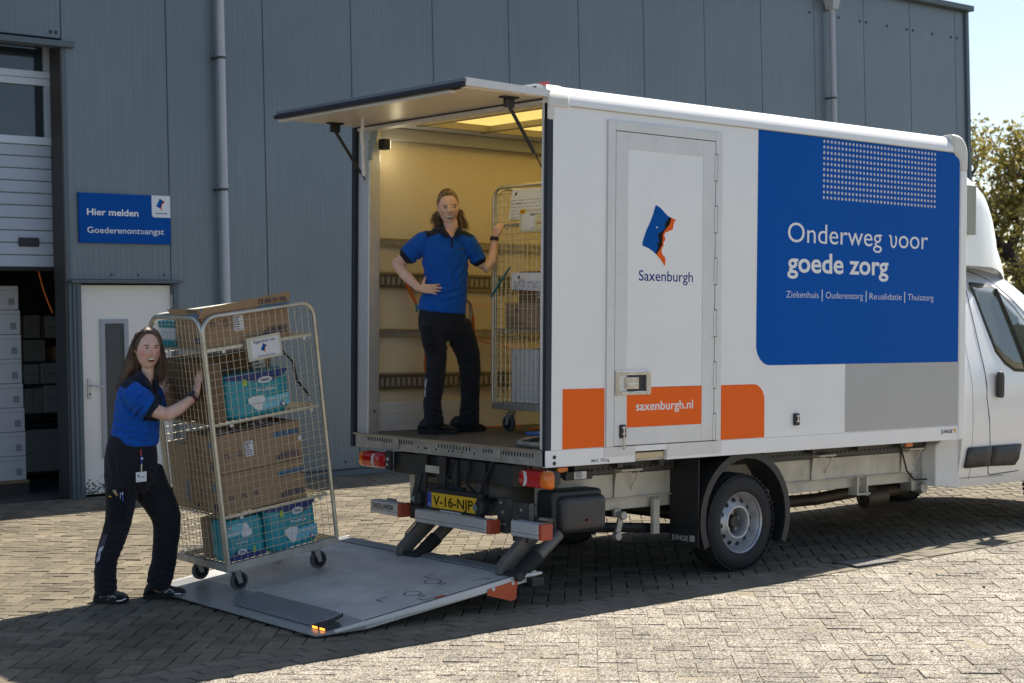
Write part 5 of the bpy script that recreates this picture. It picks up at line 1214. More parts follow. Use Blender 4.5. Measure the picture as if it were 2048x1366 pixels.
# cart sign
def plate(cart, M, wd, hg):
    p = MB().box((0, -.008, 0), (wd, -.002, hg)).xf(M).build('sign_holder', mat('ivory_plastic', (.58, .56, .44), .5), cart, bevel=.004)
    MB().box((.03, -.0095, .018), (wd - .02, -.0083, hg - .02)).xf(M).build('sign_sheet', PAPER, p)
    mb = MB(); text(mb, 'Eigendom van:', (wd * .5 + .005, -.0102, hg * .72), u_, v_, .020, .165, 0, .012, True); mb.xf(M).build('lettering', INK, p, fix=False)
    mb = MB(); logo(mb, (wd * .5 - .03, -.0102, hg * .27), u_, v_, .062, (0, 1, 2, 3)); mb.xf(M).build('emblem', [LOGOB, BLKW, LOGOO, PAPER], p, fix=False)
    mb = MB(); text(mb, 'Saxenburgh Groep', (wd * .5 + .005, -.0102, hg * .13), u_, v_, .012, .13, 0, .004, True); mb.xf(M).build('lettering', TXTB, p, fix=False)
    mb = MB()
    for x in (.012, wd - .01): 
        for z in (.012, hg - .012): mb.cyl((x, -.0095, z), (x, -.0078, z), .005, n=6)
    mb.xf(M).build('rivets', GALV, p, kind='stuff')
    return p
plate(cart1, Tm(.30, -.014, 1.335) @ Matrix.Rotation(radians(-2), 4, 'Y'), .26, .155)
MB().tube([(CW, CD * .8, 1.40), (CW + .012, CD * .7, 1.33), (CW + .02, CD * .5, 1.24), (CW, .3, 1.12), (CW - .04, .1, 1.03)], .011, 8, squash=.5).build('rubber_strap', BLKR, cart1, smooth=50)
plate(cart2, Tm(.33, -.014, 1.315), .40, .165)
pp = MB().box((.335, -.026, 1.45), (.40, -.024, 1.483)).build('number_tag', PLATEY, cart2); mb = MB(); text(mb, '43', (.345, -.0265, 1.455), u_, v_, .022, .044, 0, .02); mb.build('lettering', BLKW, pp, fix=False)
def sheet(M, pts, label, nm='paper_sheet', m_=PAPER, seed=1, red='UK 03'):
    t = thing(nm, label, 'paper sheet', M)
    MB().prism([(x, 0, z) for x, z in pts], (0, .0012, 0)).build('sheet', m_, t)
    mb = MB(); r = random.Random(seed); x0 = min(p[0] for p in pts) + .03; x1 = max(p[0] for p in pts); z0 = min(p[1] for p in pts); z1 = max(p[1] for p in pts)
    if m_ is PAPER:
        for k in range(7):
            z = lerp(z0 + .02, z1 - .06, k / 7); x = x0
            while x < x1 - .05: w = r.uniform(.02, .08); prints(mb, [(x, z, min(x + w, x1), z + .003)], -.0008); x += w + .02
        mb.face([(x0 + .04, -.0008, z1 - .045), (x0 + .055, -.0008, z1 - .02), (x0 + .07, -.0008, z1 - .03), (x0 + .06, -.0008, z1 - .05)])
        mb.build('print', INK, t, kind='stuff', fix=False)
    mb = MB(); text(mb, red, (x0 + .06 if m_ is PAPER else x0, -.001, lerp(z0, z1, .55 if m_ is PAPER else .35)), u_, v_, .016 if m_ is PAPER else .022, .06 if m_ is PAPER else .055, 0, .01); mb.build('lettering', INKR, t, fix=False)
    return t
sheet(C2(0, -.021, 0), [(.20, 1.42), (.70, 1.38), (.72, 1.625), (.245, 1.635)], 'white waybill sheet taped high on the roll container in the truck', seed=2)
sheet(C2(.24, -.022, .885), [(0, 0.01), (.50, -.01), (.50, .125), (0, .135)], 'lower white waybill sheet on the roll container in the truck', seed=3)
sheet(C2(.50, -.028, 1.335), [(0, 0), (.14, -.01), (.16, .10), (.02, .105)], 'small yellow note stuck on the container sign', nm='sticky_note', m_=YPAPER, red='UK')
t = carton(C2(.09, .04, .608), (.74, .40, .19), 'flat printed carton on the middle shelf of the container in the truck', m_=CARD)
mb = MB(); text(mb, '74 04 03- 20 GE', (.38, -.0012, .135), u_, v_, .022, .22, 0, .01); text(mb, 'Wash Gloves', (.03, -.0012, .03), u_, v_, .026, .20, 0, .008); barcode(mb, .43, .075, .60, .115, -.0012, 3); mb.face([(.10, -.0012, .12), (.14, -.0012, .15), (.18, -.0012, .125), (.17, -.0012, .118), (.14, -.0012, .14), (.11, -.0012, .115)]); mb.build('lettering', INK, t, fix=False)
t = carton(C2(.24, .05, .80), (.58, .40, .23), 'middle brown carton stacked in the container in the truck', m_=CARDD); qrless_label(t, .22, .03, .34, .10, -.001, 2)
t = carton(C2(.48, .06, 1.032), (.34, .38, .26), 'topmost brown carton stacked in the container in the truck', m_=CARDD)
t = carton(C2(.16, .05, .056), (.31, .36, .40), 'white carton on the floor of the container in the truck', m_=mat('carton_white', (.60, .61, .66), .6))
t = carton(C2(.50, .05, .056), (.32, .36, .42), 'brown carton beside the white one on the container floor', m_=CARDD)
tag(MB().tube([C2(.0, -.02, .84) @ Vector((0, 0, 0)), C2(.10, -.024, .94) @ Vector((0, 0, 0)), C2(.22, -.02, 1.06) @ Vector((0, 0, 0))], .012, 6, squash=.35).build('teal_strap', TEALS), 'teal strap tied diagonally across the container mesh in the truck', 'strap')
# straps inside the box
def webbing(name, label, segs, w=.02):
    t = thing(name, label, 'lashing strap')
    for nm, m_, pts, ww in segs: MB().tube(pts, ww, 6, squash=.18).build(nm, m_, t)
    return t
yw = 2.075
q = lambda px, py, y=yw: tuple(on(1, y, px, py))
webbing('lashing_strap', 'orange lashing strap hooked on the wall rail beside the standing worker', [('webbing', STRAP, [q(812, 566), q(822, 588), q(832, 607)], .021), ('strap_end', TEALS, [q(831, 605), q(834, 615), q(833, 624)], .016), ('hook', GALV, [q(808, 558), q(811, 562), q(814, 568)], .010)])
webbing('ratchet_strap', 'orange ratchet strap running from the wall around the inner container', [('webbing', STRAP, [q(941, 612), q(946, 640), q(947, 668), q(950, 678)], .02), ('webbing', STRAP, [q(950, 678), q(975, 686), q(1005, 693), q(1045, 706)], .016), ('webbing', STRAP, [q(938, 608), q(960, 610), q(990, 614)], .008), ('ratchet', GALV, [q(934, 600), q(940, 608), q(942, 625), q(939, 640)], .022)])
webbing('floor_strap', 'loose orange strap end lying on the load floor under the container', [('webbing', STRAP, [(1.25, 1.62, .975), (1.55, 1.75, .977), (2.0, 1.9, .975)], .022), ('webbing', STRAP, [(1.0, 2.0, .973), (1.5, 2.02, .975)], .018)])
webbing('hanging_strap', 'orange strap end hanging low behind the standing worker', [('webbing', STRAP, [q(853, 690), q(850, 720), q(851, 745)], .018)])
ht_ = thing('hand_truck', 'blue hand truck with a black wheel lying near the rear post', 'hand truck', Vector((.12, .05, ZF)))
MB().box((.04, .0, .075), (.40, .34, .095)).build('deck', mat('hand_truck_blue', (.02, .09, .36), .4), ht_, bevel=.006)
MB().box((.30, .02, .095), (.34, .10, .33)).build('upright', MATS['hand_truck_blue'], ht_, bevel=.006)
MB().tube([(.30, .33, .06), (.05, .37, .035), (.0, .36, .022), (-.02, .30, .02), (-.01, .0, .02)], .017, 10).build('skid_tube', mat('worn_tube', (.36, .33, .31), .5, .3, var=.4, vs=20), ht_, smooth=50)
MB().lathe((.33, .13, .20), (0, 1, 0), [(.03, -.025), (.075, -.025), (.08, 0), (.075, .025), (.03, .025)], 22).build('wheel', BLKR, ht_, smooth=35)
MB().lathe((.33, .13, .20), (0, 1, 0), [(.001, -.02), (.032, -.02), (.032, .02), (.001, .02)], 14).build('hub', GALV, ht_)
MB().box((.2, .1, .0), (.3, .3, .075)).build('foot', DKST, ht_)

# ------------------------------------------------------------------ people
def skin_mat():
    m = bpy.data.materials.new('skin'); m.use_nodes = True; nt = m.node_tree; N = nt.nodes; L_ = nt.links; b = N['Principled BSDF']
    b.inputs['Roughness'].default_value = .48; b.inputs['Specular IOR Level'].default_value = .4
    b.inputs['Subsurface Weight'].default_value = .12; b.inputs['Subsurface Radius'].default_value = (.02, .008, .004); b.inputs['Subsurface Scale'].default_value = .5
    at = N.new('ShaderNodeAttribute'); at.attribute_name = 'blush'
    tc = N.new('ShaderNodeTexCoord'); n = N.new('ShaderNodeTexNoise'); n.inputs['Scale'].default_value = 22; n.inputs['Detail'].default_value = 4; L_.new(tc.outputs['Object'], n.inputs['Vector'])
    r = N.new('ShaderNodeValToRGB'); e = r.color_ramp.elements; e[0].position = .3; e[1].position = .75; e[0].color = (.68, .42, .32, 1); e[1].color = (.77, .51, .41, 1); L_.new(n.outputs[0], r.inputs[0])
    mx = N.new('ShaderNodeMix'); mx.data_type = 'RGBA'; L_.new(at.outputs['Fac'], mx.inputs[0]); L_.new(r.outputs[0], mx.inputs[6]); mx.inputs[7].default_value = (.68, .27, .24, 1)
    L_.new(mx.outputs[2], b.inputs['Base Color']); return m
SKIN = skin_mat()
def cloth(name, col, bs, bump=.25, rough=.85, var=.1):
    m = mat(name, col, rough, var=var, vs=7, bump=bump, bs=bs, spec=.25); m.node_tree.nodes['Principled BSDF'].inputs['Sheen Weight'].default_value = .08; return m
POLO = cloth('polo_blue', (.003, .085, .43), 420); NAVY = cloth('polo_navy', (.010, .016, .034), 420); TROU = cloth('trouser_navy', (.015, .016, .023), 300, .3)
SHOE = mat('shoe_black', (.016, .019, .024), .5, var=.2, vs=30, bump=.2, bs=200); SOLE = mat('shoe_sole', (.012, .012, .012), .7)
REFL = mat('reflective_print', (.50, .48, .56), .4); SHGR = mat('shoe_grey', (.10, .12, .16), .7)
TEETH = mat('teeth', (.86, .83, .76), .25); LIPS = mat('lips', (.42, .16, .125), .4); MOUTH = mat('mouth_inside', (.10, .018, .018), .6)
EYEW = mat('eye_white', (.42, .38, .36), .3); IRIS = mat('iris', (.035, .045, .052), .2); PUPIL = mat('pupil', (.008, .008, .008), .15); LASH = mat('lash', (.035, .022, .016), .7)
def hairmat(name, c0, c1):
    m = bpy.data.materials.new(name); m.use_nodes = True; nt = m.node_tree; N = nt.nodes; L_ = nt.links; b = N['Principled BSDF']
    b.inputs['Roughness'].default_value = .42; b.inputs['Specular IOR Level'].default_value = .5
    tc = N.new('ShaderNodeTexCoord'); n = N.new('ShaderNodeTexNoise'); n.inputs['Scale'].default_value = 38; n.inputs['Detail'].default_value = 6
    mp = N.new('ShaderNodeMapping'); mp.inputs['Scale'].default_value = (1.6, 1.6, .25); L_.new(tc.outputs['Object'], mp.inputs[0]); L_.new(mp.outputs[0], n.inputs['Vector'])
    r = N.new('ShaderNodeValToRGB'); e = r.color_ramp.elements; e[0].position = .32; e[1].position = .7; e[0].color = (*c0, 1); e[1].color = (*c1, 1); L_.new(n.outputs[0], r.inputs[0]); L_.new(r.outputs[0], b.inputs['Base Color'])
    bp = N.new('ShaderNodeBump'); bp.inputs['Strength'].default_value = .5; bp.inputs['Distance'].default_value = .01; L_.new(n.outputs[0], bp.inputs['Height']); L_.new(bp.outputs[0], b.inputs['Normal']); return m
HAIR1 = hairmat('hair_brown', (.045, .026, .016), (.15, .085, .05)); HAIR2 = hairmat('hair_light_brown', (.11, .068, .038), (.30, .195, .11))

def limb(mb, rings, n=16, mi=0):
    """rings: (px, py, half width in px, depth, half thickness in m); the body's own line through the place"""
    C = [P(r[0], r[1], r[3]) for r in rings]; out = []
    for i, r in enumerate(rings):
        t = (C[min(i + 1, len(C) - 1)] - C[max(i - 1, 0)]).normalized()
        a = t.cross(FWD).normalized(); b = a.cross(t).normalized()
        hw = r[2] * r[3] / FPX; out.append([C[i] + a * (cos(2 * pi * k / n) * hw) + b * (sin(2 * pi * k / n) * r[4]) for k in range(n)])
    # rounded ends
    def cap(i, s):
        t = (C[i] - C[i - s if 0 <= i - s < len(C) else i]).normalized() if len(C) > 1 else Vector((0, 0, 1)); c = C[i]; h = min(rings[i][2] * rings[i][3] / FPX, rings[i][4]) * .45
        return [c + (p - c) * .6 + t * h for p in out[i]]
    c0 = cap(0, -1); c1 = cap(len(C) - 1, 1)
    mb.rings([c0] + out + [c1], mi, True); return mb
def fuse(mb, voxel, smooth=3, fac=.5, dec=0):
    """one continuous skin over overlapping closed shapes"""
    me = mb.mesh('fuse', [SKIN]); bm = bmesh.new(); bm.from_mesh(me); bmesh.ops.recalc_face_normals(bm, faces=bm.faces); bm.to_mesh(me); bm.free()
    o = bpy.data.objects.new('fuse', me); COL.objects.link(o)
    m = o.modifiers.new('r', 'REMESH'); m.mode = 'VOXEL'; m.voxel_size = voxel
    if smooth: s = o.modifiers.new('s', 'SMOOTH'); s.iterations = smooth; s.factor = fac
    out = bpy.data.meshes.new_from_object(o.evaluated_get(bpy.context.evaluated_depsgraph_get()))
    bpy.data.objects.remove(o); bpy.data.meshes.remove(me); out.materials.clear()
    out.polygons.foreach_set('use_smooth', [True] * len(out.polygons)); return out
def to_px(p):
    v = p - CAM; d = v.dot(FWD); return 1024 + v.dot(RIGHT) / d * FPX, 683 + v.dot(DOWN) / d * FPX, d
def inpoly(x, y, poly):
    c = False; j = len(poly) - 1
    for i in range(len(poly)):
        xi, yi = poly[i]; xj, yj = poly[j]
        if (yi > y) != (yj > y) and x < (xj - xi) * (y - yi) / (yj - yi) + xi: c = not c
        j = i
    return c
def wrinkle(me, amp, freq, folds=(), seed=0):
    """cloth folds: noise plus directed creases (px, py, angle, length px, depth m)"""
    vs = me.vertices; me.update(); nr = [v.normal.copy() for v in vs]
    for v, nn in zip(vs, nr):
        p = v.co; d = amp * (noise.noise(Vector((p.x * freq, p.y * freq, p.z * freq * .7 + seed))) + .5 * noise.noise(Vector((p.x * freq * 2.3, p.y * freq * 2.3, p.z * freq * 1.6 + seed + 9))))
        if folds:
            x, y, _ = to_px(p)
            for fx, fy, an, ln, dp, wd in folds:
                dx, dy = x - fx, y - fy
                if abs(dx) > ln * 1.3 or abs(dy) > ln * 1.3: continue
                u = dx * cos(an) + dy * sin(an); w = -dx * sin(an) + dy * cos(an) + .0 * u
                d += dp * math.exp(-(u / ln * 1.7) ** 2) * sin(w / wd * pi) * math.exp(-(w / (wd * 2.4)) ** 2)
        v.co = p + nn * d
def person(label, base):
    return thing('person', label, 'person', Vector(base))
def fit(me, root):
    me.transform(Matrix.Translation(-root.location)); return me
def bvh_of(meshes):
    V = []; F = []
    for me in meshes:
        o = len(V); V += [v.co.copy() for v in me.vertices]; F += [tuple(i + o for i in p.vertices) for p in me.polygons]
    return BVHTree.FromPolygons(V, F)
def decal(name, poly, tree, m_, root, parent, off=.0012, step=1.6, fallback=None, org=None):
    """a thin shape lying on the figure's surface, drawn in photo pixels: subdivided and dropped on it"""
    bm = bmesh.new(); vs = [bm.verts.new((x, y, 0)) for x, y in poly]; bm.faces.new(vs); bmesh.ops.triangulate(bm, faces=bm.faces[:])
    for _ in range(5):
        es = [e for e in bm.edges if e.calc_length() > step]
        if not es: break
        bmesh.ops.subdivide_edges(bm, edges=es, cuts=1); bmesh.ops.triangulate(bm, faces=[f for f in bm.faces if len(f.verts) > 3])
    last = None; miss = []
    for v in bm.verts:
        d = ray(v.co.x, v.co.y).normalized(); h = tree.ray_cast(CAM, d)
        if h[0] is not None: last = (h[0] - CAM).length; v.co = h[0] - d * off
        else: miss.append((v, d))
    for v, d in miss:
        v.co = CAM + d * ((last or 10) + .004)
    me = bpy.data.meshes.new(name); bm.normal_update(); bm.to_mesh(me); bm.free(); me.materials.append(m_)
    me.polygons.foreach_set('use_smooth', [True] * len(me.polygons)); me.transform(Matrix.Translation(-root.location))
    return link(name, me, parent)
def head(mb, c, f, u, s=1., seed=0, smile=1., dz=.0, jaw=.30):
    """a head with brow, eye sockets, nose, cheeks, lips and chin; c = centre at ear height, f = facing, u = up"""
    r = f.cross(u).normalized() * -1; u = f.cross(r).normalized() * 1
    r = u.cross(f).normalized() * -1 if False else r
    M = Matrix((r, f, u)).transposed(); N1, N2 = 72, 56; rg = []
    g = lambda x, z, cx, cz, sx, sz: math.exp(-((x - cx) / sx) ** 2 - ((z - cz - dz_) / sz) ** 2); dz_ = dz
    for i in range(N2 + 1):
        el = -pi / 2 + pi * min(max(i / N2, .004), .996); ring = []
        for j in range(N1):
            az = 2 * pi * j / N1; dx, dy, dz = sin(az) * cos(el), cos(az) * cos(el), sin(el)
            z = dz * (.122 if dz > 0 else .132)
            low = max(0, -z) / .132
            w = .0765 * (1 - jaw * low ** 2.0); ex = .88
            x = w * math.copysign(abs(dx) ** ex, dx)
            y = dy * (.095 if dy > 0 else .098)
            if dy < 0: y *= 1 - .55 * low
            else: y *= 1 - .08 * low + .0
            if dy > .15:
                k = min(1, (dy - .15) / .35)
                y += k * (.0215 * g(x, z, 0, -.030, .0125, .016) + .013 * g(x, z, 0, -.008, .0085, .022) + .006 * g(x, z, .012, -.034, .009, .008) + .006 * g(x, z, -.012, -.034, .009, .008)
                          - .0085 * (g(x, z, .031, .006, .017, .011) + g(x, z, -.031, .006, .017, .011)) + .003 * (g(x, z, .03, .026, .02, .009) + g(x, z, -.03, .026, .02, .009))
                          + .0085 * smile * (g(x, z, .040, -.030, .018, .016) + g(x, z, -.040, -.030, .018, .016)) + .006 * g(x, z, 0, -.066, .024, .012) + .006 * g(x, z, 0, -.108, .02, .014) - .004 * g(x, z, 0, -.086, .025, .007))
            ring.append(c + M @ (Vector((x, y, z)) * s))
        rg.append(ring)
    mb.rings(rg, 0, True)
    for sg in (-1, 1):
        for (yy, zz, ry, rz) in ((-.008, .006, .017, .027), (-.004, -.018, .011, .015)):
            mb.ball(c + M @ (Vector((sg * .0765, yy, zz)) * s), (.0085 * s, ry * s, rz * s), 10, 0, M)
    return M
def cap_hair(c, M, s, hairline, thick, seed=0, zmin=-.10, part=0.):
    """a closed shell of hair over the skull, left open at the face; hairline(az) gives the lowest elevation covered"""
    mb = MB(); N1, N2 = 64, 40; outer = []; inner = []
    for i in range(N2 + 1):
        ro = []; ri = []
        for j in range(N1):
            az = -pi + 2 * pi * j / N1; lo = hairline(abs(az)); el = lerp(lo, pi / 2, (i / N2) ** .9); dx, dy, dz = sin(az) * cos(el), cos(az) * cos(el), sin(el)
            z = dz * (.122 if dz > 0 else .128); low = max(0, -z) / .128
            x = .0755 * (1 - .36 * low ** 1.7) * math.copysign(abs(dx) ** .9, dx); y = dy * (.095 if dy > 0 else .098 * (1 - .3 * low))
            p = Vector((x, y, z)); d = p.normalized(); e = min(1, (i / N2) * 7); nz = noise.noise(Vector((az * 9, el * 1.2, seed))) * .0028 * e
            pr = -.004 * math.exp(-(x / .006) ** 2) * (1 if dz > .3 else 0) * part
            ro.append(c + M @ ((p + d * (lerp(.0015, thick, e) + nz + pr)) * s)); ri.append(c + M @ ((p - d * .006) * s))
        outer.append(ro); inner.append(ri)
    mb.rings(outer, 0, False); mb.rings(inner[::-1], 0, False)
    o = 0; n0 = N1 * (N2 + 1)
    mb.f += [(j, (j + 1) % N1, n0 + N2 * N1 + (j + 1) % N1, n0 + N2 * N1 + j) for j in range(N1)]; mb.m += [0] * N1
    return mb
def combed(mb, c, M, s, hairline, thick, n, seed, r0=.0011, part=True):
    """fine hairs lying on the cap, combed back from the hairline"""
    R_ = random.Random(seed)
    for _ in range(n):
        az = R_.uniform(-1.9, 1.9); lo = hairline(abs(az)) - R_.uniform(-.02, .07); pts = []
        for k in range(7):
            q = k / 6; el = lerp(lo, pi / 2 * .93, q ** .8); a2 = az * (1 + .25 * q * q); dx, dy, dz = sin(a2) * cos(el), cos(a2) * cos(el), sin(el)
            z = dz * (.122 if dz > 0 else .128); low = max(0, -z) / .128
            p = Vector((.0755 * (1 - .36 * low ** 1.7) * math.copysign(abs(dx) ** .9, dx), dy * (.095 if dy > 0 else .098), z)); d = p.normalized()
            pts.append(c + M @ ((p + d * (lerp(.0012, thick + .001, min(1, q * 4)) + R_.gauss(0, .0006))) * s))
        mb.tube(pts, [r0 * t for t in (.5, .8, 1, 1, 1, .9, .7)], 3)
def strands(mb, guides, n, spread, r0, seed, wav=0., wf=9., rad_end=.35, k=5):
    """locks of hair: many thin tapering tubes following guide curves (lists of points)"""
    R_ = random.Random(seed)
    for _ in range(n):
        g = R_.choice(guides); o = Vector((R_.gauss(0, spread), R_.gauss(0, spread), R_.gauss(0, spread * .4))); ph = R_.uniform(0, 6.3); pts = []; m = len(g); ln = R_.uniform(.75, 1.08)
        steps = 18 if wav > .004 else 9
        for i in range(steps):
            t = i / (steps - 1) * min(1, ln) * (m - 1); a = min(int(t), m - 2); p = g[a].lerp(g[a + 1], t - a)
            q = i / (steps - 1); e = min(1, q * 3)
            p = p + o * (.35 + .65 * e) + Vector((cos(ph + q * wf), sin(ph + q * wf), 0)) * wav * e + Vector((R_.gauss(0, 1), R_.gauss(0, 1), R_.gauss(0, 1))) * spread * .10
            pts.append(p)
        rr = r0 * R_.uniform(.6, 1.25); mb.tube(pts, [rr * lerp(1, rad_end, (i / (steps - 1)) ** 2) for i in range(steps)], k, 0, True)
def hand(mb, w, d, nrm, side, curl, spread=.10, size=1., thumb=(.6, .35), lens=(.070, .078, .073, .057), palm=.088):
    """w wrist, d towards the fingers, nrm = back of the hand, side = towards the thumb; curl = bend per joint of each finger (rad)"""
    d = d.normalized(); nrm = (nrm - d * nrm.dot(d)).normalized(); sd = (side - d * side.dot(d) - nrm * side.dot(nrm)).normalized(); z = size
    rg = []
    for t, hw, th in ((-.012, .025, .020), (.012, .029, .0185), (.04, .038, .0165), (.068, .041, .0145), (palm, .038, .011)):
        c = w + d * t * z; rg.append([c + sd * (cos(2 * pi * k / 16) * hw * z) + nrm * (sin(2 * pi * k / 16) * th * z) for k in range(16)])
    mb.rings(rg, 0, True)
    curl = curl if isinstance(curl, (list, tuple)) else [curl] * 4
    for q in range(4):
        off = (.0295, .0098, -.0098, -.0285)[q] * z; st = (.066, .074, .070, .060)[q] * z; a = (.5 - q / 3 * 1.0) * 2 * spread
        dirn = (d * cos(a) + sd * sin(a)).normalized(); p = w + d * st + sd * off * .92; pts = [p - dirn * .012, p + dirn * .018 * z]; cur = dirn; ln = lens[q] * z; c = curl[q]
        for seg, fr in enumerate((.46, .30, .24)):
            ax = cur.cross(nrm).normalized(); cur = Matrix.Rotation(-c * (1, 1.1, .8)[seg], 3, ax) @ cur
            if cur.dot(d) > .99 and c > .3: pass
            pts.append(pts[-1] + cur * ln * fr)
        rr = [.0093 * z, .0091 * z, .0086 * z, .0080 * z, .0066 * z]; mb.tube(pts, rr, 10); mb.ball(pts[-1], .0066 * z, 8)
    a, b = thumb; p = w + d * .022 * z + sd * .024 * z; t1 = (d * cos(a) + sd * sin(a) - nrm * .25).normalized(); t2 = (d * cos(a * b) + sd * sin(a * b) - nrm * .3).normalized()
    pts = [p - t1 * .01, p + t1 * .036 * z, p + t1 * .036 * z + t2 * .030 * z, p + t1 * .036 * z + t2 * .052 * z]; mb.tube(pts, [.0135 * z, .0115 * z, .0098 * z, .0075 * z], 10); mb.ball(pts[-1], .0075 * z, 8)
def shoe(root, heel, toe, w=.047, h=.10, zigzag=False, tongue=True, lift=0.):
    """heel and toe points on the ground"""
    heel = Vector(heel); toe = Vector(toe); ax = (toe - heel); ln = ax.length; ax.normalize(); up = Vector((0, 0, 1)); sd = ax.cross(up).normalized(); rg = []; n = 18
    prof = [(.0, .62, .055, .030), (.05, .80, .085, .026), (.15, .88, h, .026), (.30, .86, h * 1.02, .026), (.42, .92, h * .86, .026), (.55, 1.0, h * .70, .026), (.70, 1.06, h * .58, .026), (.85, .98, h * .52, .028), (.95, .72, h * .42, .030), (1.0, .42, h * .30, .032)]
    for t, ww, top, bot in prof:
        c = heel + ax * (t * ln); r = []
        for k in range(n):
            a = 2 * pi * k / n; x = cos(a); y = sin(a); zc = (top + bot) / 2; r.append(c + sd * (math.copysign(abs(x) ** .75, x) * w * ww) + up * (zc + math.copysign(abs(y) ** .8, y) * (top - bot) / 2))
        rg.append(r)
    mb = MB().rings(rg, 0, True); up_ = mb.xf(Matrix.Translation(-root.location)).build('shoe', SHOE, root, smooth=60)
    rg = []
    for t, ww in ((-.02, .55), (.02, .86), (.12, .98), (.3, .90), (.5, .98), (.7, 1.13), (.85, 1.06), (.95, .82), (1.015, .45)):
        c = heel + ax * (t * ln); z0 = .0 + (.012 if t > .97 else 0) + (.006 if t < 0 else 0); rg.append([c + sd * w * ww * 1.06 + up * z0, c - sd * w * ww * 1.06 + up * z0, c - sd * w * ww * 1.08 + up * .034, c + sd * w * ww * 1.08 + up * .034])
    MB().rings(rg, 0, True).xf(Matrix.Translation(-root.location)).build('sole', SOLE, up_, bevel=.005)
    if tongue:
        mb = MB(); c = heel + ax * ln * .30 + up * h * .95
        for k in range(4): q = heel + ax * ln * (.34 + .07 * k) + up * (h * (.98 - .115 * k)); mb.tube([q - sd * .022, q + up * .004, q + sd * .022], .0035, 5)
        mb.xf(Matrix.Translation(-root.location)).build('laces', mat('lace_blue', (.02, .07, .16), .7), up_)
    return up_
def set_mats(me, mats, fn):
    for m in mats: me.materials.append(m)
    for p in me.polygons:
        x, y, d = to_px(p.center); p.material_index = fn(x, y, p.center, p.normal)
def blush_attr(me, spots):
    v = []
    for q in me.vertices:
        x, y, _ = to_px(q.co); s = 0
        for cx, cy, rx, ry, a in spots: s += a * math.exp(-((x - cx) / rx) ** 2 - ((y - cy) / ry) ** 2)
        v.append(min(1, s))
    a = me.attributes.new('blush', 'FLOAT', 'POINT'); a.data.foreach_set('value', v)
def finish(me, name, root, parent=None, mats=None):
    if mats: [me.materials.append(m) for m in mats]
    fit(me, root); return link(name, me, parent or root)
def ellipse(cx, cy, rx, ry, n=14, rot=0.):
    return [(cx + rx * cos(2 * pi * k / n) * cos(rot) - ry * sin(2 * pi * k / n) * sin(rot), cy + rx * cos(2 * pi * k / n) * sin(rot) + ry * sin(2 * pi * k / n) * cos(rot)) for k in range(n)]

# ---- the worker standing in the truck
D2 = 11.92
w2 = person('worker in blue polo and glasses standing in the truck box, hand on hip', (.50, 1.62, ZF))
tr = MB()
limb(tr, [(884, 612, 45, D2, .115), (884, 632, 48, D2, .12), (885, 652, 49, D2, .12), (888, 668, 46, D2, .11)])
limb(tr, [(866, 650, 27, D2 - .03, .10), (868.5, 679, 26, D2 - .05, .095), (872.5, 711, 21.5, D2 - .08, .085), (871.5, 748, 20.5, D2 - .10, .078), (866.5, 784, 19.5, D2 - .10, .075), (864.5, 806, 18.5, D2 - .10, .075), (867.5, 838, 20, D2 - .10, .082), (868.5, 848, 20.5, D2 - .10, .085)])
limb(tr, [(916, 650, 28, D2 + .03, .10), (926, 682, 27, D2 + .06, .095), (936, 710, 24.5, D2 + .08, .085), (940, 738, 21.8, D2 + .10, .078), (940.5, 770, 20.2, D2 + .12, .075), (940, 800, 18.8, D2 + .14, .075), (938, 836, 20.5, D2 + .15, .084), (937.5, 846, 21, D2 + .15, .086)])
tr = fuse(tr, .008, 4)
fd = [(884, 690, 2.5, 34, .007, 7), (868, 700, .5, 30, .005, 6), (872, 752, .3, 26, .007, 6), (866, 790, -.4, 24, .008, 6), (868, 826, .35, 26, .009, 6), (938, 730, -.3, 30, .007, 7), (941, 775, .35, 26, .007, 6), (938, 822, -.35, 26, .009, 6), (920, 670, -.7, 34, .006, 7), (895, 672, 1.2, 30, .007, 6)]
wrinkle(tr, .0035, 9, fd, 3); bt = bvh_of([tr]); finish(tr, 'trousers', w2, None, [TROU])
pk = decal('cargo_pocket', [(840, 655), (862, 652), (871, 700), (856, 713), (848, 690)], bt, cloth('pocket_navy', (.008, .009, .013), 300, .3), w2, w2.children[0], .010)
decal('reflective_stripe', [(850, 760), (854, 757), (852, 775), (849, 776)], bt, REFL, w2, w2.children[0], .004, 3); decal('reflective_stripe', [(848.5, 780), (852, 776), (850.5, 793), (848, 794)], bt, REFL, w2, w2.children[0], .004, 3)
sh = MB()
limb(sh, [(884, 622, 48.5, D2, .128), (886, 606, 47, D2, .128), (892, 580, 42, D2, .12), (891.5, 548, 44, D2, .122), (891, 520, 46, D2, .125), (890.5, 497, 47, D2, .122), (892, 478, 43, D2, .105), (896, 468, 30, D2, .08), (899, 464, 18, D2, .062)], 20)
limb(sh, [(862, 474, 16, D2, .070), (850, 482, 21, D2, .080), (834, 495, 21.5, D2 + .01, .080), (819, 507.5, 20, D2 + .02, .076), (812.5, 512.5, 19, D2 + .02, .073)])
limb(sh, [(921, 473, 15, D2, .070), (935, 484, 19, D2, .080), (947, 502, 18, D2 + .02, .076), (955, 516, 16.5, D2 + .03, .070), (958.5, 522.5, 16, D2 + .03, .068)])
sh = fuse(sh, .0045, 6)
fd = [(846, 520, 1.0, 26, .008, 6), (858, 540, .9, 30, .006, 7), (934, 520, 2.1, 26, .008, 6), (925, 545, 2.2, 32, .006, 7), (880, 575, .15, 40, .006, 7), (895, 590, -.2, 42, .006, 8), (905, 560, 1.4, 40, .004, 9), (830, 503, .75, 26, .005, 6), (950, 505, 1.9, 22, .005, 5), (870, 604, .9, 34, .005, 8), (890, 500, .1, 40, .003, 9)]
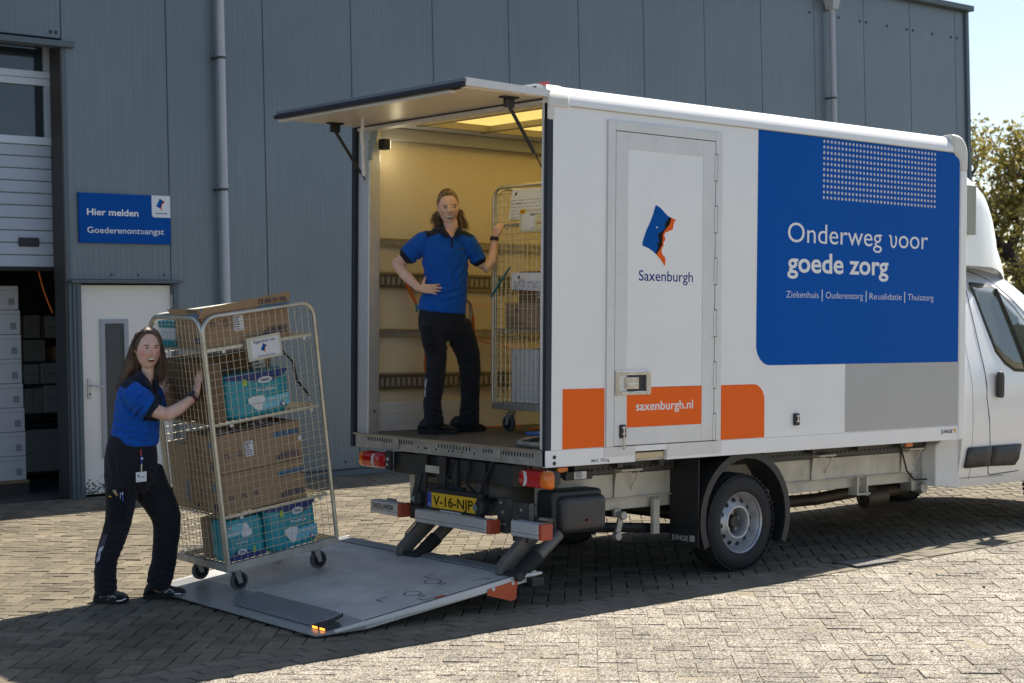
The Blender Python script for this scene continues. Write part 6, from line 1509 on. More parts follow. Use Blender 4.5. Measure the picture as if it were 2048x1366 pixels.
wrinkle(sh, .0032, 8, fd, 1)
def yoke2(x, y, c, nn):
    if inpoly(x, y, [(846, 450), (878, 440), (900, 445), (884, 462), (868, 471), (853, 474.5)]) or inpoly(x, y, [(908, 450), (932, 450), (945, 471), (941, 475), (926, 470), (914, 464)]): return 1
    if y < 468 and (nn.dot(FWD) > 0 or 874 < x < 922): return 1
    e = (x - 813) * .72 + (y - 512) * -.69
    if x < 829 and ((x - 812.5) * -.79 + (y - 512.5) * .61) > -1.6: return 1
    if x > 944 and ((x - 958.5) * .47 + (y - 522.5) * .88) > -1.6: return 1
    return 0
set_mats(sh, [POLO, NAVY], yoke2)
b2 = MB()
limb(b2, [(886, 640, 38, D2, .095), (890, 580, 34, D2, .095), (891, 530, 38, D2, .10), (892, 492, 40, D2, .09), (898, 474, 26, D2, .06), (901, 464, 15, D2, .056), (902, 452, 14, D2 - .005, .054), (900, 440, 14, D2 - .01, .056)], 20)
eL, wL_ = (796.5, 524), (838, 577)
limb(b2, [(852, 480, 14, D2, .05), (826, 502, 13.5, D2 + .02, .047), (802, 521, 12.2, D2 + .03, .042)]); limb(b2, [(795, 520, 11.5, D2 + .03, .040), (797, 531, 12, D2 + .03, .042), (810, 549, 11.5, D2 - .01, .041), (826, 566, 9, D2 - .075, .032), (839, 577, 7.6, D2 - .128, .025)])
limb(b2, [(930, 482, 13, D2, .05), (948, 508, 12.5, D2 + .03, .046), (965, 530, 11, D2 + .05, .040)]); limb(b2, [(962, 525, 10, D2 + .05, .036), (973, 536, 11.5, D2 + .06, .040), (981, 526, 10.5, D2 + .08, .038), (986.5, 505, 8.4, D2 + .12, .030), (989.5, 480, 6.8, D2 + .15, .023)])
limb(b2, [(866, 650, 20, D2 - .02, .08), (871, 740, 15, D2 - .09, .06), (868, 845, 9, D2 - .09, .045)]); limb(b2, [(915, 650, 20, D2 + .03, .08), (939, 740, 15, D2 + .1, .06), (938, 845, 9, D2 + .14, .045)])
hd = MB()
hand(b2, P(840, 577, D2 - .128), RIGHT * .98 + DOWN * .03 - FWD * .02, -FWD * .93 - DOWN * .3, -DOWN, [.05, .06, .08, .12], .15, .93, (1.5, .9))
hand(b2, P(989.5, 476, D2 + .155), -DOWN * 1.0 + RIGHT * .13, -RIGHT * .75 - FWD * .6, -FWD + RIGHT * .6, [.75, .8, .8, .85], .05, .92, (.55, .3))
f2 = (-FWD * cos(.10) + RIGHT * sin(.10) - DOWN * .0).normalized(); u2 = (-DOWN * 1 + RIGHT * -.085).normalized()
c2 = P(896.3, 413, D2 - .03); M2 = head(b2, c2, f2, u2, 1.0, dz=-.013, jaw=.26)
b2 = fuse(b2, .0042, 3, .4)
blush_attr(b2, [(884, 425, 7, 6, .45), (914, 422, 6, 6, .45), (901, 425, 4, 3, .3), (871, 419, 4, 6, .6), (921, 416, 3, 5, .5), (796, 526, 7, 7, .35), (880, 578, 8, 7, .25)])
tree2 = bvh_of([b2]); skin2 = finish(b2, 'body', w2, None, [SKIN])
shirt2 = finish(sh, 'polo_shirt', w2)
def face(root, par, tree, E, pupil, brows, mouth, teeth, lower, nost, mk=1.):
    for (x, y), (bx) in zip(E, brows):
        decal('eye', ellipse(x, y, 2.9 * mk, .95 * mk, 12), tree, EYEW, root, par, .0012, .8)
        decal('iris', ellipse(x + pupil[0], y + pupil[1], 1.5 * mk, .98 * mk, 10), tree, IRIS, root, par, .0018, .8); decal('pupil', ellipse(x + pupil[0], y + pupil[1], .65 * mk, .65 * mk, 8), tree, PUPIL, root, par, .0024, .8)
        decal('eyelid_line', [(x - 3.9 * mk, y + .4), (x - 2.2 * mk, y - 1.5 * mk), (x, y - 2.2 * mk), (x + 2.2 * mk, y - 1.6 * mk), (x + 3.9 * mk, y + .1), (x + 2.1 * mk, y - .35 * mk), (x, y - .7 * mk), (x - 2.1 * mk, y - .3 * mk)], tree, LASH, root, par, .0026, .9)
        decal('lower_lid', [(x - 3 * mk, y + .6 * mk), (x, y + 1.35 * mk), (x + 3 * mk, y + .5 * mk), (x, y + 1.0 * mk)], tree, mat('lid_shade', (.42, .22, .17), .6), root, par, .002, .9)
        cyb = sum(p[1] for p in bx) / len(bx); bx = [(p[0], cyb + (p[1] - cyb) * 1.25) for p in bx]
        decal('eyebrow', bx, tree, mat('brow_hair', (.075, .042, .028), .8), root, par, .0016, .9)
    decal('lips', mouth, tree, LIPS, root, par, .0014, .9); decal('mouth_inside', lower, tree, MOUTH, root, par, .0020, .9); decal('teeth', teeth, tree, TEETH, root, par, .0028, .9)
    for x, y in nost: decal('nostril', ellipse(x, y, .9 * mk, .5 * mk, 8), tree, mat('nostril_dark', (.13, .045, .035), .7), root, par, .0010, .8)
face(w2, skin2, tree2, [(890.6, 416.2), (909.2, 414.6)], (.1, .0),
     [[(884.6, 413.2), (887.5, 410.8), (891.5, 410.3), (895, 411.4), (894.8, 412.4), (891.3, 411.6), (888, 412)], [(904.2, 410.9), (908, 408.7), (911.5, 408.6), (914.4, 410.3), (914, 411), (911, 409.8), (908, 410)]],
     [(889.5, 432.0), (893, 432.2), (897, 431.6), (900, 431.8), (903.5, 431), (907, 430.8), (910, 429.8), (908.8, 433.6), (906, 437), (901.5, 438.6), (897, 438.2), (892.8, 435.8)],
     [(891.3, 432.8), (896, 432.6), (901, 432.4), (906, 431.6), (908.4, 430.9), (906, 434), (901, 435.3), (896, 435.2), (892.8, 434.2)],
     [(890.8, 432.5), (896, 432.3), (901, 432.1), (906, 431.3), (908.8, 430.6), (906.8, 434.8), (902, 437), (897, 436.8), (892.6, 434.8)], [(898, 426.8), (903, 426.4)])
# glasses: thin gold wire frames
gm = MB()
def dep(px, py, off, t=tree2):
    d = ray(px, py).normalized(); h = t.ray_cast(CAM, d); return (h[0] - d * off) if h[0] is not None else P(px, py, D2 - .10)
ctr = [dep(890.3, 418, .016), dep(909.6, 416.2, .016)]; pl_d = [(c - CAM).dot(FWD) for c in ctr]
for (x, y), dd in zip(((890.3, 418.2), (909.6, 416.5)), pl_d):
    pts = [P(px, py, dd) for px, py in ellipse(x, y, 7.4, 6.2, 26)]; gm.tube(pts + [pts[0], pts[1]], .0016, 6)
gm.tube([P(897.6, 416.4, pl_d[0] - .004), P(900, 415.4, pl_d[0] - .007), P(902.3, 416.0, pl_d[1] - .004)], .0011, 6)
gm.tube([P(883, 417, pl_d[0]), P(879, 417, pl_d[0] + .02), P(873, 416.5, pl_d[0] + .075)], .0011, 6); gm.tube([P(917, 415, pl_d[1]), P(919, 415, pl_d[1] + .03), P(920.5, 414, pl_d[1] + .075)], .0011, 6)
gm.xf(Matrix.Translation(-w2.location)).build('glasses', mat('gold_wire', (.80, .62, .30), .25, .9), w2, smooth=60)
# hair pulled back, curls at the neck
hl2 = lambda a: radians(interp([(0, 40), (28, 38), (46, 30), (60, 14), (72, 2), (84, 4), (97, 4), (108, -26), (125, -42), (180, -52)], math.degrees(a)))
hm = cap_hair(c2, M2, 1.0, hl2, .010, 2, part=1.)
gl = []
for (x0, y0, x1, y1, dz) in ((873, 424, 869, 446, .07), (876, 430, 873, 456, .06), (872, 428, 876, 462, .05), (880, 438, 881, 466, .06), (919, 420, 923, 446, .06), (920, 424, 926, 458, .07), (917, 430, 918, 466, .05), (922, 428, 931, 462, .08), (915, 436, 912, 466, .06), (890, 430, 888, 460, .13), (905, 430, 905, 460, .13)):
    gl.append([P(lerp(x0, x1, t) + 2 * sin(t * 5 + x0), lerp(y0, y1, t), D2 + dz) for t in (0, .25, .5, .75, 1)])
bs_ = MB()
limb(bs_, [(878, 418, 3.5, D2 + .06, .03), (877.5, 430, 4.5, D2 + .07, .035), (877, 444, 5, D2 + .07, .035), (879, 456, 3.5, D2 + .06, .025)]); limb(bs_, [(915, 418, 3.5, D2 + .06, .03), (918, 430, 4.5, D2 + .07, .03), (920, 444, 5.5, D2 + .07, .035), (920, 458, 4, D2 + .06, .025)]); limb(bs_, [(896, 415, 20, D2 + .09, .04), (897, 440, 19, D2 + .10, .04), (898, 458, 18, D2 + .10, .035)])
bs_ = fuse(bs_, .005, 2); wrinkle(bs_, .008, 55, (), 3)
hx = MB(); strands(hx, gl, 560, .0150, .0011, 11, .0085, 21, .5, 4); combed(hx, c2, M2, 1.0, hl2, .010, 420, 31)
hm.add(hx.v, hx.f); hm.add([v.co for v in bs_.vertices], [tuple(p.vertices) for p in bs_.polygons]); hm.xf(Matrix.Translation(-w2.location)).build('hair', HAIR2, w2, smooth=70, fix=False)
fx = MB(); strands(fx, gl, 60, .022, .0007, 15, .012, 15, .5, 3); fx.xf(Matrix.Translation(-w2.location)).build('loose_hair', HAIR2, w2, kind='stuff')
# collar and placket
def collar(root, par, ringpts, m_, nm='collar', th=.004):
    mb = MB(); rg = [[a, b, b + (a - b).cross(FWD).normalized() * 0 + (b - a).normalized() * .002, a] for a, b in ringpts]
    mb.rings([[a, b] for a, b in ringpts], 0, False, closed=False); o = mb.xf(Matrix.Translation(-root.location)).build(nm, m_, par, smooth=60); s_ = o.modifiers.new('thick', 'SOLIDIFY'); s_.thickness = th; s_.offset = 0; return o
ts2 = bvh_of([sh]) if False else None
wst = [(886, 453, 880, 462, -.02), (879, 453, 868, 464, .035), (882, 447, 878, 453, .09), (896, 443, 896, 450, .115), (912, 446, 916, 452, .09), (918, 452, 928, 464, .035), (914, 456, 920, 466, -.02)]
rp = [(895, 466, 899, 476, -.125), (889, 462, 885, 473, -.118)] + [(a, b, c, d_, e - .06) for a, b, c, d_, e in wst[:2]] + wst[2:5] + [(a, b, c, d_, e - .06) for a, b, c, d_, e in wst[5:]][:1] + [(913, 461, 919, 471, -.118), (909, 466, 909.5, 475, -.125)]
collar(w2, shirt2, [(P(a, b, D2 + e + .02), P(c, d_, D2 + e - .008)) for a, b, c, d_, e in rp], NAVY)
mesh_sh2 = shirt2.data.copy(); mesh_sh2.transform(Matrix.Translation(w2.location)); tsh2 = bvh_of([mesh_sh2])
decal('neckline', [(889, 456), (917, 454), (911, 466), (904.2, 476)], tsh2, SKIN, w2, shirt2, .0035, 2)
decal('placket', [(901.5, 474), (905.5, 474), (905.5, 496), (901.8, 496)], tsh2, NAVY, w2, shirt2, .003, 2.5)
for y in (480, 489): decal('button', ellipse(903.6, y, .8, .8, 8), tsh2, BLK, w2, shirt2, .006, 2)
decal('chest_print', [(918, 496), (929, 495), (929, 498.5), (918, 499.5)], tsh2, mat('chest_print', (.035, .06, .16), .8), w2, shirt2, .0025, 2)
MB().lathe(P(988.5, 478, D2 + .145), (P(989.5, 470, D2 + .15) - P(987.5, 490, D2 + .14)), [(.030, -.014), (.033, -.012), (.033, .012), (.030, .014)], 18).xf(Matrix.Translation(-w2.location)).build('wrist_watch', BLK, w2, smooth=40)
MB().lathe(P(868, 575.5, D2 - .15), RIGHT, [(.0105, -.002), (.0115, 0), (.0105, .002)], 14).xf(Matrix.Translation(-w2.location)).build('ring', STEEL, w2)
MB().ball(P(877.6, 431, D2 - .015), .004, 8).xf(Matrix.Translation(-w2.location)).build('earring', STEEL, w2)
shoe(w2, (.315, 1.80, ZF + .001), (.50, 1.555, ZF + .001), .048, .115, tongue=False)
shoe(w2, (.60, 1.80, ZF + .001), (.835, 1.66, ZF + .001), .048, .115, tongue=False)

# ---- the worker pushing the container up the lift
D1 = 10.46
w1 = person('worker in blue polo with long brown hair pushing the roll container', (-1.9, 1.82, zg(-1.9)))
tr = MB()
limb(tr, [(268, 868, 43, D1, .14), (264, 890, 49, D1, .155), (262, 915, 53, D1, .165), (262, 945, 52, D1, .16), (264, 968, 44, D1, .14)], 20)
limb(tr, [(246, 950, 38, D1 - .03, .105), (243.5, 980, 33.5, D1 - .04, .10), (240, 1015, 28.5, D1 - .04, .092), (235, 1048, 26.5, D1 - .04, .086), (224, 1084, 25, D1 - .03, .082), (213, 1118, 22, D1 - .02, .080), (210.5, 1145, 22, D1 - .01, .082), (211, 1166, 23, D1, .084), (211, 1180, 23, D1, .084)])
limb(tr, [(290, 945, 38, D1 + .08, .105), (304, 978, 36, D1 + .12, .10), (321, 1008, 33, D1 + .15, .095), (333, 1036, 29, D1 + .17, .088), (333.5, 1062, 27, D1 + .19, .082), (330, 1095, 25, D1 + .21, .080), (327, 1125, 25, D1 + .22, .080), (321, 1150, 26, D1 + .23, .084), (316, 1169, 24, D1 + .23, .084)])
tr = fuse(tr, .008, 4)
fd = [(290, 960, .9, 36, .008, 8), (275, 985, 1.2, 34, .008, 7), (240, 985, .3, 30, .006, 8), (236, 1052, -.35, 32, .009, 7), (228, 1090, .3, 30, .008, 7), (212, 1130, -.3, 30, .011, 7), (212, 1165, .35, 30, .010, 7), (330, 1040, .5, 34, .009, 7), (332, 1080, -.35, 30, .009, 7), (325, 1128, .4, 30, .010, 7), (318, 1162, -.4, 30, .010, 7), (312, 990, .8, 36, .006, 8), (225, 930, 1.4, 34, .006, 8)]
wrinkle(tr, .004, 9, fd, 5); bt1 = bvh_of([tr]); tro1 = finish(tr, 'trousers', w1, None, [TROU])
PKM = MATS.get('pocket_navy') or cloth('pocket_navy', (.008, .009, .013), 300, .3)
decal('cargo_pocket', [(214, 980), (250, 977), (252, 1040), (220, 1044)], bt1, PKM, w1, tro1, .012, 6)
decal('pocket_tool', [(224, 981), (231, 979), (236, 991), (233, 993)], bt1, mat('tool_tan', (.42, .28, .15), .6), w1, tro1, .018, 4); decal('pocket_tool', [(216, 994), (220, 991), (224, 994)], bt1, PLATEY, w1, tro1, .018, 4)
decal('pen', [(243.5, 985), (246, 985), (247, 1002), (245, 1002)], bt1, mat('pen_blue', (.05, .14, .5), .4), w1, tro1, .020, 4); decal('pen', [(239.6, 985), (241.4, 985), (241.4, 998), (240, 998)], bt1, PIPE, w1, tro1, .020, 4)
decal('pen_top', [(243.3, 985), (246.2, 985), (246, 989), (243.4, 989)], bt1, PWHITE, w1, tro1, .022, 4)
decal('stripe_tape', [(206, 1070), (216, 1067), (206, 1100), (196, 1112), (190, 1138), (192, 1106)], bt1, mat('tape_violet', (.055, .045, .085), .7), w1, tro1, .004, 5)
decal('reflective_stripe', [(198, 1097), (208, 1091), (205, 1099), (196, 1113)], bt1, REFL, w1, tro1, .006, 3); decal('reflective_stripe', [(194, 1115), (202, 1107), (199, 1120), (192.5, 1126)], bt1, REFL, w1, tro1, .006, 3)
MB()
sh = MB()
limb(sh, [(271, 888, 46.5, D1, .155), (270, 872, 48, D1, .155), (273, 845, 46, D1, .155), (276, 815, 45, D1, .175), (278, 793, 43.5, D1, .19), (280, 774, 36, D1, .185), (286, 762, 24, D1 - .01, .13), (292, 752, 15, D1 - .02, .075)], 22)
limb(sh, [(262, 776, 20, D1 - .13, .075), (266, 788, 25, D1 - .17, .085), (282, 801, 26.5, D1 - .18, .085), (296, 810.5, 25.5, D1 - .17, .080), (302, 814, 25, D1 - .165, .078)])
limb(sh, [(298, 776, 18, D1 + .13, .07), (306, 790, 21, D1 + .17, .08), (312, 805, 20, D1 + .22, .075), (316, 815, 19, D1 + .24, .07)])
sh = fuse(sh, .0045, 6)
fd = [(276, 822, 2.3, 34, .010, 7), (262, 830, .7, 40, .007, 9), (270, 870, .15, 48, .010, 7), (285, 876, -.2, 44, .008, 6), (250, 855, .5, 36, .008, 8), (300, 840, 1.9, 34, .008, 8), (245, 800, 1.2, 30, .007, 7), (288, 800, 2.2, 30, .008, 7), (276, 792, 2.4, 26, .007, 6), (300, 862, 1.2, 30, .007, 7)]
wrinkle(sh, .0035, 8, fd, 2)
def yoke1(x, y, c, nn):
    if inpoly(x, y, [(243, 762), (270, 745), (300, 745), (318, 768), (316, 800), (309, 796), (300, 778), (280, 765), (268, 763), (251, 778), (239, 772)]): return 1
    if ((x - 302) * .86 + (y - 814) * .5) > -2.2 and y < 842 and ((x - 302) ** 2 + (y - 814) ** 2) < 40 ** 2 and c.y < 1.75 and y > 792: return 1
    return 0
set_mats(sh, [POLO, NAVY], yoke1)
b1 = MB()
limb(b1, [(264, 930, 42, D1, .13), (268, 885, 38, D1, .12), (275, 830, 36, D1, .13), (280, 790, 34, D1, .14), (286, 770, 22, D1 - .01, .08), (292, 760, 14.5, D1 - .02, .054), (296, 748, 13, D1 - .02, .050), (297, 730, 13, D1 - .02, .052)], 20)
limb(b1, [(262, 785, 15, D1 - .15, .055), (285, 805, 15.5, D1 - .17, .052), (312, 822, 14.5, D1 - .16, .047), (330, 829, 13.5, D1 - .15, .043)]); limb(b1, [(322, 827, 13, D1 - .155, .042), (336, 828.5, 13.8, D1 - .145, .043), (355, 818.5, 12.6, D1 - .11, .041), (374, 805, 9.8, D1 - .07, .033), (391, 791.5, 8.0, D1 - .045, .025)])
limb(b1, [(300, 782, 14, D1 + .15, .05), (312, 808, 13.5, D1 + .22, .046), (318, 830, 12, D1 + .27, .042)]); limb(b1, [(316, 826, 11, D1 + .26, .038), (320, 832, 11, D1 + .28, .04), (322, 815, 10, D1 + .29, .036), (324, 797, 7.5, D1 + .30, .026)])
limb(b1, [(246, 960, 24, D1 - .03, .08), (236, 1050, 16, D1 - .03, .06), (217, 1105, 12, D1 - .02, .05), (210, 1140, 11, D1, .045), (210, 1180, 10, D1, .045)]); limb(b1, [(292, 955, 24, D1 + .08, .08), (332, 1050, 17, D1 + .18, .065), (317, 1178, 11, D1 + .23, .045)])
NL = Vector((-1, 0, .137)).normalized()
hand(b1, P(392.5, 789.5, D1 - .043), -DOWN * .98 + RIGHT * .12 + FWD * .07, NL, Vector((.1, 1, 0)), [.12, .06, .06, .10], .14, .98, (.75, .5))
hand(b1, P(324, 796, D1 + .30), -DOWN + RIGHT * .02, NL, Vector((0, -1, 0)), [.12, .08, .08, .1], .10, .95, (.6, .5))
f1 = (-FWD * cos(.26) + RIGHT * sin(.26) - DOWN * -.02).normalized(); u1 = (-DOWN + RIGHT * .06).normalized()
c1 = P(297, 697, D1 - .04); M1 = head(b1, c1, f1, u1, 1.03, dz=-.004, jaw=.25)
b1 = fuse(b1, .0042, 3, .4)
blush_attr(b1, [(286, 707, 9, 8, .8), (316, 706, 6, 8, .75), (303, 705, 4, 4, .45), (304, 676, 12, 6, .18), (395, 770, 9, 9, .3), (330, 829, 8, 8, .25)])
tree1 = bvh_of([b1]); skin1 = finish(b1, 'body', w1, None, [SKIN]); shirt1 = finish(sh, 'polo_shirt', w1)
face(w1, skin1, tree1, [(294.2, 696.6), (312.2, 695.9)], (.1, .0),
     [[(286.2, 692.8), (290, 690), (295, 690), (299.2, 692.2), (298.8, 693.2), (294.5, 691.6), (290, 691.8)], [(307.8, 692), (312, 690), (315.5, 690.2), (318.2, 691.8), (317.6, 692.4), (314.8, 691.6), (312, 691.6)]],
     [(292.5, 716.2), (296, 716.4), (300, 715.3), (303, 715.6), (306, 715), (309.5, 715.2), (312.6, 714.4), (311.4, 719), (308, 723), (303.5, 724.8), (299, 724), (295, 720.8)],
     [(294.6, 717.2), (299, 716.8), (304, 716.6), (309, 716.2), (311, 716.0), (309, 718.8), (304, 720), (299.4, 719.8), (296.4, 718.8)],
     [(294, 716.8), (299, 716.4), (304, 716.2), (309, 715.8), (311.6, 715.5), (309.2, 720.5), (304, 722.4), (299, 722), (295.6, 719.6)], [(300.6, 708.6), (306, 708.2)], 1.05)
decal('nose_ring', [(302.5, 709.6), (305, 709.6), (304.6, 710.6), (303, 710.6)], tree1, STEEL, w1, skin1, .0026, 1)
hl1 = lambda a: radians(interp([(0, 52), (18, 50), (40, 36), (56, 12), (66, -6), (80, -10), (95, -28), (120, -46), (180, -56)], math.degrees(a)))
hm = cap_hair(c1, M1, 1.03, hl1, .011, 6, part=1.)
gl = []
for pts in ([(280, 664), (268, 690), (261, 715), (256, 740), (247, 762), (238, 778)], [(276, 668), (270, 695), (268, 720), (265, 742), (258, 760), (250, 770)], [(279, 672), (275, 700), (275, 722), (274, 742), (268, 756), (262, 764)], [(272, 680), (264, 705), (258, 730), (250, 752), (242, 768), (234, 780)], [(277, 690), (274, 712), (276, 732), (279, 748), (276, 760)]):
    for dz in (.0, .06, .12): gl.append([P(x, y, D1 - .06 + dz + .0006 * (y - 670)) for x, y in pts])
for pts in ([(313, 664), (321, 690), (325, 712), (327, 732), (326, 752), (322, 770)], [(316, 678), (320, 700), (321, 720), (320, 740), (318, 758), (315, 776)], [(319, 684), (324, 705), (328, 728), (329, 748), (327, 764)], [(315, 700), (316, 722), (314, 738), (313, 752), (314, 766)]):
    for dz in (.02, .07): gl.append([P(x, y, D1 - .05 + dz) for x, y in pts])
bs_ = MB()
limb(bs_, [(278, 668, 7, D1, .05), (272, 690, 10, D1 + .01, .065), (266, 715, 13, D1 + .02, .07), (261, 738, 15.5, D1 + .02, .07), (252, 758, 14, D1 + .02, .06), (244, 772, 8, D1 + .01, .04)]); limb(bs_, [(317, 672, 4, D1, .04), (321, 695, 5.5, D1 + .0, .045), (323.5, 718, 7, D1 + .0, .045), (323, 742, 7.5, D1, .04), (320, 762, 5, D1, .03)])
limb(bs_, [(294, 690, 24, D1 + .06, .05), (290, 720, 24, D1 + .08, .05), (284, 750, 26, D1 + .09, .045), (276, 770, 22, D1 + .10, .035)])
bs_ = fuse(bs_, .006, 4)
for v in bs_.vertices: v.co += Vector((noise.noise(v.co * 60), noise.noise(v.co * 60 + Vector((9, 0, 0))), 0)) * .004
hx = MB(); strands(hx, gl, 620, .0105, .0014, 21, .0012, 4, .4, 4); combed(hx, c1, M1, 1.03, hl1, .011, 420, 33); hm.add(hx.v, hx.f); hm.add([v.co for v in bs_.vertices], [tuple(p.vertices) for p in bs_.polygons])
hm.xf(Matrix.Translation(-w1.location)).build('hair', HAIR1, w1, smooth=70, fix=False)
fx = MB(); strands(fx, gl, 90, .018, .0008, 25, .003, 4, .5, 3); fx.xf(Matrix.Translation(-w1.location)).build('loose_hair', HAIR1, w1, kind='stuff')
rp = [(304, 772, 308, 790, -.06), (296, 758, 297, 776, -.10), (285, 747, 279, 766, -.11), (278, 742, 268, 757, -.04), (282, 738, 273, 748, .05), (296, 738, 298, 748, .09), (309, 742, 315, 757, .06), (312, 752, 318, 773, -.01), (308, 766, 315, 790, -.05)]
collar(w1, shirt1, [(P(a, b, D1 - .02 + e), P(c, d_, D1 - .045 + e)) for a, b, c, d_, e in rp], NAVY)
mesh_sh1 = shirt1.data.copy(); mesh_sh1.transform(Matrix.Translation(w1.location)); tsh1 = bvh_of([mesh_sh1])
decal('neckline', [(290, 748), (308, 748), (307, 762), (304, 771), (298, 762)], tsh1, SKIN, w1, shirt1, .004, 2)
# watch
wp = P(387, 794.5, D1 - .052); wd = (P(391, 791.5, D1 - .045) - P(374, 805, D1 - .07)).normalized()
wt = MB().lathe(wp, wd, [(.0285, -.012), (.031, -.011), (.031, .011), (.0285, .012)], 20).xf(Matrix.Translation(-w1.location)).build('wrist_watch', mat('watch_band', (.10, .02, .035), .6), w1, smooth=40)
nw = (-FWD * .55 - DOWN * .7 - RIGHT * .35); nw = (nw - wd * nw.dot(wd)).normalized()
MB().lathe(wp + nw * .031, nw, [(.0001, .009), (.018, .009), (.020, .006), (.020, -.004), (.0001, -.004)], 20).xf(Matrix.Translation(-w1.location)).build('watch_case', mat('watch_black', (.012, .014, .02), .15), wt, smooth=40)
bp_ = P(391.5, 789, D1 - .045); MB().tube([bp_ + (nw * cos(t) + wd.cross(nw) * sin(t)) * .030 + wd * (.004 * sin(t)) for t in [k * pi / 8 for k in range(17)]], .002, 5).xf(Matrix.Translation(-w1.location)).build('hair_tie', BLK, w1)
gz = zg(-2.1)
def gp(px, py):
    d = ray(px, py); t = (.0155 * (CAM.x - 1.95) - CAM.z) / (d.z - .0155 * d.x); return CAM + d * t
s1 = shoe(w1, gp(191, 1207) + Vector((.02, .05, 0)), gp(262, 1207) + Vector((.0, .05, 0)), .050, .12); s2 = shoe(w1, gp(292, 1198) + Vector((.0, .03, 0)), gp(377, 1194) + Vector((0, .03, 0)), .050, .12)
def zig(root, par, pts, tree):
    for (a, b), (c, d_) in zip(pts, pts[1:]):
        l = math.hypot(c - a, d_ - b); nx, ny = -(d_ - b) / l * .9, (c - a) / l * .9
        decal('shoe_trim', [(a + nx, b + ny), (c + nx, d_ + ny), (c - nx, d_ - ny), (a - nx, b - ny)], tree, PWHITE, root, par, .003, 4)
def shoe_tree(s): me = s.data.copy(); me.transform(Matrix.Translation(w1.location)); return bvh_of([me])
q1, q2 = shoe_tree(s1), shoe_tree(s2)
decal('grey_panel', [(199, 1196), (214, 1187), (230, 1190), (240, 1200), (225, 1203), (205, 1201)], q1, SHGR, w1, s1, .0018, 4); decal('grey_panel', [(313, 1186), (330, 1175), (345, 1180), (360, 1187), (345, 1190), (325, 1190)], q2, SHGR, w1, s2, .0018, 4)
zig(w1, s1, [(197, 1197), (206, 1190), (216, 1186), (215, 1200), (224, 1192), (230, 1194), (233, 1202), (243, 1201), (252, 1197)], q1); zig(w1, s2, [(310, 1183), (322, 1176), (319, 1176), (330, 1174), (329, 1187), (338, 1178), (344, 1180), (349, 1188), (362, 1187), (372, 1183)], q2)
# badge on its lanyard
bd = thing('id_badge', 'white id badge hanging by a red and blue cord from the pushing worker', 'badge', P(283, 940, D1 - .19) )
bl_ = bd.location
MB().hexa([P(271.5, 945, D1 - .19) - bl_, P(293, 942.5, D1 - .18) - bl_, P(293.2, 962.5, D1 - .18) - bl_, P(272, 965, D1 - .19) - bl_], [P(271.5, 945, D1 - .196) - bl_, P(293, 942.5, D1 - .186) - bl_, P(293.2, 962.5, D1 - .186) - bl_, P(272, 965, D1 - .196) - bl_]).build('card', PWHITE, bd, bevel=.002)
mb = MB(); mb.face([P(x, y, D1 - .196) - bl_ for x, y in ellipse(277.3, 952, 1.8, 2.6, 10)]); mb.build('emblem', mat('badge_purple', (.12, .02, .12), .6), bd, fix=False)
mb = MB(); mb.face([P(281, 952.5, D1 - .1935) - bl_, P(290, 951.5, D1 - .189) - bl_, P(290, 955, D1 - .189) - bl_, P(281, 956, D1 - .1935) - bl_]); mb.build('print', PIPE, bd, fix=False)
MB().tube([P(281.5, 900, D1 - .165) - bl_, P(282.3, 912, D1 - .18) - bl_], .004, 6).build('red_cord', mat('cord_red', (.6, .05, .05), .5), bd); MB().tube([P(282.3, 912, D1 - .18) - bl_, P(283.4, 928, D1 - .19) - bl_], .004, 6).build('blue_cord', mat('cord_blue', (.02, .08, .45), .5), bd); MB().ball(P(284, 917, D1 - .185) - bl_, .008, 8).build('reel', PWHITE, bd); MB().tube([P(283.4, 928, D1 - .19) - bl_, P(282.6, 943, D1 - .19) - bl_], .005, 6).build('clip', STEEL, bd)

# ------------------------------------------------------------------ tree beyond the yard
LEAF = bpy.data.materials.new('spring_leaves'); LEAF.use_nodes = True
def leafmat():
    nt = LEAF.node_tree; N = nt.nodes; b = N['Principled BSDF']; b.inputs['Roughness'].default_value = .6
    at = N.new('ShaderNodeAttribute'); at.attribute_name = 'tone'; r = N.new('ShaderNodeValToRGB'); e = r.color_ramp.elements; e[0].color = (.13, .125, .03, 1); e[1].color = (.42, .34, .09, 1); nt.links.new(at.outputs['Fac'], r.inputs[0]); nt.links.new(r.outputs[0], b.inputs['Base Color'])
    t = N.new('ShaderNodeBsdfTranslucent'); nt.links.new(r.outputs[0], t.inputs[0]); mx = N.new('ShaderNodeMixShader'); mx.inputs[0].default_value = .35; nt.links.new(b.outputs[0], mx.inputs[1]); nt.links.new(t.outputs[0], mx.inputs[2]); nt.links.new(mx.outputs[0], N['Material Output'].inputs[0])
leafmat()
BARK = mat('bark', (.055, .045, .036), .9, var=.3, vs=4)
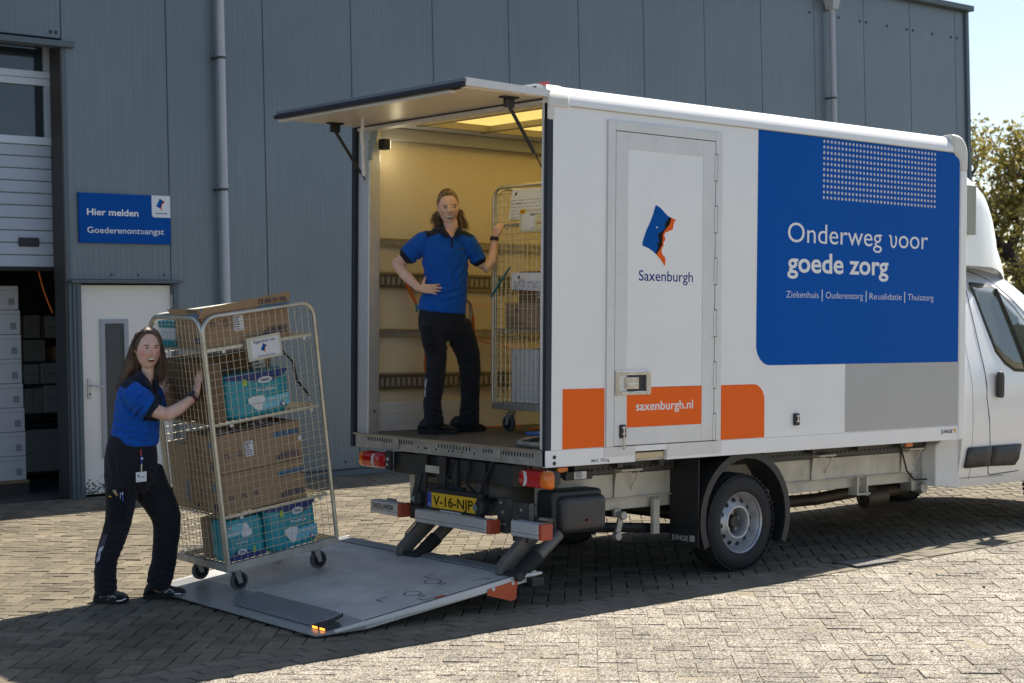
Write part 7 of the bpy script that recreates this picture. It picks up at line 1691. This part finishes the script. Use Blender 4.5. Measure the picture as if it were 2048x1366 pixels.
def tree(label, base, height, seed, spread, nl, tone=.5):
    R_ = random.Random(seed); t = thing('oak_tree', label, 'tree', Vector(base), 'trees beyond the yard'); tips = []; tk_ = MB()
    def branch(p, d, ln, r, lvl):
        pts = [p]; n = 5
        for i in range(n):
            d = (d + Vector((R_.gauss(0, .16), R_.gauss(0, .16), R_.gauss(.02, .12)))).normalized(); p = p + d * ln / n; pts.append(p)
        tk_.tube(pts, [lerp(r, r * .5, i / n) for i in range(n + 1)], 7 if lvl < 2 else 5)
        if lvl >= 3: tips.extend(pts[2:])
        if lvl < 4:
            for _ in range(5 if lvl == 0 else 4 if lvl < 3 else 2):
                k = R_.randint(2, n); a = R_.uniform(0, 6.28); o = Vector((cos(a), sin(a), R_.uniform(-.25, .7))).normalized(); branch(pts[k], (d * .45 + o * spread).normalized(), ln * R_.uniform(.5, .72), r * .45, lvl + 1)
    branch(Vector((0, 0, -.3)), Vector((0, 0, 1)), height * .38, height * .034, 0)
    tk_.build('trunk', BARK, t, smooth=50, fix=False)
    V = []; F = []; T = []
    for _ in range(nl):
        c = R_.choice(tips) + Vector((R_.gauss(0, 1), R_.gauss(0, 1), R_.gauss(0, .8))) * height * .022; s = height * R_.uniform(.0045, .010); a = Vector((R_.gauss(0, 1), R_.gauss(0, 1), R_.gauss(0, 1))).normalized(); b = a.cross(Vector((R_.gauss(0, 1), R_.gauss(0, 1), R_.gauss(0, 1)))).normalized(); o = len(V)
        V += [c + a * s, c + b * s * .6, c - a * s, c - b * s * .6]; F.append((o, o + 1, o + 2, o + 3)); T += [min(1, max(0, R_.gauss(tone, .22)))] * 4
    me = bpy.data.meshes.new('crown'); me.from_pydata([tuple(v) for v in V], [], F); tone_attr(me, T); me.materials.append(LEAF); link('crown', me, t)
def far(px, depth): p = CAM + FWD * depth + RIGHT * ((px - 1024) / FPX * depth); return (p.x, p.y, .3)
tree('large oak with yellow-green spring leaves beyond the warehouse corner, right of the cab', far(2130, 52), 12.2, 12, .95, 12000, .6)
tree('second oak showing low behind the cab roof, farther off', far(2040, 84), 7.0, 5, 1.0, 6000, .5)
